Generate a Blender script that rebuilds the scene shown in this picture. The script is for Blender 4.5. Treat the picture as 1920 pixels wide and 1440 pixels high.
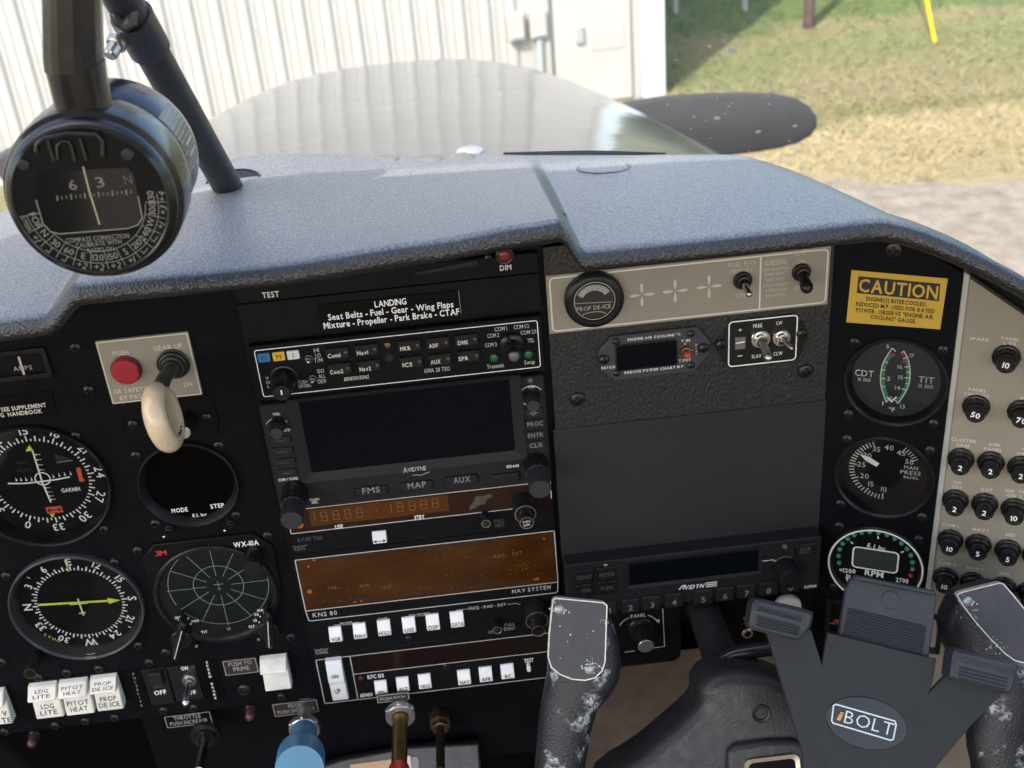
import bpy, math, random
from mathutils import Vector, Matrix

# ------------------------------------------------------------------ camera, sky, sun, exposure
for o in list(bpy.data.objects):
    bpy.data.objects.remove(o, do_unlink=True)
SC = bpy.context.scene
COL = SC.collection
# panel axes: u right, v up, n towards the pilot; world X = u, Y = -n, Z = v (metres)
CAM = (36.87, 340.81, 586.13)
ROT = ((0.99349, -0.0763, 0.08463), (-0.10819, -0.86461, 0.49065), (0.03574, -0.49661, -0.86724))
FPX = 2250.0
def w3(u, v, n):
    return Vector((u * .001, -n * .001, v * .001))
cam_d = bpy.data.cameras.new('camera')
cam = bpy.data.objects.new('camera', cam_d)
COL.objects.link(cam)
_r = Vector((ROT[0][0], -ROT[0][2], ROT[0][1])); _d = Vector((ROT[1][0], -ROT[1][2], ROT[1][1])); _f = Vector((ROT[2][0], -ROT[2][2], ROT[2][1]))
cam.matrix_world = Matrix(((_r.x, -_d.x, -_f.x, CAM[0] * .001), (_r.y, -_d.y, -_f.y, -CAM[2] * .001), (_r.z, -_d.z, -_f.z, CAM[1] * .001), (0, 0, 0, 1)))
cam_d.sensor_width = 36.0
cam_d.lens = FPX / 1920 * 36
cam_d.clip_start = .02
cam_d.clip_end = 300
cam_d.dof.use_dof = True
cam_d.dof.focus_distance = .66
cam_d.dof.aperture_fstop = 15.0
SC.camera = cam

SUN_EL, SUN_AZ = 46.0, 212.0      # degrees; azimuth clockwise from +Y (straight ahead)
world = bpy.data.worlds.new('World')
SC.world = world
world.use_nodes = True
nt = world.node_tree
sky = nt.nodes.new('ShaderNodeTexSky')
sky.sky_type = 'NISHITA'
sky.sun_disc = False
sky.sun_elevation = math.radians(SUN_EL)
sky.sun_rotation = math.radians(SUN_AZ)
sky.air_density = 1.0; sky.dust_density = 3.0; sky.ozone_density = .8
nt.links.new(sky.outputs[0], nt.nodes['Background'].inputs[0])
nt.nodes['Background'].inputs[1].default_value = .15
sun_d = bpy.data.lights.new('sun', 'SUN')
sun_d.energy = 2.0
sun_d.angle = math.radians(.53)
sun_d.color = (1, .96, .9)
sun = bpy.data.objects.new('sun', sun_d)
COL.objects.link(sun)
_s = Vector((math.sin(math.radians(SUN_AZ)) * math.cos(math.radians(SUN_EL)), math.cos(math.radians(SUN_AZ)) * math.cos(math.radians(SUN_EL)), math.sin(math.radians(SUN_EL))))
sun.rotation_euler = (-_s).to_track_quat('-Z', 'Y').to_euler()
sun.location = (-3, -6, 8)
SC.view_settings.view_transform = 'Standard'
SC.view_settings.look = 'None'
SC.view_settings.exposure = 1.75
SC.view_settings.gamma = 1
SC.render.engine = 'CYCLES'
SC.cycles.max_bounces = 8
SC.cycles.transparent_max_bounces = 12
SC.cycles.sample_clamp_indirect = 6
SC.cycles.use_denoising = True

# ------------------------------------------------------------------ helpers
rnd = random.Random(7)
_CAMV = w3(*CAM)
def ray(p):
    a = ((p[0] - 960) / FPX, (p[1] - 720) / FPX, 1.0)
    d = [sum(ROT[k][i] * a[k] for k in range(3)) for i in range(3)]
    return w3(*d) * 1000
def project(P):
    q = (P - _CAMV) * 1000
    q = (q.x, q.z, -q.y)
    c = [sum(ROT[k][i] * q[i] for i in range(3)) for k in range(3)]
    return (FPX * c[0] / c[2] + 960, FPX * c[1] / c[2] + 720)
class Frame:
    """a flat mounting plane: origin O, axes U, V, N (unit), coordinates in mm"""
    def __init__(s, O, U, V):
        s.O = O; s.U = U.normalized(); s.V = V.normalized(); s.N = s.U.cross(s.V).normalized()
    def p(s, u, v, n=0):
        return s.O + (s.U * u + s.V * v + s.N * n) * .001
    def uv(s, p, n=0):
        d = ray(p); o = s.O + s.N * (n * .001)
        t = (o - _CAMV).dot(s.N) / d.dot(s.N)
        q = (_CAMV + d * t - o) * 1000
        return q.dot(s.U), q.dot(s.V)
M = Frame(Vector((0, 0, 0)), Vector((1, 0, 0)), Vector((0, 0, 1)))
_a = math.radians(25)
RT = Frame(w3(243, 0, 0), Vector((math.cos(_a), -math.sin(_a), 0)), Vector((0, 0, 1)))
class View:
    """an enlarged view of the reference: x, y in it -> reference pixel"""
    def __init__(s, x, y, k): s.x = x; s.y = y; s.k = k
    def __call__(s, x, y): return (s.x + x / s.k, s.y + y / s.k)
VA = View(0, 0, 2.6667); VB = View(0, 520, 3.6); VC = View(0, 880, 3.4286); VD = View(0, 1180, 3.0)
VE = View(440, 460, 3.0968); VF = View(470, 680, 3.2542); VG = View(520, 900, 3.4286); VH = View(560, 1140, 3.0968)
VI = View(1000, 440, 3.3103); VJ = View(1020, 940, 3.4286); VK = View(1520, 440, 3.79); VL = View(1520, 780, 3.79)
VM = View(1380, 1060, 3.5556); VN = View(980, 1100, 3.84); VX = View(1740, 580, 6.0); VY = View(1740, 800, 4.361)
VP = View(0, 600, 4.8); VQ = View(600, 1280, 4.8); VR = View(0, 800, 6.0); V0 = View(0, 0, 1)

MATS = {}
def mat(name, col, rough=.5, metal=0.0, bump=0.0, bscale=300.0, var=0.0, vscale=40.0, spec=.5, coat=0.0, rvar=0.0, emis=None, stretch=None, dust=0.0):
    if name in MATS: return MATS[name]
    m = bpy.data.materials.new(name); m.use_nodes = True
    t = m.node_tree; b = t.nodes['Principled BSDF']; L = t.links.new
    b.inputs['Base Color'].default_value = (*col, 1)
    b.inputs['Roughness'].default_value = rough
    b.inputs['Metallic'].default_value = metal
    b.inputs['Specular IOR Level'].default_value = spec
    b.inputs['Coat Weight'].default_value = coat
    if bump or var or rvar or dust:
        tc = t.nodes.new('ShaderNodeTexCoord'); src = tc.outputs['Object']
        geo = t.nodes.new('ShaderNodeNewGeometry'); src = geo.outputs['Position']
        if stretch:
            mp = t.nodes.new('ShaderNodeMapping'); mp.inputs['Scale'].default_value = stretch
            L(src, mp.inputs['Vector']); src = mp.outputs[0]
    if var:
        nz = t.nodes.new('ShaderNodeTexNoise'); nz.inputs['Scale'].default_value = vscale; nz.inputs['Detail'].default_value = 5
        nz.inputs['Roughness'].default_value = .65
        L(src, nz.inputs['Vector'])
        rp = t.nodes.new('ShaderNodeMapRange'); rp.inputs['From Min'].default_value = .25; rp.inputs['From Max'].default_value = .75
        rp.inputs['To Min'].default_value = 1 - var; rp.inputs['To Max'].default_value = 1 + var
        L(nz.outputs['Fac'], rp.inputs['Value'])
        mx = t.nodes.new('ShaderNodeVectorMath'); mx.operation = 'SCALE'; mx.inputs[0].default_value = col
        L(rp.outputs[0], mx.inputs['Scale']); L(mx.outputs[0], b.inputs['Base Color'])
    if rvar:
        n2 = t.nodes.new('ShaderNodeTexNoise'); n2.inputs['Scale'].default_value = vscale * 2.3; n2.inputs['Detail'].default_value = 6
        L(src, n2.inputs['Vector'])
        r2 = t.nodes.new('ShaderNodeMapRange'); r2.inputs['From Min'].default_value = .3; r2.inputs['From Max'].default_value = .7
        r2.inputs['To Min'].default_value = max(0.03, rough - rvar); r2.inputs['To Max'].default_value = min(1, rough + rvar)
        L(n2.outputs['Fac'], r2.inputs['Value']); L(r2.outputs[0], b.inputs['Roughness'])
    if bump:
        n3 = t.nodes.new('ShaderNodeTexNoise'); n3.inputs['Scale'].default_value = bscale; n3.inputs['Detail'].default_value = 3
        L(src, n3.inputs['Vector'])
        bp = t.nodes.new('ShaderNodeBump'); bp.inputs['Strength'].default_value = bump; bp.inputs['Distance'].default_value = .001
        L(n3.outputs['Fac'], bp.inputs['Height']); L(bp.outputs[0], b.inputs['Normal'])
    if dust:
        nd_ = t.nodes.new('ShaderNodeTexNoise'); nd_.inputs['Scale'].default_value = 520; nd_.inputs['Detail'].default_value = 4; nd_.inputs['Roughness'].default_value = .8
        L(src, nd_.inputs['Vector'])
        ns_ = t.nodes.new('ShaderNodeTexNoise'); ns_.inputs['Scale'].default_value = 22; L(src, ns_.inputs['Vector'])
        rd_ = t.nodes.new('ShaderNodeMapRange'); rd_.inputs['From Min'].default_value = .635; rd_.inputs['From Max'].default_value = .7; rd_.inputs['To Max'].default_value = dust
        L(nd_.outputs['Fac'], rd_.inputs['Value'])
        mm_ = t.nodes.new('ShaderNodeMath'); mm_.operation = 'MULTIPLY'; L(rd_.outputs[0], mm_.inputs[0]); L(ns_.outputs['Fac'], mm_.inputs[1])
        mc_ = t.nodes.new('ShaderNodeMix'); mc_.data_type = 'RGBA'; mc_.inputs['B'].default_value = (.3, .29, .27, 1); L(mm_.outputs[0], mc_.inputs['Factor'])
        if b.inputs['Base Color'].links: L(b.inputs['Base Color'].links[0].from_socket, mc_.inputs['A'])
        else: mc_.inputs['A'].default_value = (*col, 1)
        L(mc_.outputs['Result'], b.inputs['Base Color'])
    if emis:
        b.inputs['Emission Color'].default_value = (*emis[0], 1); b.inputs['Emission Strength'].default_value = emis[1]
    MATS[name] = m
    return m
def glassmat(name, tint=(1, 1, 1), ior=1.45, rough=0.0, haze=0.0):
    """thin pane: clear, with Fresnel reflection"""
    if name in MATS: return MATS[name]
    m = bpy.data.materials.new(name); m.use_nodes = True; t = m.node_tree; t.nodes.clear(); L = t.links.new
    o = t.nodes.new('ShaderNodeOutputMaterial'); tr = t.nodes.new('ShaderNodeBsdfTransparent'); tr.inputs[0].default_value = (*tint, 1)
    gl = t.nodes.new('ShaderNodeBsdfGlossy'); gl.inputs['Roughness'].default_value = rough
    fr = t.nodes.new('ShaderNodeFresnel'); fr.inputs[0].default_value = ior
    mx = t.nodes.new('ShaderNodeMixShader'); L(fr.outputs[0], mx.inputs[0]); L(tr.outputs[0], mx.inputs[1]); L(gl.outputs[0], mx.inputs[2])
    out = mx.outputs[0]
    if haze:
        df = t.nodes.new('ShaderNodeBsdfTranslucent'); df.inputs[0].default_value = (.9, .92, .95, 1)
        m2 = t.nodes.new('ShaderNodeMixShader'); m2.inputs[0].default_value = haze
        L(out, m2.inputs[1]); L(df.outputs[0], m2.inputs[2]); out = m2.outputs[0]
    L(out, o.inputs[0])
    MATS[name] = m
    return m

def wloc(o):
    v = Vector((0, 0, 0))
    while o is not None:
        v = v + o.location; o = o.parent
    return v
def inset(poly, d):
    """move every edge of a CCW (u,v) polygon inwards by d"""
    n = len(poly); out = []
    for i in range(n):
        a = Vector(poly[i - 1]); b = Vector(poly[i]); c = Vector(poly[(i + 1) % n])
        e1 = (b - a); e2 = (c - b)
        if e1.length < 1e-9 or e2.length < 1e-9:
            out.append(tuple(b)); continue
        e1.normalize(); e2.normalize()
        n1 = Vector((-e1.y, e1.x)); n2 = Vector((-e2.y, e2.x))
        s = n1 + n2; k = s.dot(n1)
        s = s * (d / k) if abs(k) > .2 else n1 * d
        out.append((b.x + s.x, b.y + s.y))
    return out
def ccw(poly):
    a = sum(poly[i - 1][0] * poly[i][1] - poly[i][0] * poly[i - 1][1] for i in range(len(poly)))
    return list(poly) if a > 0 else list(reversed(poly))
def rrect(u, v, w, h, r, k=4):
    """rounded rectangle, centre (u, v)"""
    r = min(r, w / 2 - 1e-4, h / 2 - 1e-4); pts = []
    if r <= 1e-3:
        return [(u - w / 2, v - h / 2), (u + w / 2, v - h / 2), (u + w / 2, v + h / 2), (u - w / 2, v + h / 2)]
    for cx, cy, a0 in ((u + w / 2 - r, v - h / 2 + r, -90), (u + w / 2 - r, v + h / 2 - r, 0), (u - w / 2 + r, v + h / 2 - r, 90), (u - w / 2 + r, v - h / 2 + r, 180)):
        for i in range(k + 1):
            a = math.radians(a0 + 90 * i / k); pts.append((cx + r * math.cos(a), cy + r * math.sin(a)))
    return pts
def ell(u, v, a, b, rot=0, k=32):
    c, s = math.cos(rot), math.sin(rot)
    return [(u + a * math.cos(t) * c - b * math.sin(t) * s, v + a * math.cos(t) * s + b * math.sin(t) * c) for t in (2 * math.pi * i / k for i in range(k))]

class MB:
    """collects shapes (world metres); build() links them as one mesh object"""
    def __init__(s): s.v = []; s.f = []
    def add(s, vs, fs):
        b = len(s.v); s.v += [Vector(x) for x in vs]; s.f += [tuple(b + i for i in f) for f in fs]
        return s
    def prism(s, fr, poly, n0, n1, c=0.0, back=False):
        """polygon (u, v) raised from n0 to n1 with a chamfer c on the front edge"""
        poly = ccw(poly); k = len(poly); rings = [[fr.p(a, b, n0) for a, b in poly]]
        if c:
            rings.append([fr.p(a, b, n1 - c) for a, b in poly]); rings.append([fr.p(a, b, n1) for a, b in inset(poly, c)])
        else:
            rings.append([fr.p(a, b, n1) for a, b in poly])
        vs = [x for r in rings for x in r]; fs = []
        for j in range(len(rings) - 1):
            for i in range(k):
                i2 = (i + 1) % k
                fs.append((j * k + i, j * k + i2, (j + 1) * k + i2, (j + 1) * k + i))
        fs.append(tuple((len(rings) - 1) * k + i for i in range(k)))
        if back: fs.append(tuple(reversed(range(k))))
        return s.add(vs, fs)
    def box(s, fr, u, v, w, h, n0, n1, r=0.0, c=0.0, back=False):
        return s.prism(fr, rrect(u, v, w, h, r), n0, n1, c, back)
    def flat(s, fr, poly, n):
        poly = ccw(poly)
        return s.add([fr.p(a, b, n) for a, b in poly], [tuple(range(len(poly)))])
    def frame(s, fr, outer, inner, n0, n1, n2=None):
        """ring between two polygons of equal point count; front at n1 (outer) / n2 (inner), walls down to n0"""
        outer = ccw(outer); inner = ccw(inner); k = len(outer); n2 = n1 if n2 is None else n2
        rings = [[fr.p(a, b, n0) for a, b in outer], [fr.p(a, b, n1) for a, b in outer], [fr.p(a, b, n2) for a, b in inner], [fr.p(a, b, n0) for a, b in inner]]
        vs = [x for r in rings for x in r]; fs = []
        for j in range(3):
            for i in range(k):
                i2 = (i + 1) % k; fs.append((j * k + i, j * k + i2, (j + 1) * k + i2, (j + 1) * k + i))
        return s.add(vs, fs)
    def line(s, fr, pts, w, n, closed=False):
        """flat printed line of width w along (u, v) points"""
        k = len(pts); L_ = []; R_ = []
        for i in range(k):
            p = Vector(pts[i])
            a = Vector(pts[i - 1]) if (i > 0 or closed) else None
            c = Vector(pts[(i + 1) % k]) if (i < k - 1 or closed) else None
            e = Vector((0, 0))
            if a is not None and (p - a).length > 1e-6: e += (p - a).normalized()
            if c is not None and (c - p).length > 1e-6: e += (c - p).normalized()
            if e.length < 1e-6: e = Vector((1, 0))
            e.normalize(); q = Vector((-e.y, e.x)) * (w / 2)
            if a is not None and c is not None:
                d1 = (p - a).normalized(); m_ = abs(d1.dot(e)); q = q / max(m_, .5)
            L_.append(fr.p(p.x + q.x, p.y + q.y, n)); R_.append(fr.p(p.x - q.x, p.y - q.y, n))
        fs = [(k + i, k + (i + 1) % k, (i + 1) % k, i) for i in range(k if closed else k - 1)]
        return s.add(L_ + R_, fs)
    def lathe(s, O, A, prof, seg=32, X=None, cap=True, sq=None):
        """profile [(r mm, t mm)] turned about axis A through O"""
        A = A.normalized()
        X = (X or Vector((0, 0, 1)))
        X = (X - A * X.dot(A))
        if X.length < 1e-4: X = Vector((1, 0, 0)) - A * A.x
        X.normalize(); Y = A.cross(X); vs = []; fs = []; k = len(prof)
        for r, t in prof:
            for i in range(seg):
                a = 2 * math.pi * i / seg; rr = r if sq is None else sq(i, r)
                vs.append(O + (X * math.cos(a) + Y * math.sin(a)) * (rr * .001) + A * (t * .001))
        for j in range(k - 1):
            for i in range(seg):
                i2 = (i + 1) % seg; fs.append((j * seg + i, j * seg + i2, (j + 1) * seg + i2, (j + 1) * seg + i))
        if cap and prof[-1][0] > 1e-6: fs.append(tuple((k - 1) * seg + i for i in range(seg)))
        return s.add(vs, fs)
    def lat(s, fr, u, v, prof, seg=32, cap=True, sq=None):
        return s.lathe(fr.p(u, v, 0), fr.N, prof, seg, fr.V, cap, sq)
    def rod(s, a, b, r0, r1=None, seg=16, dome=0.0):
        r1 = r0 if r1 is None else r1; d = b - a; L_ = d.length * 1000
        prof = [(r0 * .98, 0), (r0, .001)]
        if dome: prof += [(r1, L_ - dome), (r1 * .86, L_ - dome * .5), (r1 * .5, L_ - dome * .13), (r1 * .05, L_)]
        else: prof += [(r1, L_ - r1 * .12), (r1 * .88, L_)]
        return s.lathe(a, d, prof, seg)
    def tube(s, pts, r, seg=12, caps=True):
        """swept tube through world points; r a number or one radius per point (mm)"""
        k = len(pts); rs = r if isinstance(r, (list, tuple)) else [r] * k; vs = []; fs = []; up = None
        for i in range(k):
            d = (pts[min(i + 1, k - 1)] - pts[max(i - 1, 0)]).normalized()
            if up is None:
                up = Vector((0, 0, 1)) if abs(d.z) < .9 else Vector((1, 0, 0))
            up = (up - d * up.dot(d)).normalized(); sd = d.cross(up)
            for j in range(seg):
                a = 2 * math.pi * j / seg; vs.append(pts[i] + (up * math.cos(a) + sd * math.sin(a)) * (rs[i] * .001))
        for i in range(k - 1):
            for j in range(seg):
                j2 = (j + 1) % seg; fs.append((i * seg + j, i * seg + j2, (i + 1) * seg + j2, (i + 1) * seg + j))
        if caps: fs += [tuple(reversed(range(seg))), tuple((k - 1) * seg + j for j in range(seg))]
        return s.add(vs, fs)
    def loft(s, rings, caps=True):
        k = len(rings[0]); vs = [x for r in rings for x in r]; fs = []
        for j in range(len(rings) - 1):
            for i in range(k):
                i2 = (i + 1) % k; fs.append((j * k + i, j * k + i2, (j + 1) * k + i2, (j + 1) * k + i))
        if caps: fs += [tuple(reversed(range(k))), tuple((len(rings) - 1) * k + i for i in range(k))]
        return s.add(vs, fs)
    def grid(s, rows):
        w = len(rows[0]); vs = [x for r in rows for x in r]
        fs = [(j * w + i, j * w + i + 1, (j + 1) * w + i + 1, (j + 1) * w + i) for j in range(len(rows) - 1) for i in range(w - 1)]
        return s.add(vs, fs)
    def mesh(s, name, origin=Vector((0, 0, 0)), smooth=35):
        me = bpy.data.meshes.new(name)
        me.from_pydata([tuple(x - origin) for x in s.v], [], s.f); me.update()
        if smooth:
            for p in me.polygons: p.use_smooth = True
            me.set_sharp_from_angle(angle=math.radians(smooth))
        return me
    def build(s, name, m, parent=None, smooth=35):
        me = s.mesh(name, wloc(parent) if parent else Vector((0, 0, 0)), smooth)
        o = bpy.data.objects.new(name, me); COL.objects.link(o)
        if m: me.materials.append(m)
        if parent: o.parent = parent
        return o
def thing(name, label, cat, loc, group=None):
    o = bpy.data.objects.new(name, None); COL.objects.link(o); o.empty_display_size = .01
    o.location = loc; o['label'] = label; o['category'] = cat
    if group: o['group'] = group
    return o
def tag(o, label, cat, group=None):
    o['label'] = label; o['category'] = cat
    if group: o['group'] = group
    return o
def struct(o, kind='structure'):
    o['kind'] = kind; return o
def put(me, name, parent, loc):
    """another object on shared mesh data, at a world place"""
    o = bpy.data.objects.new(name, me); COL.objects.link(o)
    if parent: o.parent = parent; o.location = loc - wloc(parent)
    else: o.location = loc
    return o

# lettering: glyph outlines of the built-in font, one cache for each weight
GL = {}
def _glyphs(wt):
    if wt in GL: return GL[wt]
    chars = "ABCDEFGHIJKLMNOPQRSTUVWXYZabcdefghijklmnopqrstuvwxyz0123456789-+.,/()<\"&°'"
    obs = []
    for c in chars:
        cu = bpy.data.curves.new('glyph', 'FONT'); cu.body = c; cu.size = 1; cu.resolution_u = 2; cu.offset = wt
        ob = bpy.data.objects.new('glyph', cu); COL.objects.link(ob); obs.append(ob)
    dg = bpy.context.evaluated_depsgraph_get(); g = {}
    for c, ob in zip(chars, obs):
        me = bpy.data.meshes.new_from_object(ob.evaluated_get(dg))
        vs = [(v.co.x, v.co.y) for v in me.vertices]; fs = [tuple(p.vertices) for p in me.polygons]
        g[c] = (vs, fs); bpy.data.meshes.remove(me)
    for ob in obs:
        cu = ob.data; bpy.data.objects.remove(ob); bpy.data.curves.remove(cu)
    H = max(y for x, y in g['H'][0])
    for c in g:
        vs, fs = g[c]; x0 = min(x for x, y in vs); g[c] = ([((x - x0) / H, y / H) for x, y in vs], fs, (max(x for x, y in vs) - x0) / H)
    GL[wt] = g
    return g
def layout(s, wt, gap):
    wt = min(wt, .02)
    g = _glyphs(wt); x = 0; vs = []; fs = []
    for c in s:
        if c == ' ': x += .42; continue
        gv, gf, w = g[c]; b = len(vs)
        vs += [(x + a, y) for a, y in gv]; fs += [tuple(b + i for i in f) for f in gf]; x += w + gap
    return vs, fs, max(x - gap, .01)
def textat(mb, fr, s, u, v, h, n, rot=0.0, width=None, wt=0.0, gap=.17, it=0.0):
    """string centred at (u, v), cap height h mm, rotated by rot (rad, ccw)"""
    vs, fs, W = layout(s, wt, gap); sx = h if width is None else width / W
    c, sn = math.cos(rot), math.sin(rot); out = []
    for x, y in vs:
        a = (x - W / 2) * sx + it * (y - .5) * h; b = (y - .5) * h
        out.append(fr.p(u + a * c - b * sn, v + a * sn + b * c, n))
    mb.add(out, fs)
def T(mb, fr, V, s, x0, y0, x1, y1, hpx, n, wt=.012, it=0.0, snap=True, gap=.17):
    """string whose mid-line runs between two places of a view; hpx = cap height in that view"""
    a = fr.uv(V(x0, y0), n); b = fr.uv(V(x1, y1), n); q0 = fr.uv(V((x0 + x1) / 2, (y0 + y1) / 2 - hpx / 2), n); q1 = fr.uv(V((x0 + x1) / 2, (y0 + y1) / 2 + hpx / 2), n)
    h = math.hypot(q0[0] - q1[0], q0[1] - q1[1]); w = math.hypot(a[0] - b[0], a[1] - b[1])
    rot = 0.0 if snap else math.atan2(b[1] - a[1], b[0] - a[0])
    textat(mb, fr, s, (a[0] + b[0]) / 2, (a[1] + b[1]) / 2, h, n, rot, w, wt, gap, it)
def nlen(fr, pb, pe, n0=0):
    """how far a knob whose base centre is at pixel pb stands out if its end shows at pe"""
    u, v = fr.uv(pb, n0); best = (1e9, 5)
    for i in range(1, 160):
        n = n0 + i * .5; q = project(fr.p(u, v, n)); d = (q[0] - pe[0]) ** 2 + (q[1] - pe[1]) ** 2
        if d < best[0]: best = (d, n)
    return best[1]
def rect2(fr, V, x0, y0, x1, y1, n=0):
    a = fr.uv(V(x0, y0), n); b = fr.uv(V(x1, y1), n)
    return (a[0] + b[0]) / 2, (a[1] + b[1]) / 2, abs(a[0] - b[0]), abs(a[1] - b[1])
def quad(fr, V, pts, n=0):
    return [fr.uv(V(*p), n) for p in pts]
def rect4(fr, V, pts, n=0):
    """axis-aligned rectangle through four view corners TL, TR, BR, BL"""
    q = quad(fr, V, pts, n); u0 = (q[0][0] + q[3][0]) / 2; u1 = (q[1][0] + q[2][0]) / 2; v1 = (q[0][1] + q[1][1]) / 2; v0 = (q[2][1] + q[3][1]) / 2
    return (u0 + u1) / 2, (v0 + v1) / 2, u1 - u0, v1 - v0

# materials
BLACK = mat('black_panel_paint', (.0032, .0039, .0056), .55, bump=.22, bscale=900, var=.35, vscale=25, rvar=.12, spec=.1, dust=.14)
UNIT = mat('radio_face_black', (.0045, .0049, .006), .48, spec=.15, dust=.12, bump=.1, bscale=1500, var=.25, vscale=60, rvar=.08)
PLAST = mat('dark_grey_plastic', (.0125, .0128, .0145), .52, spec=.28, dust=.12, bump=.12, bscale=1800, var=.15, vscale=80)
BEZEL = mat('black_bezel_plastic', (.009, .009, .01), .36, spec=.35, bump=.08, bscale=1200, var=.3, vscale=70, rvar=.1)
KNOB = mat('black_knob_plastic', (.009, .009, .01), .3, spec=.4, bump=.05, bscale=900, rvar=.1, vscale=90)
DIAL = mat('dial_face_black', (.003, .0033, .004), .6, spec=.15)
GLASS = glassmat('instrument_glass', (.93, .95, .95), 1.38, .02)
SCREEN = mat('dark_display_glass', (.0028, .0042, .0065), .22, spec=.08)
WHITE = mat('white_print', (.84, .85, .83), .6)
CREAM = mat('cream_print', (.66, .64, .55), .6)
GREYP = mat('worn_grey_print', (.3, .3, .29), .6)
DIMP = mat('faint_grey_print', (.1, .1, .105), .6)
BTN = mat('white_button_plastic', (.82, .83, .83), .32, var=.08, vscale=120, bump=.03, bscale=800)
IVORY = mat('ivory_rocker_plastic', (.78, .755, .67), .42, var=.2, vscale=75, bump=.06, bscale=500)
INK = mat('black_ink', (.015, .015, .016), .6)
BEIGE = mat('beige_enamel_plate', (.27, .24, .19), .42, bump=.04, bscale=1500, var=.07, vscale=18, rvar=.06)
STEEL = mat('worn_steel', (.5, .49, .46), .3, 1.0, var=.2, vscale=200, rvar=.12)
CHROME = mat('polished_metal', (.72, .72, .72), .16, 1.0)
ALU = mat('satin_aluminium', (.62, .63, .64), .38, 1.0, var=.08, vscale=120)
BRASS = mat('tarnished_brass', (.3, .19, .075), .38, 1.0, var=.35, vscale=160, rvar=.1)
SCRW = mat('black_oxide_screw', (.035, .034, .033), .34, .6, var=.5, vscale=400, rvar=.1)
RED = mat('red_plastic', (.36, .018, .03), .38)
YELLOW = mat('fluorescent_yellow', (.72, .78, .06), .5)

# screws: one mesh for each frame, a domed head with a cross recess
def _screw(fr, R=3.1, key='', slot=False):
    mb = MB(); seg = []
    a1 = .34; L1 = .58; w1 = .2
    pts = []
    for k in range(4):
        t = k * math.pi / 2
        for (x, y) in ((L1, -w1), (L1, w1), (w1, w1)):
            c, s = math.cos(t), math.sin(t); pts.append((x * c - y * s, x * s + y * c))
    cr = []
    for i in range(12):
        a = pts[i]; b = pts[(i + 1) % 12]; cr += [a, ((a[0] + b[0]) / 2, (a[1] + b[1]) / 2)]
    ang = [math.atan2(y, x) for x, y in cr]
    def ring(r, t): return [fr.p(math.cos(a) * R * r, math.sin(a) * R * r, t) - fr.O for a in ang]
    def crs(k, t): return [fr.p(x * R * k, y * R * k, t) - fr.O for x, y in cr]
    mb.loft([ring(1, -.3), ring(1, .5), ring(.93, 1.05), ring(.8, 1.45), crs(1, 1.75), crs(.8, .5)], caps=False)
    n = len(mb.v); mb.f.append(tuple(range(n - 24, n)))
    me = mb.mesh('screw'); me.materials.append(SCRW)
    return me
SCM = _screw(M); SCR = _screw(RT); SCMB = _screw(M, 4.6); SCMS = _screw(M, 2.3); SCRB = _screw(RT, 4.6)
def screw(parent, fr, px, n, big=0):
    u, v = fr.uv(px, n + 1)
    me = (SCM, SCMB, SCMS)[big] if fr is M else (SCR, SCRB, SCR)[big]
    return put(me, 'screw', parent, fr.p(u, v, n))
def bat(mb, fr, V, b, e, L, r0, r1, n0=0, dome=None):
    """toggle lever from base place b to end place e, whose tip stands L mm out"""
    a = fr.p(*fr.uv(V(*b), n0), n0); c = fr.p(*fr.uv(V(*e), L), L)
    mb.rod(a, c, r0, r1, 14, r1 if dome is None else dome)
def toggle(parent, fr, V, b, e, L, rn, r0, r1, m=STEEL, n0=0, nutm=STEEL, name='toggle_switch'):
    u, v = fr.uv(V(*b), n0 + 2)
    mb = MB(); mb.lat(fr, u, v, [(rn, n0), (rn, n0 + 1.5), (rn * .94, n0 + 1.9), (rn * .72, n0 + 2), (rn * .68, n0 + 4.2), (rn * .5, n0 + 4.4), (rn * .42, n0 + 2.6)], 24)
    o = mb.build(name, nutm, parent)
    l = MB(); a = fr.p(u, v, n0 + 2.4); c = fr.p(*fr.uv(V(*e), L), L); l.rod(a, c, r0, r1, 14, r1)
    l.build('lever', m, o)
    return o
def button(parent, fr, u, v, w, h, n0, n1, m, name='button', r=1.0, c=.5):
    mb = MB(); mb.box(fr, u, v, w, h, n0, n1, r, c); return mb.build(name, m, parent)
def serr(k, d):
    return lambda i, r: r * (1 - d * (i % 2))
def knob(parent, fr, V, b, e, R, m=KNOB, name='knob', n0=0, serrated=True, taper=.95, seg=48, L=None):
    pb = V(*b); L = L or nlen(fr, pb, V(*e), n0); u, v = fr.uv(pb, n0)
    mb = MB(); sq = serr(seg, .05) if serrated else None
    mb.lat(fr, u, v, [(R, n0), (R, n0 + .4), (R * taper, L - .8), (R * taper * .93, L)], seg, sq=sq)
    return mb.build(name, m, parent), u, v, L

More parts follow.
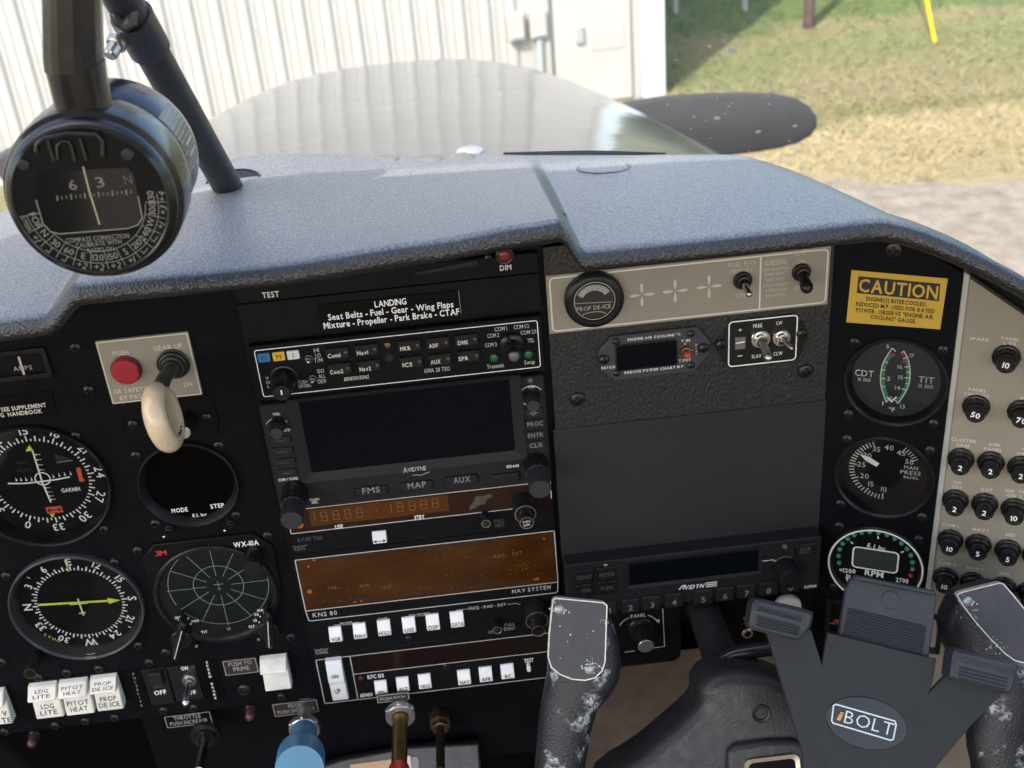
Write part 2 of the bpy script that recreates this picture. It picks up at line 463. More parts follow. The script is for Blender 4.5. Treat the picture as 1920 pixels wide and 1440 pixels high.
# ------------------------------------------------------------------ outside: ground, apron, hangar
GZ = -1.209
def ground_pt(p, z=GZ):
    d = ray(p); return _CAMV + d * ((z - _CAMV.z) / d.z)
def lerp(pts, x):
    if x <= pts[0][0]: return pts[0][1]
    for (a, b), (c, d) in zip(pts, pts[1:]):
        if x <= c:
            t = (x - a) / (c - a); return b + (d - b) * t
    return pts[-1][1]
def sms(pts, x):
    """piecewise with smooth steps"""
    if x <= pts[0][0]: return pts[0][1]
    for (a, b), (c, d) in zip(pts, pts[1:]):
        if x <= c:
            t = (x - a) / (c - a); t = t * t * (3 - 2 * t); return b + (d - b) * t
    return pts[-1][1]
def spl(pts, x):
    """smooth curve through control points (monotone cubic)"""
    n = len(pts)
    if x <= pts[0][0]: return pts[0][1]
    if x >= pts[-1][0]: return pts[-1][1]
    d = [(pts[i + 1][1] - pts[i][1]) / (pts[i + 1][0] - pts[i][0]) for i in range(n - 1)]
    m = [d[0]] + [0 if d[i - 1] * d[i] <= 0 else 2 * d[i - 1] * d[i] / (d[i - 1] + d[i]) for i in range(1, n - 1)] + [d[-1]]
    for i in range(n - 1):
        if x <= pts[i + 1][0]:
            h = pts[i + 1][0] - pts[i][0]; t = (x - pts[i][0]) / h
            return (2 * t ** 3 - 3 * t * t + 1) * pts[i][1] + (t ** 3 - 2 * t * t + t) * h * m[i] + (3 * t * t - 2 * t ** 3) * pts[i + 1][1] + (t ** 3 - t * t) * h * m[i + 1]
def nodes_mat(name):
    m = bpy.data.materials.new(name); m.use_nodes = True; MATS[name] = m
    return m, m.node_tree, m.node_tree.nodes['Principled BSDF'], m.node_tree.links.new
def ramp(t, stops):
    r = t.nodes.new('ShaderNodeValToRGB'); e = r.color_ramp.elements
    while len(e) > 1: e.remove(e[-1])
    e[0].position = stops[0][0]; e[0].color = (*stops[0][1], 1)
    for p, c in stops[1:]:
        x = e.new(p); x.color = (*c, 1)
    return r
def noise(t, src, scale, detail=5, rough=.6):
    n = t.nodes.new('ShaderNodeTexNoise'); n.inputs['Scale'].default_value = scale; n.inputs['Detail'].default_value = detail; n.inputs['Roughness'].default_value = rough
    t.links.new(src, n.inputs['Vector']); return n
def math_(t, op, a, b):
    n = t.nodes.new('ShaderNodeMath'); n.operation = op
    for i, x in enumerate((a, b)):
        if hasattr(x, 'is_output'): t.links.new(x, n.inputs[i])
        else: n.inputs[i].default_value = x
    return n.outputs[0]

gm, t, b, L = nodes_mat('field_grass_soil')
geo = t.nodes.new('ShaderNodeNewGeometry'); sp = t.nodes.new('ShaderNodeSeparateXYZ'); L(geo.outputs['Position'], sp.inputs[0])
n1 = noise(t, geo.outputs['Position'], .9, 6, .65); n2 = noise(t, geo.outputs['Position'], 9, 6, .7)
yy = math_(t, 'ADD', sp.outputs['Y'], math_(t, 'MULTIPLY', math_(t, 'SUBTRACT', n1.outputs['Fac'], .5), 2.2))
yy = math_(t, 'ADD', yy, math_(t, 'MULTIPLY', math_(t, 'SUBTRACT', n2.outputs['Fac'], .5), .7))
fac = math_(t, 'DIVIDE', math_(t, 'SUBTRACT', yy, 3.0), 3.9)
rp = ramp(t, [(0, (.27, .22, .11)), (.05, (.31, .255, .14)), (.17, (.34, .275, .15)), (.22, (.18, .17, .075)), (.3, (.235, .2, .105)), (.4, (.2, .19, .09)), (.48, (.19, .2, .08)), (.58, (.27, .23, .115)), (.66, (.12, .16, .05)), (.85, (.135, .17, .055)), (1, (.16, .17, .065))])
L(fac, rp.inputs[0]); L(rp.outputs[0], b.inputs['Base Color']); b.inputs['Roughness'].default_value = .95
bp = t.nodes.new('ShaderNodeBump'); bp.inputs['Distance'].default_value = .03; n3 = noise(t, geo.outputs['Position'], 40, 6); L(n3.outputs['Fac'], bp.inputs['Height']); L(bp.outputs[0], b.inputs['Normal'])
mb = MB(); mb.add([Vector((x, y, GZ)) for x, y in ((-120, -120), (120, -120), (120, 160), (-120, 160))], [(0, 1, 2, 3)])
struct(mb.build('ground', gm, smooth=0))

am, t, b, L = nodes_mat('gravel_apron')
geo = t.nodes.new('ShaderNodeNewGeometry'); n1 = noise(t, geo.outputs['Position'], 14, 8, .75); n2 = noise(t, geo.outputs['Position'], 90, 3, .6)
rp = ramp(t, [(.3, (.165, .138, .105)), (.5, (.245, .212, .17)), (.68, (.32, .285, .24))]); L(n1.outputs['Fac'], rp.inputs[0]); L(rp.outputs[0], b.inputs['Base Color'])
b.inputs['Roughness'].default_value = .95; b.inputs['Specular IOR Level'].default_value = .1
bp = t.nodes.new('ShaderNodeBump'); bp.inputs['Distance'].default_value = .01; L(n2.outputs['Fac'], bp.inputs['Height']); L(bp.outputs[0], b.inputs['Normal'])
mb = MB(); top = []; bot = []
for i in range(121):
    x = -6 + i * .1
    top.append(Vector((x, 3.22 + .07 * math.sin(x * 2.1) + .05 * math.sin(x * 5.3 + 1) + rnd.uniform(-.035, .035), GZ + .004))); bot.append(Vector((x, -8, GZ + .004)))
mb.grid([bot, top]); struct(mb.build('pavement', am, smooth=0))
mb = MB(); a = ground_pt((1585, 4)); mb.add([a + Vector((0, .0, .004)), a + Vector((2.2, -.25, .004)), a + Vector((3, .7, .004)), a + Vector((.3, .9, .004))], [(0, 1, 2, 3)])
struct(mb.build('path', am, smooth=0))

# grass: uncountable blades, one object
gb, t, b, L = nodes_mat('grass_blades')
geo = t.nodes.new('ShaderNodeNewGeometry'); sp = t.nodes.new('ShaderNodeSeparateXYZ'); L(geo.outputs['Position'], sp.inputs[0])
n1 = noise(t, geo.outputs['Position'], .9, 6, .65)
yy = math_(t, 'ADD', sp.outputs['Y'], math_(t, 'MULTIPLY', math_(t, 'SUBTRACT', n1.outputs['Fac'], .5), 2.2))
fac = math_(t, 'DIVIDE', math_(t, 'SUBTRACT', yy, 3.0), 3.9)
rp = ramp(t, [(0, (.26, .21, .11)), (.17, (.36, .295, .16)), (.22, (.2, .19, .08)), (.3, (.26, .22, .12)), (.4, (.22, .21, .1)), (.48, (.17, .19, .075)), (.58, (.23, .21, .1)), (.66, (.135, .18, .055)), (.85, (.15, .19, .06)), (1, (.18, .19, .075))]); L(fac, rp.inputs[0]); L(rp.outputs[0], b.inputs['Base Color'])
b.inputs['Roughness'].default_value = .8; b.inputs['Specular IOR Level'].default_value = .15
mb = MB(); vs = []; fs = []
for i in range(42000):
    y = 3.2 + 4.6 * rnd.random() ** 1.1; x = rnd.uniform(.3, 1.0 + y * .55)
    if y < 4.75 and x < 1.0 and y > 4.2: pass
    h = rnd.uniform(.008, .028) * (.6 if y < 3.35 else 1); a = rnd.uniform(0, 6.28); w = rnd.uniform(.0018, .0045)
    dx, dy = math.cos(a) * w, math.sin(a) * w; lx, ly = rnd.uniform(-.05, .05), rnd.uniform(-.05, .05); k = len(vs)
    vs += [(x - dx, y - dy, GZ), (x + dx, y + dy, GZ), (x + lx, y + ly, GZ + h)]; fs.append((k, k + 1, k + 2))
mb.v = [Vector(v) for v in vs]; mb.f = fs
o = mb.build('grass', gb, smooth=0); struct(o, 'stuff'); tag(o, 'dry tan and green grass growing beyond the propeller', 'grass')

# hangar
HW = mat('white_corrugated_steel', (.33, .33, .317), .5, var=.05, vscale=3, rvar=.1)
HT = mat('pale_blue_corner_trim', (.5, .6, .62), .4)
HD = mat('white_door_paint', (.36, .357, .34), .4, var=.06, vscale=5)
GREYM = mat('grey_utility_metal', (.35, .37, .38), .45, .3)
cor = ground_pt((1243, 177)); wd = Vector((-1, -.12, 0)).normalized(); wn = Vector((wd.y, -wd.x, 0)); wn = wn if wn.y < 0 else -wn
HF = Frame(cor, -wd, Vector((0, 0, 1)))      # u runs back along +X, negative = left of the corner
hang = thing('hangar', 'white corrugated metal hangar standing close ahead of the cowling', 'hangar', cor)
MB().box(HF, -4500, 1700, 9000, 3400, -60, 0).build('front_wall', HW, hang, 0)
sm = MB(); SF = Frame(cor + wn * -.06, -wn, Vector((0, 0, 1))); sm.box(SF, 4000, 1700, 8000, 3400, -60, 0); sm.build('side_wall', HW, hang, 0)
MB().add([HF.p(-9200, 3400, 250), HF.p(200, 3400, 250), HF.p(200, 4200, -4000), HF.p(-9200, 4200, -4000), HF.p(-9200, 3360, 250), HF.p(200, 3360, 250)], [(0, 1, 2, 3), (4, 5, 1, 0)]).build('roof', HW, hang, 0)
rib = MB(); RF = Frame(Vector((0, 0, 0)), HF.U, HF.V)
rib.add([RF.p(a, z, n) for z in (0, 3395) for a, n in ((-23, .5), (-10, 10), (10, 10), (23, .5))], [(0, 1, 5, 4), (1, 2, 6, 5), (2, 3, 7, 6)])
ribm = rib.mesh('rib', smooth=0); ribm.materials.append(HW)
for i in range(62):
    put(ribm, 'rib', hang, HF.p(-640 - i * 106, 2, 0))
rib2 = MB(); rib2.add([RF.p(a, z, n) for z in (0, 3395) for a, n in ((-7, .5), (-3, 3), (3, 3), (7, .5))], [(0, 1, 5, 4), (1, 2, 6, 5), (2, 3, 7, 6)])
rib2m = rib2.mesh('small_rib', smooth=0); rib2m.materials.append(HW)
for i in range(61):
    for k in (-18, 18):
        put(rib2m, 'small_rib', hang, HF.p(-640 - i * 106 - 53 + k, 2, 0))
MB().box(HF, -45, 1700, 100, 3400, 1, 26, 0, 4).build('corner_trim', HT, hang, 0)
d0 = HF.uv((1150, 90), 10)
door = MB().box(HF, -305, 1010, 330, 2000, 1, 14, 6, 3).build('door', HD, hang, 0)
for uu in (-505, -112):
    MB().box(HF, uu, 1010, 36, 2020, 1, 24, 2, 3).build('door_frame', HW, hang, 0)
u, v = HF.uv((1088, 66), 30); MB().box(HF, u, v, 34, 70, 12, 30, 4, 3).build('latch', GREYM, door)
u, v = HF.uv((1140, 68), 20); MB().box(HF, u, v, 150, 115, 12, 17, 12, 2).build('kick_plate', HW, door)
for p in ((968, 52), (1010, 47)):
    u, v = HF.uv(p, 40); MB().box(HF, u, v, 70, 110, 1, 45, 6, 4).build('electrical_box', HW, hang, 0)
    u, v = HF.uv((p[0] + 4, p[1] + 17), 40); MB().box(HF, u, v, 52, 14, 20, 50, 3, 2).build('box_shadow_lip', GREYM, hang, 0)
a = HF.uv((1011, 72), 20); b_ = HF.uv((1016, 160), 20)
MB().rod(HF.p(a[0], a[1], 26), HF.p(b_[0], b_[1], 26), 17).build('conduit', GREYM, hang)
# posts in the field
def post(name, label, base, topd, r, m, cat='post'):
    g = ground_pt(base); e = thing(name, label, cat, g)
    mb = MB(); mb.rod(g - Vector((0, 0, .03)), g + topd, r, r * .92, 14); mb.build('shaft', m, e)
    return e
post('timber_post', 'dark brown timber post standing in the grass beyond the propeller', (1516, 52), Vector((0, 0, 1.6)), 28, mat('dark_timber', (.075, .055, .05), .8, var=.4, vscale=20))
e = post('guy_marker', 'slanted yellow plastic marker tube in the grass', (1756, 80), Vector((-.42, .05, 1.5)), 9, mat('yellow_marker_plastic', (.72, .5, .02), .45), 'marker')
post('pale_post', 'white steel post by the hangar corner, left of the two', (1266, 26), Vector((0, 0, .9)), 16, HW)
post('pale_post', 'white steel post between the hangar corner and the timber post', (1396, 20), Vector((0, 0, .9)), 16, HW)

# ------------------------------------------------------------------ aircraft nose
cm, t, b, L = nodes_mat('cowling_white_paint')
b.inputs['Base Color'].default_value = (.095, .095, .092, 1); b.inputs['Specular IOR Level'].default_value = .8; b.inputs['Roughness'].default_value = .2; b.inputs['Coat Weight'].default_value = .0; b.inputs['Coat Roughness'].default_value = .05
geo = t.nodes.new('ShaderNodeNewGeometry'); n1 = noise(t, geo.outputs['Position'], 5, 3); bp = t.nodes.new('ShaderNodeBump'); bp.inputs['Strength'].default_value = .16; bp.inputs['Distance'].default_value = .012
L(n1.outputs['Fac'], bp.inputs['Height']); L(bp.outputs[0], b.inputs['Normal'])
n2 = noise(t, geo.outputs['Position'], 30, 6, .7); r2 = t.nodes.new('ShaderNodeMapRange'); r2.inputs['To Min'].default_value = .07; r2.inputs['To Max'].default_value = .16; L(n2.outputs['Fac'], r2.inputs['Value']); L(r2.outputs[0], b.inputs['Roughness'])
CX = -.035
ZC = [(.22, .005), (.45, -.02), (.7, -.055), (1.0, -.104), (1.3, -.155), (1.48, -.188), (1.58, -.216), (1.65, -.262), (1.7, -.325), (1.73, -.41)]
WC = [(.22, .58), (.7, .56), (1.0, .535), (1.2, .51), (1.5, .455), (1.62, .42), (1.7, .37), (1.73, .32)]
HC = .45
def cowl_z(x, y):
    q = min(1, abs(x - CX) / spl(WC, y)); return spl(ZC, y) - HC * (1 - max(0, 1 - q ** 2.6) ** (1 / 2.6))
cowl = thing('engine_cowling', 'glossy white engine cowling beyond the glareshield, mirroring the hangar', 'cowling', Vector((CX, .9, -.4)))
rows = []
for j in range(111):
    y = .22 + (1.73 - .22) * (1 - (1 - j / 110) ** 1.5); w = spl(WC, y); r_ = []
    for i in range(129):
        a = math.pi * (i / 128); q = -math.cos(a); s_ = max(0, math.sin(a))
        x = CX + w * math.copysign(abs(q) ** (2 / 2.6), q); r_.append(Vector((x, y, spl(ZC, y) - HC * (1 - s_ ** (2 / 2.6)))))
    rows.append(r_)
mb = MB(); mb.grid(rows); mb.f = [tuple(reversed(f)) for f in mb.f]; mb.build('shell', cm, cowl, 80)
def on_cowl(p):
    d = ray(p); lo, hi = .25, 1.75
    for k in range(1500):
        y = .25 + k * .001; q = _CAMV + d * ((y - _CAMV.y) / d.y)
        if q.z <= cowl_z(q.x, y): return q
    return None
pl = [on_cowl(p) for p in ((372, 214), (462, 206), (484, 198), (458, 194))]
if all(pl):
    mb = MB(); mb.tube([x + Vector((0, 0, .002)) for x in pl + pl[:1]], 2.2, 6); mb.build('hatch_seam', mat('panel_gap_grey', (.3, .3, .3), .6), cowl)
q = on_cowl((881, 284))
if q: MB().lathe(q + Vector((0, 0, -.002)), Vector((0, 0, 1)), [(13, 0), (13, 3), (9, 5)], 20).build('fastener', GREYM, cowl)
# propeller
PM = mat('matt_black_blade_paint', (.045, .045, .048), .7, spec=.2, var=.12, vscale=12, bump=.05, bscale=60)
PF = Frame(Vector((CX, 1.80, -.44)), Vector((1, 0, 0)), Vector((0, 0, 1)))
prop = thing('propeller', 'matt black propeller blade reaching out to the right of the cowling', 'propeller', PF.O)
out = [PF.uv(p) for p in ((1100, 214), (1175, 190), (1250, 179), (1330, 174), (1400, 173), (1450, 175), (1490, 183), (1518, 199), (1531, 220), (1532, 238), (1520, 254), (1498, 267), (1465, 277), (1420, 285), (1350, 293), (1290, 300), (1180, 316))]
rings = []
for k, (d, n) in enumerate(((9, -7), (2.5, -4), (0, 0), (2.5, 5), (9, 9))):
    rings.append([PF.p(a, b_, n) for a, b_ in inset(ccw(out), d)])
mb = MB(); mb.loft(rings); mb.build('blade', PM, prop)
mb = MB(); mb.lathe(PF.O + Vector((0, -.06, 0)), Vector((0, 1, 0)), [(90, 0), (92, 60), (84, 120), (60, 180), (24, 220), (2, 230)], 32); mb.build('spinner', cm, prop)
o2 = [(-a * .97, -b_ * .97) for a, b_ in out]
mb = MB(); mb.loft([[PF.p(a, b_, n) for a, b_ in inset(ccw(o2), d)] for d, n in ((9, -7), (0, 0), (9, 9))]); mb.build('blade', PM, prop)

# ------------------------------------------------------------------ cabin shell
LINER = mat('pale_headliner', (.72, .71, .68), .85, var=.08, vscale=20)
TRIM = mat('olive_tan_sidewall_vinyl', (.2, .175, .115), .6, bump=.2, bscale=500, var=.12, vscale=30)
CARP = mat('brown_carpet', (.085, .062, .045), .95, bump=.6, bscale=700, var=.3, vscale=60)
mb = MB(); rows = []
for j in range(9):
    y = -1.55 + (1.55 - .30) * j / 8; rows.append([Vector((-.11 + .68 * math.sin(a), y, .40 + .20 * math.cos(a))) for a in (-1.45 + 2.9 * i / 16 for i in range(17))])
mb.grid(rows); struct(mb.build('unseen_cabin_roof', LINER, smooth=60))  # out-of-view roof added for shade, shortened and paled to brighten the cabin
mb = MB()
for x, s in ((.55, 1), (-.78, -1)):
    mb.box(Frame(Vector((x, 0, 0)), Vector((0, 1, 0)), Vector((0, 0, 1))), -950, -350, 2600, 560, -8, 8)
struct(mb.build('cabin_side_walls', TRIM, smooth=0))
mb = MB(); mb.box(M, 0, -640, 1400, 10, -500, 2200, back=True); struct(mb.build('cabin_floor', CARP, smooth=0))
mb = MB(); mb.box(M, 340, -440, 520, 420, -190, -180); struct(mb.build('footwell_wall', CARP, smooth=0))
mb = MB(); mb.box(M, -110, -430, 1300, 540, -260, -250); mb.box(M, -260, -420, 700, 420, -170, -160); struct(mb.build('firewall', mat('black_shade_backing', (.0018, .0018, .0018), .9, spec=.05), smooth=0))  # near-black sheets put in so the space under the panel stays dark

# windshield: thin bowed pane from the cowl line up and back to the roof
WS = glassmat('windshield_acrylic', (.97, .985, .98), 1.22, .0)
mb = MB(); rows = []
def ws_pt(s, a):
    """s 0..1 from bottom to top, a -1..1 across"""
    y = .34 - .64 * s - .16 * a * a; z = -.005 + .63 * s - .10 * a * a * (1 - s); return Vector((-.11 + .72 * a, y, z))
for j in range(15):
    rows.append([ws_pt(j / 14, -1 + 2 * i / 30) for i in range(31)])
mb.grid(rows)
wsh = mb.build('windshield', WS, None, 80); tag(wsh, 'clear acrylic windshield with dried water spots above the glareshield', 'windshield')
def on_ws(p):
    d = ray(p); best = None
    for k in range(1600):
        q = _CAMV + d * (k * .001); a = (q.x + .11) / .72
        if abs(a) > 1.05: continue
        # pane height at this y
        s = (.34 - .16 * a * a - q.y) / .64
        if 0 <= s <= 1 and q.z <= -.005 + .63 * s - .10 * a * a * (1 - s): continue
        if q.y > -.35 and s < 1 and q.z > -.005 + .63 * max(s, 0) - .10 * a * a * (1 - s): return q, d
    return None, d
SPK = mat('dried_water_spot', (.2, .205, .2), .7)
mb = MB()
spots = [VO for VO in ((1344, 222, 9), (1366, 199, 4), (1373, 194, 3), (1421, 247, 8), (1491, 236, 7), (1359, 213, 3), (1296, 241, 4), (1325, 268, 3), (1332, 259, 3), (1251, 196, 3), (1250, 211, 2), (1254, 219, 2), (1440, 180, 3), (1442, 195, 3), (1448, 211, 2), (1301, 219, 5), (1323, 227, 3), (1345, 184, 3), (1366, 215, 2), (1404, 282, 3), (1480, 265, 4), (1490, 248, 2), (1515, 236, 2), (1372, 95, 10), (1350, 103, 6), (1330, 87, 5), (1268, 112, 3), (1550, 242, 4), (1618, 60, 3), (1445, 30, 2), (1388, 238, 2), (1398, 252, 2), (1413, 273, 2), (1337, 251, 2), (1290, 250, 2), (1310, 190, 2), (1470, 205, 2), (705, 22, 2), (690, 70, 2), (360, 112, 2), (480, 60, 2))]
for x, y, r in spots:
    if r < 3 and x > 1250: continue
    q, d = on_ws((x, y))
    if q is None: continue
    dd = d.normalized(); sx = Vector((1, 0, 0)) - dd * dd.x; sx.normalize(); sy = dd.cross(sx); k = 9; rr = r * .00022; c0 = len(mb.v)
    pts = [q - dd * .002 + sx * (rr * 1.25 * math.cos(a) * rnd.uniform(.8, 1.15)) + sy * (rr * .75 * math.sin(a) * rnd.uniform(.7, 1.1)) for a in (6.283 * i / k for i in range(k))]
    mb.add(pts + [x - dd * .0003 for x in pts], [tuple(range(k)), tuple(reversed(range(k, 2 * k)))] + [(i, (i + 1) % k, k + (i + 1) % k, k + i) for i in range(k)])
o = mb.build('water_spots', SPK, wsh); o['kind'] = 'stuff'
q, d = on_ws((1880, 6))
if q is not None:
    mb = MB(); mb.lathe(q - d.normalized() * .004, -d, [(13, 0), (13, .4), (10.5, .5), (10, .2), (.01, .2)], 40); mb.build('round_sticker', glassmat('faded_sticker_film', (.94, .95, .93), 1.1, .3, .05), wsh)

# ------------------------------------------------------------------ glareshield
gv, t, b, L = nodes_mat('grained_grey_vinyl')
geo = t.nodes.new('ShaderNodeNewGeometry'); vo = t.nodes.new('ShaderNodeTexVoronoi'); vo.inputs['Scale'].default_value = 900; vo.feature = 'SMOOTH_F1'; L(geo.outputs['Position'], vo.inputs['Vector'])
n1 = noise(t, geo.outputs['Position'], 1100, 3, .6); n2 = noise(t, geo.outputs['Position'], 9, 5, .6); n3 = noise(t, geo.outputs['Position'], 700, 2, .5)
h = math_(t, 'ADD', math_(t, 'MULTIPLY', vo.outputs['Distance'], 1.0), math_(t, 'MULTIPLY', n3.outputs['Fac'], .9))
bp = t.nodes.new('ShaderNodeBump'); bp.inputs['Strength'].default_value = .8; bp.inputs['Distance'].default_value = .0007; L(h, bp.inputs['Height']); L(bp.outputs[0], b.inputs['Normal'])
rp = ramp(t, [(.3, (.014, .0145, .017)), (.7, (.022, .0225, .025))]); L(n2.outputs['Fac'], rp.inputs[0])
mx = t.nodes.new('ShaderNodeMix'); mx.data_type = 'RGBA'; mx.blend_type = 'MULTIPLY'; mx.inputs['Factor'].default_value = .5; L(rp.outputs[0], mx.inputs['A'])
r3 = ramp(t, [(.35, (.55, .55, .55)), (.65, (1.3, 1.3, 1.3))]); L(n1.outputs['Fac'], r3.inputs[0]); L(r3.outputs[0], mx.inputs['B'])
L(mx.outputs['Result'], b.inputs['Base Color']); b.inputs['Roughness'].default_value = .33; b.inputs['Specular IOR Level'].default_value = .75
# upward vinyl faces painted paler and speckled, standing in for their sky sheen
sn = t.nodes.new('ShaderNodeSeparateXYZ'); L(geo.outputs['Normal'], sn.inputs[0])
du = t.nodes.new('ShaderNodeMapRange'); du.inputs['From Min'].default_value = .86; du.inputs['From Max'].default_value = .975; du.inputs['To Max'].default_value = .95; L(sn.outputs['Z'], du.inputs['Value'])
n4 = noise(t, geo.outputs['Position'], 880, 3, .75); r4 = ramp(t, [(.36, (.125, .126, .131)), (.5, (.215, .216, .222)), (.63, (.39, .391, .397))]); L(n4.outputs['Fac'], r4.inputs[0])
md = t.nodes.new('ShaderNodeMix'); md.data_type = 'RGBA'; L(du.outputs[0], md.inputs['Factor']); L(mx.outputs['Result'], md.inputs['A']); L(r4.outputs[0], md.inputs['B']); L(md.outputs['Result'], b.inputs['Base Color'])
ZL = [(-420, 92), (-260, 97), (-164, 99.5), (-143, 114), (-53, 113), (24, 116.5), (76, 120), (88, 120.8), (100, 103.5), (180, 103), (248, 103.5), (258, 102), (275, 96), (295, 86.5), (315, 75), (335, 61), (360, 40), (400, 5)]
ZF = [(-420, 30), (-300, 66), (-240, 79), (-160, 92), (-80, 97), (-8, 88.5), (95, 78.5), (190, 68), (228, 63), (250, 52), (266, 34), (284, 0), (310, -60), (400, -160)]
def gs_nl(u): return 50 + max(0, u - 246) * .45
def gs_z(u, n):
    s = max(0, min(1, (n + 170) / (gs_nl(u) + 170))); k = s ** (1.0 - .3 * max(0, min(1, (u - 90) / 90)))
    return spl(ZF, u) + ((sms(ZL, u) if u < 104 else spl(ZL, u)) - spl(ZF, u)) * k
rows = []
us = [-420 + 10 * i for i in range(24)] + [-178 + 2 * i for i in range(24)] + [-130 + 6 * i for i in range(36)] + [84 + 1.5 * i for i in range(16)] + [110 + 6 * i for i in range(23)] + [248 + 4 * i for i in range(38)]
for u in us:
    nl = gs_nl(u); zl = gs_z(u, nl) - 2; col = [(2, zl - 10.5), (nl - 8, zl - 10.5), (nl - 2, zl - 9.8), (nl + 1.2, zl - 7.8), (nl + 2.3, zl - 5.3), (nl + 1.8, zl - 2.8), (nl - .6, zl - .5), (nl - 4.5, zl + 1.3)]
    for k in range(29):
        n = nl - 9 - (nl - 9 + 170) * (k / 28); col.append((n, gs_z(u, n) + (0 if k else -.2)))
    col += [(-174, gs_z(u, -170) - 2), (-177, gs_z(u, -170) - 8), (-178, gs_z(u, -170) - 60)]
    rows.append([w3(u, z, n) for n, z in col])
mb = MB(); mb.grid(rows); mb.f = [tuple(reversed(f)) for f in mb.f]
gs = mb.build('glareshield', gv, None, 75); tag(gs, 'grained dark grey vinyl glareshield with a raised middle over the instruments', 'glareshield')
def on_gs(p, lift=0):
    d = ray(p)
    for k in range(400, 1300):
        q = _CAMV + d * (k * .001)
        if q.z * 1000 <= gs_z(q.x * 1000, -q.y * 1000) and -170 <= -q.y * 1000 < 60: return q + Vector((0, 0, lift * .001))
    return None
FELT = mat('dried_white_sealant', (.24, .23, .195), .9, bump=.5, bscale=300, var=.15, vscale=80)
for (x, y, rx, ry) in ((722, 299, 9, 4), (801, 300, 10, 7), (866, 295, 9, 3)):
    q = on_gs((x, y))
    if q is None: continue
    mb = MB(); mb.lathe(q - Vector((0, 0, .0005)), Vector((0, 0, 1)), [(rx, 0), (rx * .9, .9), (rx * .5, 1.6), (.1, 1.9)], 14, sq=lambda i, r: r * (1 + .12 * math.sin(i * 2.3))); mb.build('sealant_dab', FELT, gs)
q = on_gs((1131, 315))
if q:
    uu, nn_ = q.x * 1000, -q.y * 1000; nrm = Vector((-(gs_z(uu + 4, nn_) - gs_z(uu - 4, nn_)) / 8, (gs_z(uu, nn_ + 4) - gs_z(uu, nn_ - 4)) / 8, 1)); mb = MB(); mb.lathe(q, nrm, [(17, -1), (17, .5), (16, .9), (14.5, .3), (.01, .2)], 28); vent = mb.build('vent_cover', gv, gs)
SEAL = mat('black_rubber_seal', (.014, .014, .015), .5)
pts = [w3(u, lerp(ZF, u) - .6, -175) for u in range(76, 190, 6)]
mb = MB(); mb.tube(pts, [.6 + 1.5 * math.exp(-((u - 135) / 40) ** 2) for u in range(76, 190, 6)], 8); mb.build('edge_seal', SEAL, gs)

# windshield centre post with its socket and clamp
POST = mat('worn_black_tube_paint', (.02, .021, .024), .4, bump=.05, bscale=500, var=.4, vscale=60, rvar=.12)
pb = on_gs((428, 352)); 
if pb is None: pb = w3(-92, 100, -100)
dtop = ray((196, -60)); ptop = _CAMV + dtop.normalized() * .60
cp = thing('windshield_post', 'black tubular windshield post slanting up from the glareshield behind the compass', 'post', pb)
mb = MB(); mb.tube([pb + (pb - ptop).normalized() * .03, pb + (ptop - pb) * .33, pb + (ptop - pb) * .66, ptop + (ptop - pb) * .3], 8.6, 28); mb.build('tube', POST, cp)
q = on_gs((448, 340))
if q:
    mb = MB(); mb.lathe(q - Vector((0.004, -.004, .002)), Vector((0, -.1, 1)), [(17, 0), (17.3, 1), (16, 1.8), (14.6, 1.4), (14.4, -1)], 32); mb.build('socket_rim', KNOB, cp)
    mb = MB(); mb.lathe(q - Vector((0.004, -.004, .001)), Vector((0, -.1, 1)), [(14.5, .2), (8, .3), (.1, .3)], 32); mb.build('socket_plate', mat('dark_socket_metal', (.03, .03, .033), .25, .7), cp)
ax = (ptop - pb).normalized()
c0 = pb + (ptop - pb) * .76
mb = MB(); mb.lathe(c0 - ax * .012, ax, [(8.8, 0), (10.4, .3), (10.4, 24), (8.8, 24.3)], 32, cap=False); mb.build('clamp_band', mat('dark_clamp_metal', (.07, .07, .075), .3, .8), cp)
a = _CAMV + ray((206, 78)).normalized() * ((c0 - _CAMV).length - .005)
mb = MB(); mb.lathe(a + Vector((.004, 0, 0)), Vector((-.3, -.6, -.4)), [(5, 0), (5, 3), (4.3, 3.6), (3.6, 3.6), (3.4, 9), (2.6, 10)], 12); mb.build('clamp_screw', STEEL, cp)
mb = MB(); pts = [_CAMV + ray(p).normalized() * ((c0 - _CAMV).length - .018) for p in ((232, -20), (240, 6), (246, 24), (244, 40), (232, 48), (222, 40), (214, 24))]
mb.tube(pts, [3.6, 3.6, 3.8, 4, 3.8, 3.2, 2.6], 10); mb.build('clamp_hook', mat('dark_clamp_metal', (.07, .07, .075), .3, .8), cp)

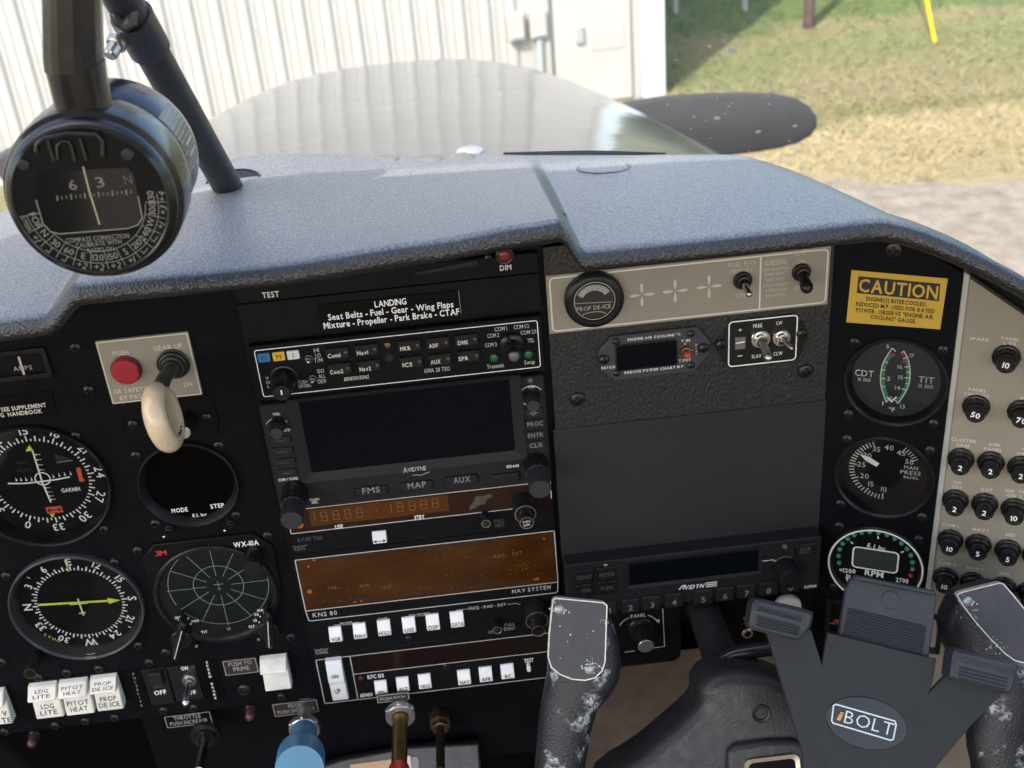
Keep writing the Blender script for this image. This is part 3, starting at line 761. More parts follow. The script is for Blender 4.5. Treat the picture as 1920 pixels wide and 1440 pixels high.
# ------------------------------------------------------------------ instrument panel sheets
LEATH = mat('black_leatherette', (.019, .019, .0195), .42, bump=.9, bscale=650, var=.3, vscale=300, rvar=.1, stretch=(1, 1, .55))
from mathutils.geometry import tessellate_polygon
def sheet(fr, outer, circles, n0, n1):
    """flat sheet with round holes cut through it"""
    loops = [ccw(outer)] + [[(u + r * math.cos(-a), v + r * math.sin(-a)) for a in (2 * math.pi * i / 48 for i in range(48))] for u, v, r in circles]
    tris = tessellate_polygon([[Vector((a, b_, 0)) for a, b_ in l] for l in loops]); flat = [p for l in loops for p in l]
    mb = MB(); fs = []
    for tr in tris:
        a, b_, c = (flat[i] for i in tr)
        fs.append(tuple(tr) if (b_[0] - a[0]) * (c[1] - a[1]) - (c[0] - a[0]) * (b_[1] - a[1]) > 0 else tuple(reversed(tr)))
    mb.add([fr.p(a, b_, n1) for a, b_ in flat], fs)
    for l in loops:
        k = len(l); mb.add([fr.p(a, b_, n1) for a, b_ in l] + [fr.p(a, b_, n0) for a, b_ in l], [(i, k + i, k + (i + 1) % k, (i + 1) % k) for i in range(k)])
    return mb
pan = sheet(M, [(-345, -216), (-83, -216), (-83, 86), (-345, 86)], [(-214, -30, 39), (-214.6, -119.2, 38), (-130.2, -39.4, 27.2)], -8, -4.5).build('instrument_panel', BLACK, None, 0); struct(pan)
o = MB().box(M, 0, -59, 172, 316, -12, -5).build('radio_rack', UNIT, pan, 0)
MB().box(M, -119, 92, 68, 20, -6, -2, 3, 1).build('padded_brow', LEATH, pan, 0)
MB().box(M, 91, 85, 14, 26, -16, -9).build('filler_panel', BLACK, pan, 0)
o = MB().box(M, 163.5, -53, 159.5, 262, -6, -1.6).build('centre_panel', BLACK, pan, 0)
o = sheet(RT, [(-.5, -260), (66, -260), (66, 58), (42, 72), (14, 79), (-.5, 79)], [(37, -11.8, 26), (35.5, -77, 26), (35.5, -142.7, 26)], -4, 0).build('gauge_panel', BLACK, pan, 0)
mb = MB(); mb.prism(RT, [(66.2, 60), (69.4, 58), (69.4, -205), (66.2, -205)], -4, 1.8, .4); o = mb.build('edge_strip', mat('pale_edge_strip', (.5, .5, .46), .35, .4), pan, 0)
mb = MB(); mb.box(M, 182, -190, 70, 70, -24, -18); mb.build('column_gap_shade', mat('black_shade_backing', (.006, .006, .006), .8), pan, 0)  # black sheet standing in for the shade inside the column opening
for p, bg in ((VP(680, 250), 0), (VP(800, 632), 0), (VP(680, 1050), 0), (VC(40, 690), 0), (VD(10, 188), 0), (VD(1375, 345), 1), (VD(840, 190), 0), (VD(555, 225), 0), (VD(375, 247), 0), (VD(215, 275), 0), (VD(310, 545), 0), (VD(480, 520), 0), (VD(645, 500), 0), (VD(25, 580), 0), (VD(1585, 383), 0), (VD(920, 460), 0), (VD(1090, 445), 0)):
    screw(pan, M, p, -4.5, bg)
screw(pan, M, VI(275, 1025), 0, 1); screw(pan, M, VI(1692, 850), 0, 1); screw(pan, RT, VK(590, 110), 0, 1); screw(pan, RT, VL(167, 1215), 0, 0)

# ------------------------------------------------------------------ pilot's side instruments
PN = -4.5
def gauge(name, label, cat, fr, u, v, ro, ri, depth=9.0, base=PN, bez=BEZEL, dialm=DIAL, group=None, lip=0.0, glass=True, front=0.0):
    """round instrument: bezel ring, recessed dial, cover glass"""
    e = thing(name, label, cat, fr.p(u, v, base), group)
    mb = MB(); mb.lat(fr, u, v, [(ro, base), (ro, front - 1.2), (ro - .9, front), (ri + 1.0, front), (ri + .2, front - .7), (ri - 2.2, front - depth)], 64, cap=False)
    mb.build('bezel', bez, e)
    mb = MB(); mb.lat(fr, u, v, [(ri - 2.0, front - depth + .05), (.01, front - depth + .06)], 64); mb.build('dial_face', dialm, e)
    if glass:
        mb = MB(); mb.lat(fr, u, v, [(ri + .1, front - 1.4), (.01, front - 1.39)], 48); mb.build('cover_glass', GLASS, e)
    return e
def pol(u, v, r, deg):
    a = math.radians(deg); return (u + r * math.sin(a), v + r * math.cos(a))       # clockwise from the top
def tick(mb, fr, u, v, r0, r1, deg, w, n):
    mb.line(fr, [pol(u, v, r0, deg), pol(u, v, r1, deg)], w, n)

# ammeter at the left edge
e = thing('ammeter', 'dark edgewise ammeter marked AMPS with a pale pointer', 'meter', M.p(*M.uv(VP(200, 420)), PN))
u, v, w, h = rect2(M, VP, -120, 345, 420, 480, -2); 
mb = MB(); mb.frame(M, rrect(u, v, w + 5, h + 5, 1.5), rrect(u, v, w, h, 1), PN, -2.4); mb.build('housing', BEZEL, e)
MB().box(M, u, v, w, h, -12, PN + .15).build('scale_plate', DIAL, e)
mb = MB(); T(mb, M, VP, 'AMPS', 118, 438, 288, 428, 38, PN + .3, .01); mb.build('lettering', GREYP, e)
a = M.uv(VP(166, 332), -3); b_ = M.uv(VP(216, 495), -3); mb = MB(); mb.line(M, [a, b_], 1.3, -3.2); mb.build('pointer', mat('pale_pointer', (.5, .4, .33), .6), e)

# placard cut by the picture's left edge
e = thing('placard', 'black placard with white words SEE SUPPLEMENT and HANDBOOK', 'placard', M.p(*M.uv(VP(200, 760)), PN))
u, v, w, h = rect4(M, VP, [(-260, 710), (470, 640), (515, 855), (-240, 925)], PN + .4); MB().box(M, u, v, w, h, PN, PN + .5).build('plate', mat('gloss_black_label', (.003, .003, .0033), .4, spec=.12), e)
mb = MB(); T(mb, M, VP, 'SEE SUPPLEMENT', 6, 803, 415, 768, 36, PN + .7, .03); T(mb, M, VP, 'G  HANDBOOK', 2, 856, 378, 820, 36, PN + .7, .03); mb.build('lettering', CREAM, e)

# gear plate
e = thing('gear_plate', 'beige gear switch plate with red bypass button and rubber boot', 'switch plate', M.p(*M.uv(VB(1000, 600)), PN))
u, v, w, h = rect4(M, VB, [(637, 435), (1270, 367), (1365, 785), (762, 868)], -3); MB().box(M, u, v, w, h, PN, -3, .6, .3).build('plate', BEIGE, e)
mb = MB(); mb.line(M, rrect(u, v, w - 1.6, h - 1.6, .3), .55, -2.9, True); mb.build('border_line', CREAM, e)
mb = MB()
for s, c in (('PUSH', (762, 514, 865, 506)), ('GEAR UP', (1035, 480, 1230, 462)), ('GR SAFETY', (765, 772, 1000, 752)), ('BY PASS', (810, 815, 975, 800)), ('DN', (1242, 724, 1295, 718))): T(mb, M, VB, s, *c, 30, -2.85, .0)
mb.build('lettering', CREAM, e)
u, v = M.uv(VB(847, 637), 0); mb = MB(); mb.lat(M, u, v, [(8.3, -3), (8.3, -1.5), (7.8, -1.2), (7.7, -1.8)], 40, cap=False); o = mb.build('button_ring', mat('dark_red_ring', (.12, .01, .015), .4), e)
mb = MB(); mb.lat(M, u, v, [(7.7, -3), (7.7, .6), (7.1, 1.3), (5.5, 1.5), (.01, 1.2)], 40); mb.build('button', RED, e)
u, v = M.uv(VB(1165, 600), 0); BOOT = mat('black_rubber_boot', (.03, .03, .028), .4)
mb = MB(); mb.lat(M, u, v, [(9, -3), (9, -2), (8.4, -1.6), (7.9, -2.0), (7.6, .0), (7.0, .3), (6.8, -.3), (6.2, 2), (5.2, 2.2), (5, 1.4), (4.3, 4.2), (3.3, 4.4)], 40); mb.build('boot', BOOT, e)
GB = (u, v)
# gear lever with wheel-shaped knob
kc = M.p(*M.uv(VB(1100, 945), 40), 40); base = M.p(GB[0], GB[1], 3)
e = thing('gear_lever', 'ivory wheel shaped landing gear knob on a short black lever', 'lever', base)
ax = Vector((.95, -.02, .12)).normalized(); tip = kc + Vector((.0, .002, .013))
mb = MB(); mb.tube([base, base + (tip - base) * .5 + Vector((0, -.002, .002)), tip], [3.4, 4.0, 4.6], 16); mb.build('shaft', mat('dull_black_lever', (.05, .048, .045), .45), e)
KIV = mat('aged_ivory_knob', (.72, .56, .37), .24, var=.2, vscale=70, coat=.3)
prof = [(0.1, -7.6), (9, -7.6), (12.5, -7.2), (15.2, -5.4), (16.8, -2.6), (17.2, 0), (16.8, 3), (15.2, 5.8), (13.2, 7.4), (11.4, 7.6), (10.0, 7.0), (8.6, 6.3), (4, 6.0), (.05, 6.0)]
prof = [(r, t_ * .82) for r, t_ in prof]; mb = MB(); mb.lathe(kc, ax, prof, 44, cap=False)
V_ = Vector((0, 0, 1)); V_ = (V_ - ax * V_.dot(ax)).normalized()
for i, p in enumerate(mb.v):     # slightly taller than wide, flattened at the bottom back like the worn knob
    d = p - kc; k = d.dot(V_); mb.v[i] = kc + (d - V_ * k) + V_ * k * 1.13
mb.build('wheel_knob', KIV, e)
mb = MB(); 
for a_, rr, s in ((250, 10.2, .55), (262, 10.6, .7), (272, 10.9, .6), (283, 10.4, .9), (290, 11, .5), (242, 13.5, .5), (300, 13.8, .45)):
    X_ = ax.cross(V_); c_ = math.radians(a_); p = kc + (X_ * math.cos(c_) + V_ * math.sin(c_)) * rr * .001 + ax * .0059; mb.lathe(p, ax, [(s, -.6), (s, .3), (s * .4, .45)], 8)
mb.build('chips', mat('dark_knob_chips', (.09, .055, .04), .7), e)

# dimmer plate behind the knob
e = thing('dimmer', 'round dimmer knob with bright cap on a black plate behind the ivory knob', 'knob', M.p(*M.uv(VB(1250, 930)), PN))
q = quad(M, VB, [(815, 900), (822, 868), (862, 838), (1310, 783), (1390, 800), (1440, 850), (1475, 960), (1470, 1060), (1380, 1085), (860, 1140), (830, 1030)], PN + 1); MB().prism(M, q, PN, PN + 1, .4).build('plate', mat('gloss_black_plate', (.004, .004, .0045), .35, spec=.15), e)
kn, u, v, L_ = knob(e, M, VB, (1266, 955), (1240, 1048), 5.6, KNOB, 'knob', PN + 1, True, .8, 40)
mb = MB(); mb.lat(M, u, v, [(3.9, L_ - .05), (3.9, L_ + .3), (3.6, L_ + .6), (.01, L_ + .62)], 32); mb.build('cap', ALU, e)
screw(e, M, VB(897, 995), PN + 1); screw(e, M, VB(1397, 950), PN + 1)

# electronic clock / fuel gauge with dark lens
e = gauge('digital_gauge', 'round dark digital gauge marked MODE and STEP below the gear knob', 'gauge', M, -130.2, -39.4, 28.7, 27.4, 6, dialm=mat('brown_black_lens', (.0016, .0012, .0012), .3, spec=.06), glass=False)
mb = MB()
for s, c, h_ in (('MODE', (1102, 266, 1207, 258), 27), ('E.I. Inc', (1238, 298, 1330, 289), 22), ('STEP', (1352, 239, 1440, 230), 27)): T(mb, M, VC, s, *c, h_, -5.6, .045)
mb.build('lettering', WHITE, e)
for p in (VB(918, 1205), VB(1477, 1138), VC(1000, 352), VC(1517, 297)): screw(e, M, p, PN)
toggle(e, M, VC, (1085, 385), (1052, 437), 9, 2.4, .9, 1.0, CHROME, PN, SCRW); toggle(e, M, VC, (1478, 352), (1443, 397), 9, 2.4, .9, 1.0, CHROME, PN, SCRW)

# course deviation indicator
u0, v0 = -214, -30
e = gauge('course_indicator', 'course deviation indicator with crossed white needles and red flags', 'gauge', M, u0, v0, 41, 39.4, 10)
mb = MB(); nd = -9.6; hd = 152
for a in range(0, 360, 5):
    d = a - hd
    if a % 10 == 0: tick(mb, M, u0, v0, 26.6, 30.0 if a % 30 else 30.4, d, .85, nd)
    else: tick(mb, M, u0, v0, 26.6, 28.2, d, .8, nd)
for a in range(0, 360, 30):
    p = pol(u0, v0, 33.7, a - hd); textat(mb, M, str(a // 10), p[0], p[1], 5.0, nd, -math.radians(a - hd), None, .012, .2)
mb.build('compass_card', WHITE, e)
cu, cv = M.uv(VR(478, 590), nd + 1.5)
mb = MB(); mb.line(M, ell(cu, cv, 4.2, 4.2), .75, nd + 1.2, True)
a = M.uv(VR(365, 275), nd + 2); c = M.uv(VR(478, 640), nd + 2); b_ = M.uv(VR(572, 855), nd + 2); mb.line(M, [a, c, b_], .95, nd + 1.8)
a = M.uv(VR(90, 638), nd + 2); c = M.uv(VR(430, 620), nd + 2); b_ = M.uv(VR(785, 563), nd + 2); mb.line(M, [a, M.uv(VR(270, 637), nd + 2), c, M.uv(VR(620, 595), nd + 2), b_], .95, nd + 2.2)
mb.build('needles', mat('glowing_white_paint', (.82, .86, .76), .6), e)
mb = MB()
for x, y in ((402, 316), (418, 375), (432, 433), (448, 488), (518, 690), (538, 738), (558, 782), (580, 820)):
    q = M.uv(VR(x, y), nd + .3); mb.lat(M, q[0], q[1], [(.55, nd), (.55, nd + .3)], 10); mb.line(M, [(q[0] + .2, q[1]), (q[0] + 2.6, q[1])], .3, nd + .35)
for x, y in ((185, 605), (238, 604), (296, 603), (357, 602), (602, 568), (668, 555), (730, 545), (796, 535)):
    q = M.uv(VR(x, y), nd + .3); mb.lat(M, q[0], q[1], [(.55, nd), (.55, nd + .3)], 10); mb.line(M, [(q[0], q[1] + .2), (q[0], q[1] + 2.0)], .3, nd + .35)
T(mb, M, VR, 'GARMIN', 690, 720, 900, 698, 44, nd + .2, .04, gap=.1); mb.build('markings', WHITE, e)
mb = MB(); T(mb, M, VR, 'NAV', 190, 408, 312, 400, 34, nd + .2, .01); T(mb, M, VR, 'VLOC', 188, 492, 368, 484, 34, nd + .2, .01); mb.build('dim_lettering', mat('unlit_annunciator', (.035, .035, .037), .6), e)
REDF = mat('orange_red_flag', (.72, .09, .05), .55)
u, v, w, h = rect4(M, VR, [(515, 908), (695, 892), (708, 962), (528, 982)], nd + .5); MB().box(M, u, v, w, h, nd, nd + .5).build('flag', REDF, e)
mb = MB(); mb.line(M, [(u - w * .32, v), (u + w * .32, v)], .7, nd + .7)
for s in (-1, 1): mb.flat(M, [(u + s * w * .44, v), (u + s * w * .26, v + 1.7), (u + s * w * .26, v - 1.7)], nd + .7)
mb.build('flag_arrow', INK, e)
q = quad(M, VR, [(855, 470), (895, 458), (912, 480), (915, 505), (930, 580), (955, 600), (945, 615), (895, 620)], nd + .5); MB().prism(M, q, nd, nd + .5).build('flag', REDF, e)
mb = MB(); q = quad(M, VR, [(325, 210), (375, 272), (288, 280)], nd + 1); mb.prism(M, q, nd, nd + .9); q = quad(M, VR, [(558, 990), (615, 985), (592, 1025)], nd + 1); mb.prism(M, q, nd, nd + .9); mb.build('index_triangles', YELLOW, e)
q = quad(M, VR, [(605, 305), (700, 330), (820, 378), (640, 402)], nd + .3); mb = MB(); mb.line(M, [q[3], q[2]], .5, nd + .5); mb.build('window_edge', GREYP, e); MB().flat(M, q, nd + .2).build('window', INK, e)
for p in (VR(850, 110), VR(1165, 1160)): screw(e, M, p, PN)

# horizontal situation indicator
u0, v0 = -214.6, -119.2
e = gauge('heading_indicator', 'compass heading indicator with a bright yellow-green needle and side knob', 'gauge', M, u0, v0, 40, 38.6, 9, lip=0, bez=mat('worn_grey_bezel', (.05, .05, .052), .33, var=.25, vscale=60))
nd = -8.6; hd = 88
mb = MB()
for a in range(0, 360, 5):
    tick(mb, M, u0, v0 - 1.2, 25.2, 28.4 if a % 10 == 0 else 26.9, a - hd, .95 if a % 10 == 0 else .8, nd)
for k, s in enumerate(('N', '3', '6', 'E', '12', '15', 'S', '21', '24', 'W', '30', '33')):
    p = pol(u0, v0 - 1.2, 31.6, k * 30 - hd); textat(mb, M, s, p[0], p[1], 4.6 if s.isdigit() else 5.2, nd, -math.radians(k * 30 - hd), None, .02, .2)
for a in (47, -47, 133): tick(mb, M, u0, v0 - 1.2, 33, 35, a, .6, nd)
mb.build('compass_card', WHITE, e)
mb = MB(); a = M.uv(VC(245, 872), nd + 1.5); b_ = M.uv(VC(700, 845), nd + 1.5); t_ = M.uv(VC(775, 840), nd + 1.5); mb.line(M, [a, b_], 1.6, nd + 1.5)
mb.flat(M, [(b_[0] - .5, b_[1] + 2.3), (b_[0] - .5, b_[1] - 2.3), t_], nd + 1.55)
mb.build('course_needle', YELLOW, e)
mb = MB(); q = [M.uv(VC(*p), nd + 2) for p in ((500, 830), (538, 938))]; mb.line(M, q, 1.0, nd + 2.2); q = [M.uv(VC(*p), nd + 2) for p in ((448, 868), (565, 858))]; mb.line(M, q, 1.0, nd + 2.25); q = [M.uv(VC(*p), nd + 2) for p in ((508, 925), (552, 918))]; mb.line(M, q, .9, nd + 2.25)
q = [M.uv(VC(*p), nd + 2) for p in ((412, 592), (440, 665))]; mb.line(M, q, .6, nd + .8); q = [M.uv(VC(*p), nd + 2) for p in ((596, 1112), (603, 1138))]; mb.line(M, q, .6, nd + .8)
mb.build('aircraft_symbol', mat('pale_yellow_paint', (.75, .74, .42), .6), e)
mb = MB()
for s, x, y, r_ in (('S', 290, 1064, -38), ('Y', 318, 1078, -32), ('N', 346, 1090, -26), ('C', 374, 1101, -20)):
    q = M.uv(VC(x, y), nd); textat(mb, M, s, q[0], q[1], 2.2, nd, math.radians(r_ + 12), None, .01)
mb.build('sync_lettering', mat('yellow_print', (.62, .6, .12), .6), e)
mb = MB(); T(mb, M, VC, 'KING', 552, 1212, 615, 1208, 17, .12, .0); q = M.uv(VC(583, 1188), .1); mb.line(M, [(q[0] - 2.6, q[1] + .5), (q[0], q[1] - .2), (q[0] + 2.6, q[1] + .5)], .5, .12); mb.build('maker_mark', GREYP, e)
kn, u, v, L_ = knob(e, M, VC, (243, 1185), (193, 1316), 4.0, KNOB, 'setting_knob', PN, False, .97, 32)
mb = MB(); mb.lat(M, u, v, [(3.9, L_ - .1), (3.9, L_ + .15), (3.3, L_ + .15), (3.2, L_ - .2)], 32, cap=False); mb.build('knob_rim', BRASS, e)
for p in (VC(735, 603), VC(888, 1135)): screw(e, M, p, PN)

# storm scope
u0, v0 = -130.2, -118.8
e = thing('storm_scope', 'square black lightning detector with a radial grid on its round screen', 'display', M.p(u0, v0, PN))
q = [(-168.7, -89.1), (-159.1, -78.8), (-100.6, -78.8), (-90.7, -89.4), (-90.7, -122), (-97, -146), (-112, -157), (-148, -157), (-163, -146), (-168.7, -122)]
hole = [pol(u0, v0, 36.2, -i * 36 - 54 + 72) for i in range(10)]
MB().prism(M, q, PN, -1.8, .6).build('plate', UNIT, e)
mb = MB(); mb.lat(M, u0, v0 - 1, [(37.2, -1.85), (37.2, .2), (36.4, .8), (34.8, .8), (34.2, .1), (33.4, -1.7)], 64, cap=False); mb.build('ring', BEZEL, e)
mb = MB(); mb.lat(M, u0, v0 - 1, [(34.6, -1.3), (.01, -1.28)], 64); mb.build('screen', mat('dark_teal_screen', (.006, .0085, .0095), .3, spec=.3), e)
gu, gv_ = M.uv(VC(1405, 747), -1.2); mb = MB(); R_ = 30.0
mb.line(M, [pol(gu, gv_, R_, a) for a in range(-112, 50, 4)], .33, -1.1); mb.line(M, [pol(gu, gv_, R_, a) for a in range(62, 236, 4)], .33, -1.1); mb.line(M, [pol(gu, gv_, R_ * .5, a) for a in range(0, 360, 6)], .33, -1.1, True)
for k in range(12):
    a = k * 30; r1 = R_ * (1.04 if k in (0, 3, 6, 9) else 1.0)
    mb.line(M, [pol(gu, gv_, R_ * .25, a), pol(gu, gv_, r1, a)], .3, -1.08)
mb.line(M, [(gu, gv_ + 3.4), (gu, gv_ - 3.6)], .35, -1.05); mb.line(M, [(gu - 3, gv_ + 1), (gu + 3, gv_ + 1)], .35, -1.05); mb.line(M, [(gu - 1.3, gv_ - 2.6), (gu + 1.3, gv_ - 2.6)], .3, -1.05)
T(mb, M, VC, '18', 1458, 1027, 1482, 1024, 20, -1.1, 0); T(mb, M, VC, '9', 1752, 717, 1764, 715, 20, -1.1, 0)
mb.build('screen_grid', mat('grey_green_grid', (.2, .25, .25), .6), e)
mb = MB()
for s, c, h_ in (('OFF', (1122, 956, 1160, 952), 15), ('ON', (1187, 959, 1214, 956), 15), ('FWD', (1232, 976, 1278, 974), 15), ('TST', (1293, 1044, 1333, 1047), 16), ('CLR', (1600, 1016, 1638, 1004), 17), ('25', (1628, 972, 1651, 969), 16), ('50', (1636, 936, 1662, 931), 16), ('100', (1655, 908, 1692, 904), 16), ('200', (1714, 893, 1752, 887), 16)): T(mb, M, VC, s, *c, h_, -.9, .02)
for x, y in ((1147, 970), (1189, 975), (1227, 994), (1735, 910), (1697, 921), (1673, 947), (1667, 983)):
    p = M.uv(VC(x, y), -1); mb.lat(M, p[0], p[1], [(.5, -1.2), (.5, -.9)], 8)
mb.build('lettering', WHITE, e)
mb = MB(); T(mb, M, VC, '3M', 1000, 542, 1070, 535, 30, -1.6, .025, .1, gap=.02); mb.build('red_lettering', mat('red_print', (.6, .03, .03), .55), e)
mb = MB(); T(mb, M, VC, 'WX-10A', 1502, 490, 1662, 466, 32, -1.6, .02, gap=.08); mb.build('model_lettering', WHITE, e)
PTR = mat('white_pointer_line', (.6, .57, .48), .5)
for b0, e0, e1 in (((1165, 1040), (1158, 990), (1130, 1240)), ((1722, 985), (1712, 930), (1738, 1165))):
    L_ = 15; a = M.uv(VC(*b0), -1.8); t_ = M.uv(VC(*e0), 12); d_ = M.uv(VC(*e1), 12)
    mb = MB(); mb.lat(M, a[0], a[1] - 3, [(6.6, -1.8), (6.6, 3), (6.1, 3.6)], 32)
    mb.prism(M, [(t_[0] - 2.6, t_[1] - 3), (t_[0], t_[1]), (t_[0] + 2.6, t_[1] - 3), (d_[0] + 2.4, d_[1] + 2), (d_[0], d_[1]), (d_[0] - 2.4, d_[1] + 2)], 3, 12, 1.6)
    k_ = mb.build('pointer_knob', KNOB, e)
    mb = MB(); mb.line(M, [(t_[0] - .3, t_[1] - 6), (d_[0] - .3, d_[1] + 2.5)], .5, 12.1); mb.build('pointer_line', PTR, k_)
knob(e, M, VC, (1640, 540), (1607, 637), 5.8, KNOB, 'brightness_knob', -1.8, False, .97, 36)
for p in ((885, 525), (1720, 430), (1065, 1180), (1868, 1080)): screw(e, M, VC(*p), PN)
for p in ((1262, 1140), (1662, 1098)):
    q = M.uv(VC(*p), 0); mb = MB(); mb.lat(M, q[0], q[1], [(1.5, PN), (1.5, -1), (1.0, -.2), (.01, 0)], 14); mb.build('indicator_pin', CHROME, e)

# rocker switches
def rocker(label, V, tl, tr, bl, br, rows, ink=True, n_hi=8.0):
    """tl, tr top corners of the raised upper half, bl, br bottom corners of the lower half"""
    a = M.uv(V(*tl), -2.0); b_ = M.uv(V(*tr), -2.0); c = M.uv(V(*bl), 4.2); d = M.uv(V(*br), 4.2)
    u0_, u1_ = (a[0] + c[0]) / 2, (b_[0] + d[0]) / 2; v1 = (a[1] + b_[1]) / 2; v0_ = (c[1] + d[1]) / 2; H = v1 - v0_; w = u1_ - u0_; u = (u0_ + u1_) / 2
    e = thing('rocker_switch', label, 'switch', M.p(u, (v0_ + v1) / 2, PN), 'white rocker switches along the lower panel')
    mb = MB(); mb.box(M, u, (v0_ + v1) / 2 - .5, w + 1.6, H + 2, PN, PN + 1.6, .5, .3); mb.build('socket', BEZEL, e)
    vm = v0_ + H * .74; prof = [(v1, -4), (v1, .2), (v1 - .5, 1.2), (vm + 1.0, n_hi - .6), (vm + .3, n_hi), (vm - .4, n_hi - .5), (vm - .3, 1.6), (vm - 1.2, 1.2), (v0_ + 1.2, 4.6), (v0_ + .4, 4.4), (v0_, 3.4), (v0_, -4)]
    rings = []
    for uu, k in ((u0_, .7), (u0_ + .5, 0), (u1_ - .5, 0), (u1_, .7)): rings.append([M.p(uu, x, max(-4, y - k)) for x, y in prof])
    mb = MB(); mb.loft(rings); mb.build('rocker', IVORY, e, 28)
    return e, u, w, v1, vm, v0_, n_hi
def rtext(e, u, w, v1, vm, v0_, n_hi, lines):
    mb = MB()
    s_top = (n_hi - .1 - (n_hi - 2.6)) / (v1 - 2 - (vm + 2.6))
    TF = Frame(M.p(u, v1 - .5, 1.2), M.U, (M.p(0, v1 - .5, 1.2) - M.p(0, vm + 1.0, n_hi - .6)))
    LF = Frame(M.p(u, vm - 1.2, 1.2), M.U, (M.p(0, vm - 1.2, 1.2) - M.p(0, v0_ + 1.2, 4.6)))
    ht = math.hypot(v1 - vm, n_hi - 1); hb = math.hypot(vm - v0_ - 2, 3.4)
    for i, s in enumerate(lines):
        wd_ = min(w * .8, len(s.replace(' ', '')) * w * .155 + (.06 * w if ' ' in s else 0))
        textat(mb, TF, s, 0, -ht * (.3 + .34 * i), ht * .23, .12, 0, wd_, .008); textat(mb, LF, s, 0, -hb * (.5 + .27 * i), hb * .2, .12, 0, wd_, .008)
    mb.build('lettering', INK, e)
rtext(*rocker('white two step rocker switch marked LDG LITE', VD, (148, 312), (305, 292), (222, 505), (375, 487), None), ['LDG', 'LITE'])
rtext(*rocker('white two step rocker switch marked PITOT HEAT', VD, (322, 292), (478, 270), (390, 487), (545, 467), None), ['PITOT', 'HEAT'])
rtext(*rocker('white two step rocker switch marked PROP DE ICE', VD, (497, 268), (645, 248), (565, 462), (708, 444), None), ['PROP', 'DE ICE'])
r_ = rocker('white rocker switch cut by the left picture edge', VD, (-125, 348), (12, 330), (-60, 545), (85, 525), None)
mb = MB(); TF = Frame(M.p(r_[1], r_[4] - 1.2, 1.2), M.U, (M.p(0, r_[4] - 1.2, 1.2) - M.p(0, r_[5] + 1.2, 4.6))); hb = r_[4] - r_[5]
textat(mb, TF, 'V', r_[2] * .3, -hb * .5, hb * .2, .12, 0, None, .012); textat(mb, TF, 'TE', r_[2] * .3, -hb * .77, hb * .2, .12, 0, None, .012); mb.build('lettering', INK, r_[0])
r_ = rocker('plain white rocker switch beside the PUSH TO PRIME placard', VD, (1455, 158), (1603, 137), (1502, 350), (1648, 332), None)

def placard(label, V, pts, lines, col=(.03, .024, .022), border=True, n0=PN, m=None, tm=None, wt=.0, t=.8):
    """flat engraved label; pts TL TR BR BL in a view; lines (text, x0, y0, x1, y1, h)"""
    u, v, w, h = rect4(M, V, pts, n0 + t); e = thing('placard', label, 'placard', M.p(u, v, n0))
    MB().box(M, u, v, w, h, n0, n0 + t, .3, .15).build('plate', m or mat('brown_black_placard', col, .4), e)
    mb = MB()
    if border: mb.line(M, rrect(u, v, w - 1.1, h - 1.1, .2), .38, n0 + t + .1, True)
    for s, x0, y0, x1, y1, hh in lines: T(mb, M, V, s, x0, y0, x1, y1, hh, n0 + t + .12, wt)
    mb.build('lettering', tm or mat('engraved_grey', (.42, .4, .36), .6), e)
    return e
placard('brown placard reading PUSH TO PRIME', VD, [(1248, 178), (1445, 158), (1452, 240), (1268, 265)], [('PUSH TO', 1283, 197, 1415, 187, 22), ('PRIME', 1313, 226, 1403, 216, 22)])
placard('black placard reading THROTTLE PUSH INCREASE', VD, [(920, 490), (1185, 460), (1195, 527), (940, 558)], [('THROTTLE', 975, 500, 1128, 488, 20), ('PUSH INCREASE', 957, 534, 1165, 509, 20)], m=mat('gloss_black_label', (.003, .003, .0033), .4, spec=.12))
placard('brown placard reading PROP PUSH INCREASE', VD, [(1527, 420), (1783, 395), (1797, 465), (1545, 494)], [('PROP', 1622, 434, 1695, 425, 21), ('PUSH INCREASE', 1562, 468, 1770, 446, 20)], col=(.04, .033, .03))
def vplac(label, V, pts, s, a, b_, h, rot):
    u, v, w, hh = rect4(M, V, pts, PN + .5); e = thing('placard', label, 'placard', M.p(u, v, PN)); MB().box(M, u, v, w, hh, PN, PN + .5).build('plate', mat('gloss_black_label', (.003, .003, .0033), .4, spec=.12), e)
    mb = MB(); k = len(s)
    for i, c in enumerate(s):
        if c == ' ': continue
        x = a[0] + (b_[0] - a[0]) * i / (k - 1); y = a[1] + (b_[1] - a[1]) * i / (k - 1); q = M.uv(V(x, y), PN + .6); textat(mb, M, c, q[0], q[1], h, PN + .65, rot, None, .03)
    mb.build('lettering', WHITE if 'SPEED' in s else GREYP, e)
vplac('narrow upright placard reading PULSELITE', VD, [(703, 238), (800, 228), (832, 432), (745, 442)], 'PULSELITE', (750, 252), (796, 428), 1.7, 0)
vplac('upright black tape label reading SPEED BRAKE', VD, [(1115, 182), (1222, 170), (1262, 395), (1160, 405)], 'SPEED BRAKE', (1163, 186), (1212, 386), 1.9, 0)

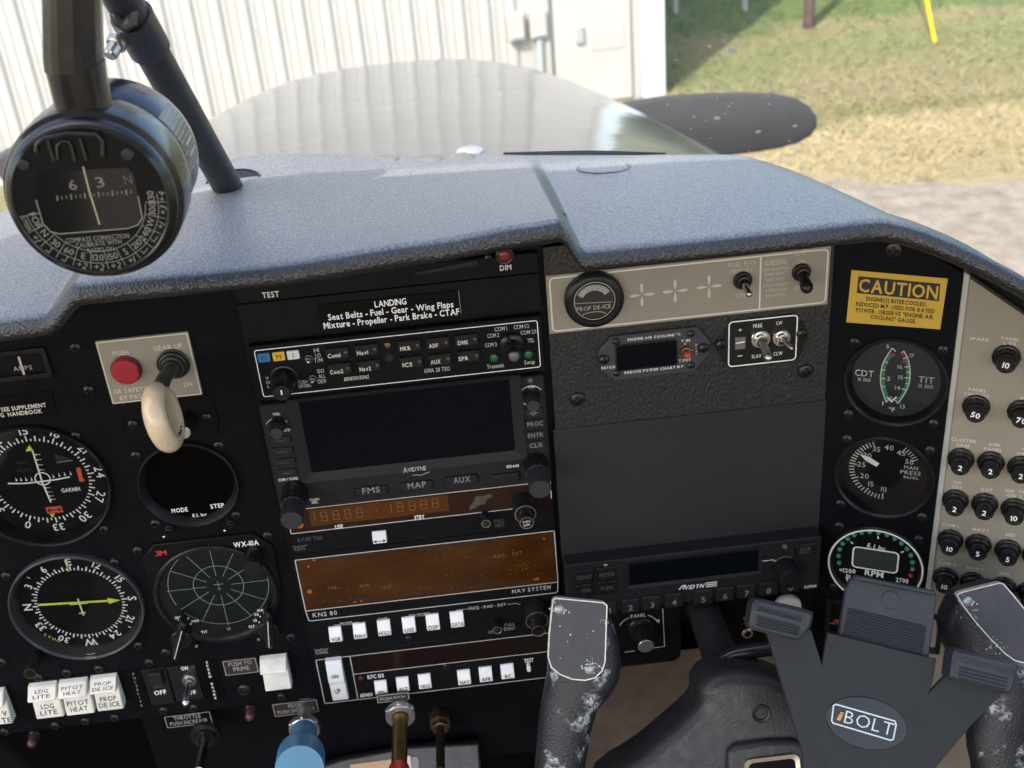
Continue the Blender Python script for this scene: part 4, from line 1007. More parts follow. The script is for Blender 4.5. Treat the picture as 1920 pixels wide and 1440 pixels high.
# pulselite switch and speed brake toggle on one small plate each
u, v, w, h = rect4(M, VD, [(805, 232), (940, 215), (975, 415), (840, 430)], PN + 1); e = thing('pulselite_switch', 'small black rocker switch marked OFF beside the PULSELITE label', 'switch', M.p(u, v, PN))
MB().box(M, u, v, w, h, PN, PN + 1.2, .5, .3).build('plate', KNOB, e)
u, v, w, h = rect4(M, VD, [(835, 255), (908, 247), (915, 318), (845, 326)], PN + 5); MB().box(M, u, v, w, h, PN + 1, PN + 5, .5, .6).build('rocker', PLAST, e)
mb = MB(); T(mb, M, VD, 'OFF', 867, 357, 935, 353, 24, PN + 1.35, .02); mb.build('lettering', WHITE, e)
mb = MB(); T(mb, M, VD, '(ON)', 862, 326, 915, 321, 12, PN + 1.35, .0); mb.build('small_lettering', DIMP, e)
u, v, w, h = rect4(M, VD, [(950, 215), (1105, 198), (1140, 385), (980, 410)], PN + 1); e = thing('speed_brake_switch', 'bright bat handled toggle switch between ON and OFF', 'switch', M.p(u, v, PN))
MB().box(M, u, v, w, h, PN, PN + 1.2, .5, .3).build('plate', KNOB, e)
toggle(e, M, VD, (1063, 292), (1042, 432), 17, 4.6, 2.0, 2.6, CHROME, PN + 1.2)
mb = MB(); T(mb, M, VD, 'ON', 1018, 221, 1056, 217, 20, PN + 1.35, .03); T(mb, M, VD, 'OFF', 1040, 360, 1103, 354, 22, PN + 1.35, .03); mb.build('lettering', WHITE, e)
for p, nm, lb, c in ((VD(180, 640), 'warning_lamp', 'small dull red lamp dome under the LDG LITE switch', (.06, .03, .028)), (VD(1405, 490), 'warning_lamp', 'small dull red lamp dome left of the prop control', (.09, .035, .03))):
    u, v = M.uv(p, 4); e = thing(nm, lb, 'lamp', M.p(u, v, PN)); mb = MB(); mb.lat(M, u, v, [(4.0, PN), (4.0, -2), (3.5, -1.4), (3.2, -1.4)], 24); mb.build('socket', KNOB, e)
    mb = MB(); mb.lat(M, u, v, [(3.1, -1.6), (3.1, 4), (2.6, 5.8), (1.4, 6.8), (.01, 7.1)], 24); mb.build('lens', mat('dull_lens%d' % int(c[0] * 1000), c, .25), e)

# engine controls
e = thing('throttle_control', 'thin steel throttle rod with a black collar under its placard', 'control rod', M.p(*M.uv(VD(1145, 600)), PN))
u, v = M.uv(VD(1150, 622), 3); mb = MB(); mb.lat(M, u, v, [(10, -4), (10, -1), (9.4, 0), (7.5, .6), (7, 3), (6, 3.4), (3.6, 3.4), (3.4, 1)], 40); mb.build('collar', KNOB, e)
mb = MB(); mb.rod(M.p(u, v, 0), M.p(*M.uv(VD(1118, 800), 72), 72), 3.1, 3.1, 20); mb.build('rod', mat('dark_steel_rod', (.2, .2, .2), .22, 1.0), e)
kn_ = M.p(*M.uv(VD(1118, 800), 72), 72)
BLUE = mat('blue_anodised_plastic', (.075, .23, .36), .42, var=.08, vscale=80)
e = thing('propeller_control', 'blue propeller control knob with a silver collar', 'control knob', M.p(*M.uv(VD(1710, 545)), PN))
u, v = M.uv(VD(1712, 568), 13); mb = MB(); mb.lat(M, u, v, [(5, -24), (5, 9.6)], 20); mb.lat(M, u, v, [(10.6, 9.5), (10.6, 12), (10.2, 12.4)], 6); mb.lat(M, u, v, [(10, 9), (10, 13), (9.4, 13.8), (8.3, 13.8), (8.1, 8)], 40); mb.build('collar', ALU, e)
a = M.p(u, v, 12.5); c = M.p(*M.uv(VD(1695, 700), 55), 55); d = M.p(*M.uv(VD(1680, 800), 78), 78); ax = (c - a).normalized()
mb = MB(); mb.tube([a, a + (c - a) * .3, c], [8.2, 8.2, 8.5], 32); mb.build('sleeve', BLUE, e)
mb = MB(); L_ = (d - c).length * 1000; mb.lathe(c - ax * .002, ax, [(8.5, 0), (12.5, 2), (14.2, 4), (14.4, 8), (14.2, L_ + 6)], 28); mb.build('knob', BLUE, e, 40)
e = thing('mixture_control', 'tarnished brass mixture rod in a silver collar with red knob end', 'control knob', M.p(*M.uv(VQ(722, 310)), PN))
u, v = M.uv(VQ(724, 315), 16); mb = MB(); mb.lat(M, u, v, [(5, -24), (5, 12.1)], 20); mb.lat(M, u, v, [(10.4, 12), (10.4, 14.2), (10, 14.5)], 6); mb.lat(M, u, v, [(9.6, 11), (9.6, 15.4), (9.0, 16), (5.6, 16), (5.2, 12)], 40); mb.build('collar', ALU, e)
a = M.p(u, v, 13); d = M.p(*M.uv(VQ(712, 782), 58), 58); mb = MB(); mb.rod(a, d, 5.0, 5.0, 24); mb.build('rod', BRASS, e)
ax = (d - a).normalized(); mb = MB(); mb.lathe(d - ax * .003, ax, [(5.4, 0), (6.0, 1), (7.5, 6), (12, 14), (13.5, 20)], 24); mb.build('knob', mat('bright_red_knob', (.55, .03, .02), .35), e)
u, v, w, h = rect4(M, VQ, [(510, 146), (800, 110), (806, 150), (515, 190)], 2)
e = placard('brown placard reading PUSH RICH under the autopilot', VQ, [(506, 118), (800, 80), (806, 150), (515, 190)], [('PUSH RICH', 542, 152, 765, 126, 26)], n0=6, t=1, tm=CREAM)
e = thing('cowl_flap_control', 'dull brass rod through a hexagon nut below the autopilot', 'control rod', M.p(*M.uv(VQ(1085, 460)), PN))
u, v = M.uv(VQ(1085, 455), -5); mb = MB(); mb.lat(M, u, v, [(8.2, -24), (8.2, -14), (7.6, -13)], 6); mb.lat(M, u, v, [(6, -13.5), (6, -9), (5.2, -8.5)], 6); mb.build('nut', mat('dull_brown_steel', (.16, .12, .085), .4, .9, var=.3, vscale=150), e)
a = M.p(u, v, -12); d = M.p(*M.uv(VQ(1085, 800), 45), 45); mb = MB(); mb.rod(a, d, 2.9, 2.9, 16); mb.build('rod', mat('dull_brown_rod', (.12, .085, .05), .4, .8), e)
# lower sub-panel, pedestal and card
mb = MB(); mb.box(M, -60, -262, 290, 90, -30, -22); mb.build('sub_panel', BLACK, pan, 0)
mb = MB(); mb.box(M, 84, -300, 9, 180, -60, -14, 1, .6); mb.build('console_edge', mat('dark_brown_trim', (.02, .013, .01), .5), pan, 0)
PF_ = Frame(w3(20, -290, 0), Vector((1, 0, 0)), Vector((0, .6, .8)))
ped = thing('pedestal', 'dark grey console top below the engine controls', 'console', PF_.p(0, 0, 0))
q = [PF_.uv(p, 0) for p in ((560, 1452), (640, 1426), (765, 1402), (897, 1395), (902, 1470), (560, 1480))]
MB().prism(PF_, q, -30, 0, 1).build('top', mat('scuffed_grey_plastic', (.05, .05, .052), .42, var=.35, vscale=120, rvar=.1), ped)
e = thing('checklist_card', 'tan paper card lying on the console top', 'card', PF_.p(*PF_.uv((700, 1438)), 0))
q = [PF_.uv(VQ(*p), .5) for p in ((270, 738), (650, 688), (660, 800), (275, 800))]; MB().prism(PF_, q, 0.1, .7).build('sheet', mat('tan_card', (.5, .34, .2), .7, var=.05), e)
e = thing('plastic_sleeve', 'small clear plastic sleeve lying beside the tan card', 'sleeve', PF_.p(*PF_.uv((774, 1432)), 0))
q = [PF_.uv(VQ(*p), .5) for p in ((780, 672), (870, 662), (890, 690), (892, 800), (790, 800))]; MB().prism(PF_, q, 0.1, .9).build('film', mat('smoky_clear_plastic', (.13, .135, .14), .15), e)
mb = MB(); c = PF_.uv(VQ(800, 735), 1); mb.box(PF_, c[0], c[1], 3.4, 12, .9, 2, .8, .3); mb.build('label', CREAM, e)

# ------------------------------------------------------------------ radio stack (faces near n = 0)
LINE = mat('worn_white_line', (.5, .5, .47), .6)
def vtext(mb, fr, V, s, pts, h, n, wt=.01):
    for c, p in zip(s, pts):
        q = fr.uv(V(*p), n); textat(mb, fr, c, q[0], q[1], h, n, 0, None, wt)
def led(parent, fr, px, r, n0, c, name='led'):
    u, v = fr.uv(px, n0 + 1.5); mb = MB(); mb.lat(fr, u, v, [(r, n0), (r, n0 + .9), (r * .8, n0 + 1.7), (r * .4, n0 + 2.1), (.01, n0 + 2.2)], 20)
    return mb.build(name, c, parent)
def hole(parent, fr, px, r, n0, name='screw_hole'):
    u, v = fr.uv(px, n0); mb = MB(); mb.lat(fr, u, v, [(r * 1.25, n0), (r * 1.2, n0 + .25), (r, n0 + .3), (r * .95, n0 + .02), (.01, n0 + .03)], 20)
    return mb.build(name, mat('dark_hole', (.004, .004, .004), .6), parent)

# annunciator strip
e = thing('annunciator', 'dark annunciator strip with TEST and DIM lettering under the glareshield', 'panel', M.p(0, 85, -4))
u0, v0, w, h = rect4(M, VE, [(0, 230), (1755, 40), (1775, 155), (18, 345)], 0); MB().box(M, u0, v0, w, h, -4, -.4, .4, .3).build('plate', UNIT, e)
mb = MB(); T(mb, M, VE, 'TEST', 160, 291, 258, 281, 33, -.25, .03); T(mb, M, VE, 'DIM', 1540, 132, 1606, 126, 31, -.25, .03); mb.build('lettering', CREAM, e)
q = quad(M, VE, [(1040, 158), (1410, 82), (1415, 120), (1050, 172)], .2); MB().prism(M, q, -.5, .4, .2).build('lens_bar', PLAST, e)
led(e, M, VE(1568, 62), 3.4, -.4, mat('red_lamp_lens', (.2, .02, .018), .25), 'dim_lamp')
u, v = M.uv(VE(1568, 62), 0); mb = MB(); mb.lat(M, u, v, [(5, -.4), (5, .6), (4.2, .9), (3.4, .6)], 24, cap=False); mb.build('lamp_ring', SCRW, e)
screw(e, M, VE(1472, 74), -.4, 2)
e = thing('placard_plate', 'dark blank strip carrying the landing checklist placard', 'panel', M.p(0, 60, -4))
u0, v0, w, h = rect4(M, VE, [(20, 352), (1778, 162), (1776, 372), (48, 550)], 0); MB().box(M, u0, v0, w, h, -4, -.8, .3, .2).build('plate', UNIT, e)
e = thing('placard', 'black placard with white landing checklist lettering above the audio panel', 'placard', M.p(0, 58, 0))
u0, v0, w, h = rect4(M, VE, [(486, 347), (1303, 262), (1316, 386), (500, 490)], 0); MB().box(M, u0, v0, w, h, -.8, 0).build('plate', mat('gloss_black_label', (.003, .003, .0033), .4, spec=.12), e)
mb = MB(); T(mb, M, VE, 'LANDING', 812, 343, 996, 323, 36, .15, .03, gap=.1); T(mb, M, VE, 'Seat Belts - Fuel - Gear - Wing Flaps', 541, 416, 1270, 343, 36, .15, .03, gap=.1); T(mb, M, VE, 'Mixture - Propeller - Park Brake - CTAF', 516, 467, 1304, 384, 36, .15, .03, gap=.1)
mb.build('lettering', WHITE, e); mb = MB(); mb.line(M, [(u0 + w / 2 - .3, v0 - h / 2), (u0 + w / 2 - .3, v0 + h / 2)], .3, .1); mb.build('worn_edge', GREYP, e)

# audio panel
e = thing('audio_panel', 'narrow black audio panel with rows of square selector buttons', 'radio', M.p(0, 29, -4))
bu, bv, bw, bh = rect4(M, VE, [(115, 607), (1757, 440), (1775, 707), (165, 878)], 0)
MB().box(M, bu, bv, bw + 5, bh + 5.5, -4, 0, .5, .4).build('face', UNIT, e)
mb = MB(); mb.line(M, rrect(bu, bv, bw, bh, 1.4), .5, .1, True); mb.build('border_line', WHITE, e)
for c, px, col in (('O', (170, 653), (.03, .16, .42)), ('M', (256, 645), (.72, .42, .03)), ('I', (340, 637), (.66, .68, .68))):
    u, v = M.uv(VE(*px), .5); o = button(e, M, u, v, 6.7, 5.4, 0, .9, mat('marker_lens_' + c, col, .3), 'marker_lamp', .7, .3)
    mb = MB(); textat(mb, M, c, u, v, 2.8, 1.02, 0, None, .0); mb.build('letter', INK, o)
for b0, e0 in (((430, 660), (428, 681)), ((452, 777), (450, 795))):
    toggle(e, M, VE, b0, e0, 7, 2.5, .8, 1.0, CHROME, 0, mat('dark_nut', (.12, .12, .12), .3, .9))
mb = MB()
for s, c, h_ in (('HI', (460, 611, 488, 607), 22), ('LO', (468, 641, 500, 637), 22), ('T/M', (460, 670, 510, 664), 23), ('ISO', (480, 731, 519, 727), 22), ('ALL', (485, 762, 526, 757), 22), ('CREW', (482, 793, 532, 786), 23), ('PUSH', (368, 797, 421, 790), 20), ('OFF/EMG', (369, 820, 443, 813), 20), ('KMA 28 TSO', (1103, 730, 1250, 715), 24), ('COM 3', (1453, 581, 1521, 574), 23), ('COM 2', (1467, 528, 1536, 519), 23), ('COM 1', (1509, 489, 1581, 481), 23), ('COM 1/2', (1620, 477, 1709, 467), 23), ('COM 2/1', (1660, 509, 1750, 499), 23), ('TEL', (1700, 555, 1741, 549), 23), ('Transmit', (1464, 707, 1563, 694), 24), ('Swap', (1682, 682, 1743, 674), 24)): T(mb, M, VE, s, *c, h_, .1, .005, gap=.12)
vtext(mb, M, VE, 'VOL', [(188, 771), (193, 796), (197, 819)], 1.9, .1)
T(mb, M, VE, 'BENDIX/KING', 637, 777, 779, 763, 21, .1, .03, .25, gap=.08)
mb.build('lettering', mat('light_grey_print', (.5, .5, .48), .6), e)
for s, px, tx in (('Com1', (596, 627), (540, 644, 613, 637)), ('Nav1', (765, 610), (710, 627, 774, 620)), ('Com2', (610, 718), (554, 738, 630, 730)), ('Nav2', (780, 702), (725, 720, 791, 714)), ('MKR', (1013, 585), (961, 602, 1021, 596)), ('ADF', (1181, 569), (1128, 585, 1181, 580)), ('DME', (1347, 551), (1296, 568, 1354, 562)), ('ICS', (1026, 680), (975, 697, 1031, 690)), ('AUX', (1192, 664), (1139, 680, 1195, 673)), ('SPR', (1357, 645), (1301, 661, 1357, 654))):
    u, v = M.uv(VE(*px), 1.8); o = button(e, M, u, v, 13, 7.0, 0, 2.0, KNOB, 'selector_button', .6, .5)
    mb = MB(); T(mb, M, VE, s, *tx, 23, 2.12, .02); mb.build('lettering', CREAM, o)
    mb = MB(); mb.lat(M, u + 4.6, v, [(1.0, 1.9), (1.0, 2.25), (.6, 2.5), (.01, 2.55)], 12); mb.build('lamp', mat('unlit_lamp_grey', (.06, .06, .065), .3), o)
u, v = M.uv(VE(888, 577), 0); mb = MB(); mb.lat(M, u, v, [(1.7, 0), (1.7, .8), (1.2, 1.2), (.5, 1.2), (.4, .6)], 12); mb.build('lock_screw', BRASS, e); hole(e, M, VE(898, 655), 2.0, 0)
kn, u, v, L_ = knob(e, M, VE, (287, 772), (273, 858), 7.0, KNOB, 'volume_knob', 0, False, .72, 32)
mb = MB(); mb.lat(M, u, v, [(8, .05), (8, .8), (7.4, 1.1), (7.0, 1.1)], 36, cap=False); mb.build('knob_skirt', KNOB, e)
mb = MB(); mb.line(M, [(u, v + 2.0), (u, v - 1.0)], .8, L_ + .1); mb.build('pointer', WHITE, kn)
mb = MB(); mb.prism(M, [(u - 1.3, v - 3), (u + 1.3, v - 3), (u + 1.8, v + 6.5), (u - 1.8, v + 6.5)], 1, 4.5, .8); mb.build('pointer_fin', PLAST, e)
u, v = M.uv(VE(1610, 575), 1); L_ = nlen(M, VE(1610, 572), VE(1622, 650), 0)
mb = MB(); mb.lat(M, u, v, [(6.8, 0), (6.8, 2), (6.2, 2.6), (4.2, 3), (3.8, L_ - 1.5), (3.4, L_ - .3), (2.2, L_ + .5), (.01, L_ + .9)], 36); kn = mb.build('selector_knob', KNOB, e)
mb = MB(); mb.prism(M, [(u - .8, v), (u + .8, v), (u - 1.6, v + 7.2), (u - 3.0, v + 6.8)], 2.4, 6.5, .6); mb.build('pointer', PLAST, kn)
mb = MB(); mb.lat(M, u, v, [(3.3, L_ - .4), (2.3, L_ + .62), (.01, L_ + 1.1)], 24); mb.build('dome', mat('grey_dome', (.12, .12, .125), .3), kn)
GREEN = mat('green_lens', (.015, .10, .035), .25)
led(e, M, VE(1507, 657), 2.7, 0, GREEN); led(e, M, VE(1707, 637), 2.7, 0, GREEN)

# navigator with wide blank screen
e = thing('navigator', 'dark grey navigator radio with a wide blank screen', 'radio', M.p(0, -18, -4))
F0 = 2.0
q = quad(M, VF, [(45, 262), (1800, 80), (1840, 868), (205, 1010)], F0); uL = q[0][0]; uR = (q[1][0] + q[2][0]) / 2; vT = (q[0][1] + q[1][1]) / 2
vB = M.uv(VF(1000, 815), F0)[1]
MB().box(M, (uL + uR) / 2, (vT + vB) / 2, uR - uL, vT - vB, -4, F0, 2, .7).build('face', PLAST, e)
su, sv, sw, sh = rect4(M, VF, [(288, 240), (1580, 100), (1612, 535), (375, 668)], F0)
mb = MB(); mb.frame(M, rrect(su, sv - 1.6, sw + 13, sh + 8.5, 1.5), rrect(su, sv, sw, sh, 1.0), F0 - .3, F0 + 1.6, F0 + .3); mb.build('screen_bezel', PLAST, e)
MB().box(M, su, sv, sw + .4, sh + .4, F0 - .2, F0 + .2).build('screen', SCREEN, e)
for s, px, tx in (('', (180, 474), None), ('', (195, 541), None), ('', (208, 607), None), ('', (221, 672), None)):
    u, v = M.uv(VF(*px), F0 + 1); o = button(e, M, u, v, 12, 4.6, F0, F0 + 1.6, PLAST, 'line_key', 1.2, .6)
    mb = MB(); mb.line(M, [(u - 2.4, v), (u + 2.4, v)], .4, F0 + 1.7); mb.build('dash', DIMP, o)
for s, px, tx in (('D', (1728, 303), (1716, 310, 1741, 306)), ('PROC', (1735, 371), (1688, 378, 1784, 369)), ('ENTR', (1740, 440), (1692, 447, 1785, 438)), ('CLR', (1743, 503), (1703, 508, 1782, 501))):
    u, v = M.uv(VF(*px), F0 + 1); o = button(e, M, u, v, 11.6, 5.2, F0, F0 + 1.6, PLAST, 'function_key', 1.2, .6)
    mb = MB(); T(mb, M, VF, s, *tx, 26, F0 + 1.7, .01)
    if s == 'D': mb.line(M, [(u - 2.6, v), (u + 2.6, v)], .35, F0 + 1.72)
    mb.build('lettering', mat('mid_grey_print', (.2, .2, .21), .6), o)
for s, r, tx in (('FMS', (628, 757, 845, 815), (680, 783, 788, 773)), ('MAP', (905, 725, 1120, 782), (958, 752, 1070, 741)), ('AUX', (1178, 690, 1392, 748), (1237, 719, 1340, 708)), ('', (1463, 668, 1650, 738), None)):
    a = M.uv(VF(r[0], r[1] + 12), F0 + 1); b_ = M.uv(VF(r[2], r[3] - 10), F0 + 1); u = (a[0] + b_[0]) / 2; v = (a[1] + b_[1]) / 2
    o = button(e, M, u, v, abs(b_[0] - a[0]), 6.2, F0, F0 + 2.2, PLAST, 'page_key', 1.6, .9)
    if s: mb = MB(); T(mb, M, VF, s, *tx, 36, F0 + 2.35, .02); mb.build('lettering', mat('mid_grey_print', (.2, .2, .21), .6), o)
mb = MB()
for s, c, h_ in (('VOL', (135, 316, 179, 311), 16), ('STD', (203, 413, 241, 409), 16), ('CDI', (1695, 150, 1731, 145), 17), ('PU', (1665, 252, 1686, 249), 16), ('COM / VLOC', (169, 716, 288, 706), 16), ('PUSH', (362, 838, 417, 832), 15), ('SEL', (372, 853, 411, 849), 15), ('IFD440', (1563, 635, 1636, 628), 17)): T(mb, M, VF, s, *c, h_, F0 + .15, .02)
for px, r in (((165, 400), 5.0), ((1712, 205), 5.0)):
    u, v = M.uv(VF(*px), F0); mb.line(M, [pol(u, v, r + 1.8, a) for a in range(-60, 70, 10)], .3, F0 + .12)
mb.build('lettering', WHITE, e)
mb = MB(); T(mb, M, VF, 'A', 930, 657, 956, 654, 32, F0 + 1.8, 0); T(mb, M, VF, 'VIDYNE', 958, 654, 1070, 643, 26, F0 + 1.8, 0, gap=.1)
a = M.uv(VF(1040, 668), F0); mb.line(M, [(a[0] - 5, a[1] - .2), (a[0], a[1] - .9), (a[0] + 5, a[1] + .8)], .3, F0 + 1.8); mb.build('maker_mark', mat('light_grey_print', (.5, .5, .48), .6), e)
def dual(parent, b0, m0, e0, R, F, V=VF, name='tuning_knob'):
    u, v = M.uv(V(*b0), F); L1 = nlen(M, V(*b0), V(*m0), F); L2 = nlen(M, V(*b0), V(*e0), F)
    mb = MB(); mb.lat(M, u, v, [(R, F), (R, F + .4), (R * .96, L1 - .5), (R * .9, L1)], 60, sq=serr(60, .05)); o = mb.build(name, KNOB, parent)
    mb = MB(); mb.lat(M, u, v, [(R * .82, L1), (R * .86, L2 - 1), (R * .8, L2)], 48, sq=serr(48, .09)); mb.build('inner_knob', mat('knob_grey_face', (.028, .028, .031), .4), o)
    return o, u, v, L2
dual(e, (272, 785), (240, 880), (236, 962), 7.6, F0); dual(e, (1737, 612), (1757, 690), (1772, 775), 7.6, F0)
dual(e, (168, 368), (160, 395), (150, 432), 4.4, F0, name='small_knob'); dual(e, (1712, 195), (1730, 232), (1744, 262), 4.6, F0, name='small_knob')
hole(e, M, VF(465, 822), 1.9, F0); led(e, M, VF(1708, 112), 1.8, F0, mat('light_sensor', (.09, .09, .095), .4), 'light_sensor'); hole(e, M, VF(148, 286), 1.2, F0, 'sensor')

# amber com radio
ORG, t, b, L = nodes_mat('aged_amber_filter')
geo = t.nodes.new('ShaderNodeNewGeometry'); mp = t.nodes.new('ShaderNodeMapping'); mp.inputs['Scale'].default_value = (14, 14, 40); L(geo.outputs['Position'], mp.inputs[0])
n1 = noise(t, mp.outputs[0], 1.6, 6, .65); rp = ramp(t, [(.3, (.035, .0115, .0026)), (.5, (.052, .0175, .0033)), (.68, (.07, .0245, .004))]); L(n1.outputs['Fac'], rp.inputs[0]); L(rp.outputs[0], b.inputs['Base Color']); b.inputs['Roughness'].default_value = .16; b.inputs['Specular IOR Level'].default_value = .35
ORB = mat('dark_amber_filter', (.022, .009, .005), .14, spec=.35)
ORS = mat('bright_amber_window', (.085, .027, .0045), .22, var=.22, vscale=50, spec=.35)
SPOT = mat('orange_residue', (.4, .09, .01), .5)
e = thing('com_radio', 'black communication radio with a dim amber frequency display', 'radio', M.p(0, -80, -4))
q = quad(M, VG, [(55, 310), (1775, 75), (1790, 265), (95, 470)], 0); uL, uR = -79.4, 79.4; vT = M.uv(VG(900, 95), 0)[1] + 1.5; vB = M.uv(VG(900, 392), 0)[1]
MB().box(M, 0, (vT + vB) / 2, uR - uL, vT - vB, -4, 0, .5, .4).build('face', UNIT, e)
wq = quad(M, VG, [(82, 195), (1750, 15), (1752, 158), (92, 335)], 0); wv1 = M.uv(VG(900, 108), .2)[1]; wv0 = M.uv(VG(900, 252), .2)[1]; wu0 = wq[3][0]; wu1 = wq[1][0]
MB().box(M, (wu0 + wu1) / 2, (wv0 + wv1) / 2, wu1 - wu0, wv1 - wv0, 0, .35, .3, .1).build('filter', ORB, e)
a = M.uv(VG(200, 200), .4); c = M.uv(VG(1105, 195), .4); dv0 = (M.uv(VG(205, 302), .4)[1] + c[1]) / 2; dv1 = wv1 - .6
MB().box(M, (a[0] + c[0]) / 2, (dv0 + dv1) / 2, c[0] - a[0], dv1 - dv0, .3, .45).build('amber_window', ORS, e)
mb = MB(); mb.line(M, [(wu0 - .5, wv0 - .4), (wu0 - .5, wv1 + .3), (wu1 + .4, wv1 + .3), (wu1 + .4, wv0 + 4)], .55, .12); mb.line(M, [(wu0 - .5, wv0 - .4), (M.uv(VG(1515, 190))[0], wv0 - .4)], .55, .12); mb.build('border_line', LINE, e)
mb = MB()
def seg8(u, v, h, w):
    x = w / 2; y = h / 2
    for a_, b_2 in (((-x, y), (x, y)), ((-x, 0), (x, 0)), ((-x, -y), (x, -y)), ((-x, y), (-x, 0)), ((x, y), (x, 0)), ((-x, 0), (-x, -y)), ((x, 0), (x, -y))):
        mb.line(M, [(u + a_[0] * .88, v + a_[1] * .94), (u + b_2[0] * .88, v + b_2[1] * .94)], .28, .58)
for xs, y0 in (((300, 378, 452, 528), 226), ((790, 866, 940, 1015), 166)):
    for x in xs:
        q = M.uv(VG(x, y0 + (xs[1] - x) * .11), .6); seg8(q[0], q[1], 6.6, 3.6)
for x, y in ((240, 237), (732, 183)):
    q = M.uv(VG(x, y), .6); mb.line(M, [(q[0], q[1] + 3.2), (q[0], q[1] - 3.2)], .28, .58)
T(mb, M, VG, 'T', 630, 196, 642, 194, 13, .58, 0)
mb.build('digits', mat('unlit_digit_brown', (.22, .13, .06), .5), e)
mb = MB(); T(mb, M, VG, 'USE', 371, 303, 422, 297, 25, .5, .03, gap=.1); T(mb, M, VG, 'STBY', 881, 242, 946, 235, 25, .5, .03, gap=.1); mb.build('lettering', WHITE, e)
mb = MB(); T(mb, M, VG, 'KY 197 TSO', 132, 386, 288, 372, 24, .1, 0); T(mb, M, VG, 'KING', 108, 446, 180, 440, 22, .1, .01)
q = M.uv(VG(145, 428), .1); mb.line(M, [(q[0] - 4.5, q[1] + .7), (q[0] - 2, q[1]), (q[0], q[1] + .6), (q[0] + 2, q[1]), (q[0] + 4.5, q[1] + .7)], .5, .1)
T(mb, M, VG, 'PULL', 1394, 266, 1460, 258, 21, .1, 0); T(mb, M, VG, 'TEST', 1396, 296, 1460, 288, 21, .1, 0); mb.build('dim_lettering', DIMP, e)
def keycap(parent, V, r, txt=None, tx=None, th=22, n1=4.2, m=BTN, name='key', w=None):
    """white wedge key: top slopes, front face carries the print"""
    a = M.uv(V(r[0], r[1]), 1.2); b_ = M.uv(V(r[2], r[3]), n1); u = (M.uv(V(r[0], r[1]), n1)[0] + b_[0]) / 2; w = w or abs(b_[0] - M.uv(V(r[0], r[1]), n1)[0]) * 1.02; v0_ = b_[1]; v1 = a[1]; H = v1 - v0_
    prof = [(v1, 0), (v1, .8), (v1 - .3, 1.3), (v0_ + H * .46, n1 - .3), (v0_ + H * .4, n1 - .05), (v0_ + .4, n1), (v0_, n1 - .4), (v0_, 0)]
    rings = [[M.p(u + s, x, max(0, y - k)) for x, y in prof] for s, k in ((-w / 2, .5), (-w / 2 + .4, 0), (w / 2 - .4, 0), (w / 2, .5))]
    mb = MB(); mb.loft(rings); o = mb.build(name, m, parent, 28)
    if txt:
        mb = MB(); textat(mb, M, txt, u, v0_ + H * .25, H * .31, n1 + .12, 0, min(w * .84, len(txt) * w * .24), .012, .12); mb.build('lettering', INK, o)
    return o, u, v0_, v1, w, n1
o, u, v0_, v1, w, n1_ = keycap(e, VG, (605, 338, 705, 404), name='transfer_key')
mb = MB(); vv = v0_ + (v1 - v0_) * .28; mb.line(M, [(u - 2.6, vv), (u + 2.6, vv)], .5, n1_ + .12)
for s in (-1, 1): mb.flat(M, [(u + s * 3.8, vv), (u + s * 2, vv + 1.1), (u + s * 2, vv - 1.1)], n1_ + .12)
mb.build('arrow', INK, o)
RIM = mat('knob_rim_nickel', (.55, .52, .42), .3, 1.0)
def ringknob(parent, V, b0, m0, e0, R, r2, name='tuning_knob', rim=True):
    u, v = M.uv(V(*b0), 0); L1 = nlen(M, V(*b0), V(*m0), 0); L2 = max(nlen(M, V(*b0), V(*e0), 0), L1 + 3)
    mb = MB(); mb.lat(M, u, v, [(R, 0), (R, L1 - .6), (R * .95, L1)], 48, sq=serr(48, .05)); o = mb.build(name, KNOB, parent)
    mb = MB(); mb.lat(M, u, v, [(R * .97, L1 - .2), (R * .97, L1 + .12), (R * .87, L1 + .12), (R * .85, L1 - .2)], 48, cap=False); mb.build('rim', RIM, o)
    mb = MB(); mb.lat(M, u, v, [(r2, L1), (r2, L2 - .4), (r2 * .94, L2)], 32); i_ = mb.build('inner_knob', KNOB, o)
    mb = MB(); mb.lat(M, u, v, [(r2 * .96, L2 - .1), (r2 * .96, L2 + .15), (r2 * .85, L2 + .15), (r2 * .82, L2 - .1)], 32, cap=False); mb.build('inner_rim', RIM, o)
    return o, u, v, L2
o, u, v, L2 = ringknob(e, VG, (1580, 130), (1614, 218), (1623, 272), 6.6, 4.4)
mb = MB(); textat(mb, M, 'PULL', u, v + 1.2, 1.4, L2 + .2, .2, 4.6, .01); textat(mb, M, '25K', u, v - 1.2, 1.4, L2 + .2, .2, 4, .01); mb.build('lettering', CREAM, o)
def smallknob(parent, V, b0, e0, R, name='small_knob'):
    o, u, v, L_ = knob(parent, M, V, b0, e0, R, KNOB, name, 0, True, .95, 36)
    mb = MB(); mb.lat(M, u, v, [(R * .9, L_ - .1), (R * .9, L_ + .12), (R * .76, L_ + .12), (R * .72, L_ - .1)], 32, cap=False); mb.line(M, [(u - R * .7, v + R * .15), (u, v)], .35, L_ + .1); mb.build('rim', RIM, o)
    return o
smallknob(e, VG, (1335, 225), (1342, 283), 3.1)
q = [M.uv(VG(*p), .5) for p in ((120, 300), (140, 285), (160, 270), (168, 290), (160, 308), (135, 312))]; MB().prism(M, q, .3, .5).build('residue', SPOT, e)
hole(e, M, VG(1388, 80), 1.8, .35); q = [M.uv(VG(*p), .5) for p in ((1232, 195), (1240, 165), (1262, 140), (1275, 108), (1330, 100), (1370, 92), (1385, 105), (1345, 128), (1335, 155), (1300, 162), (1272, 180))]
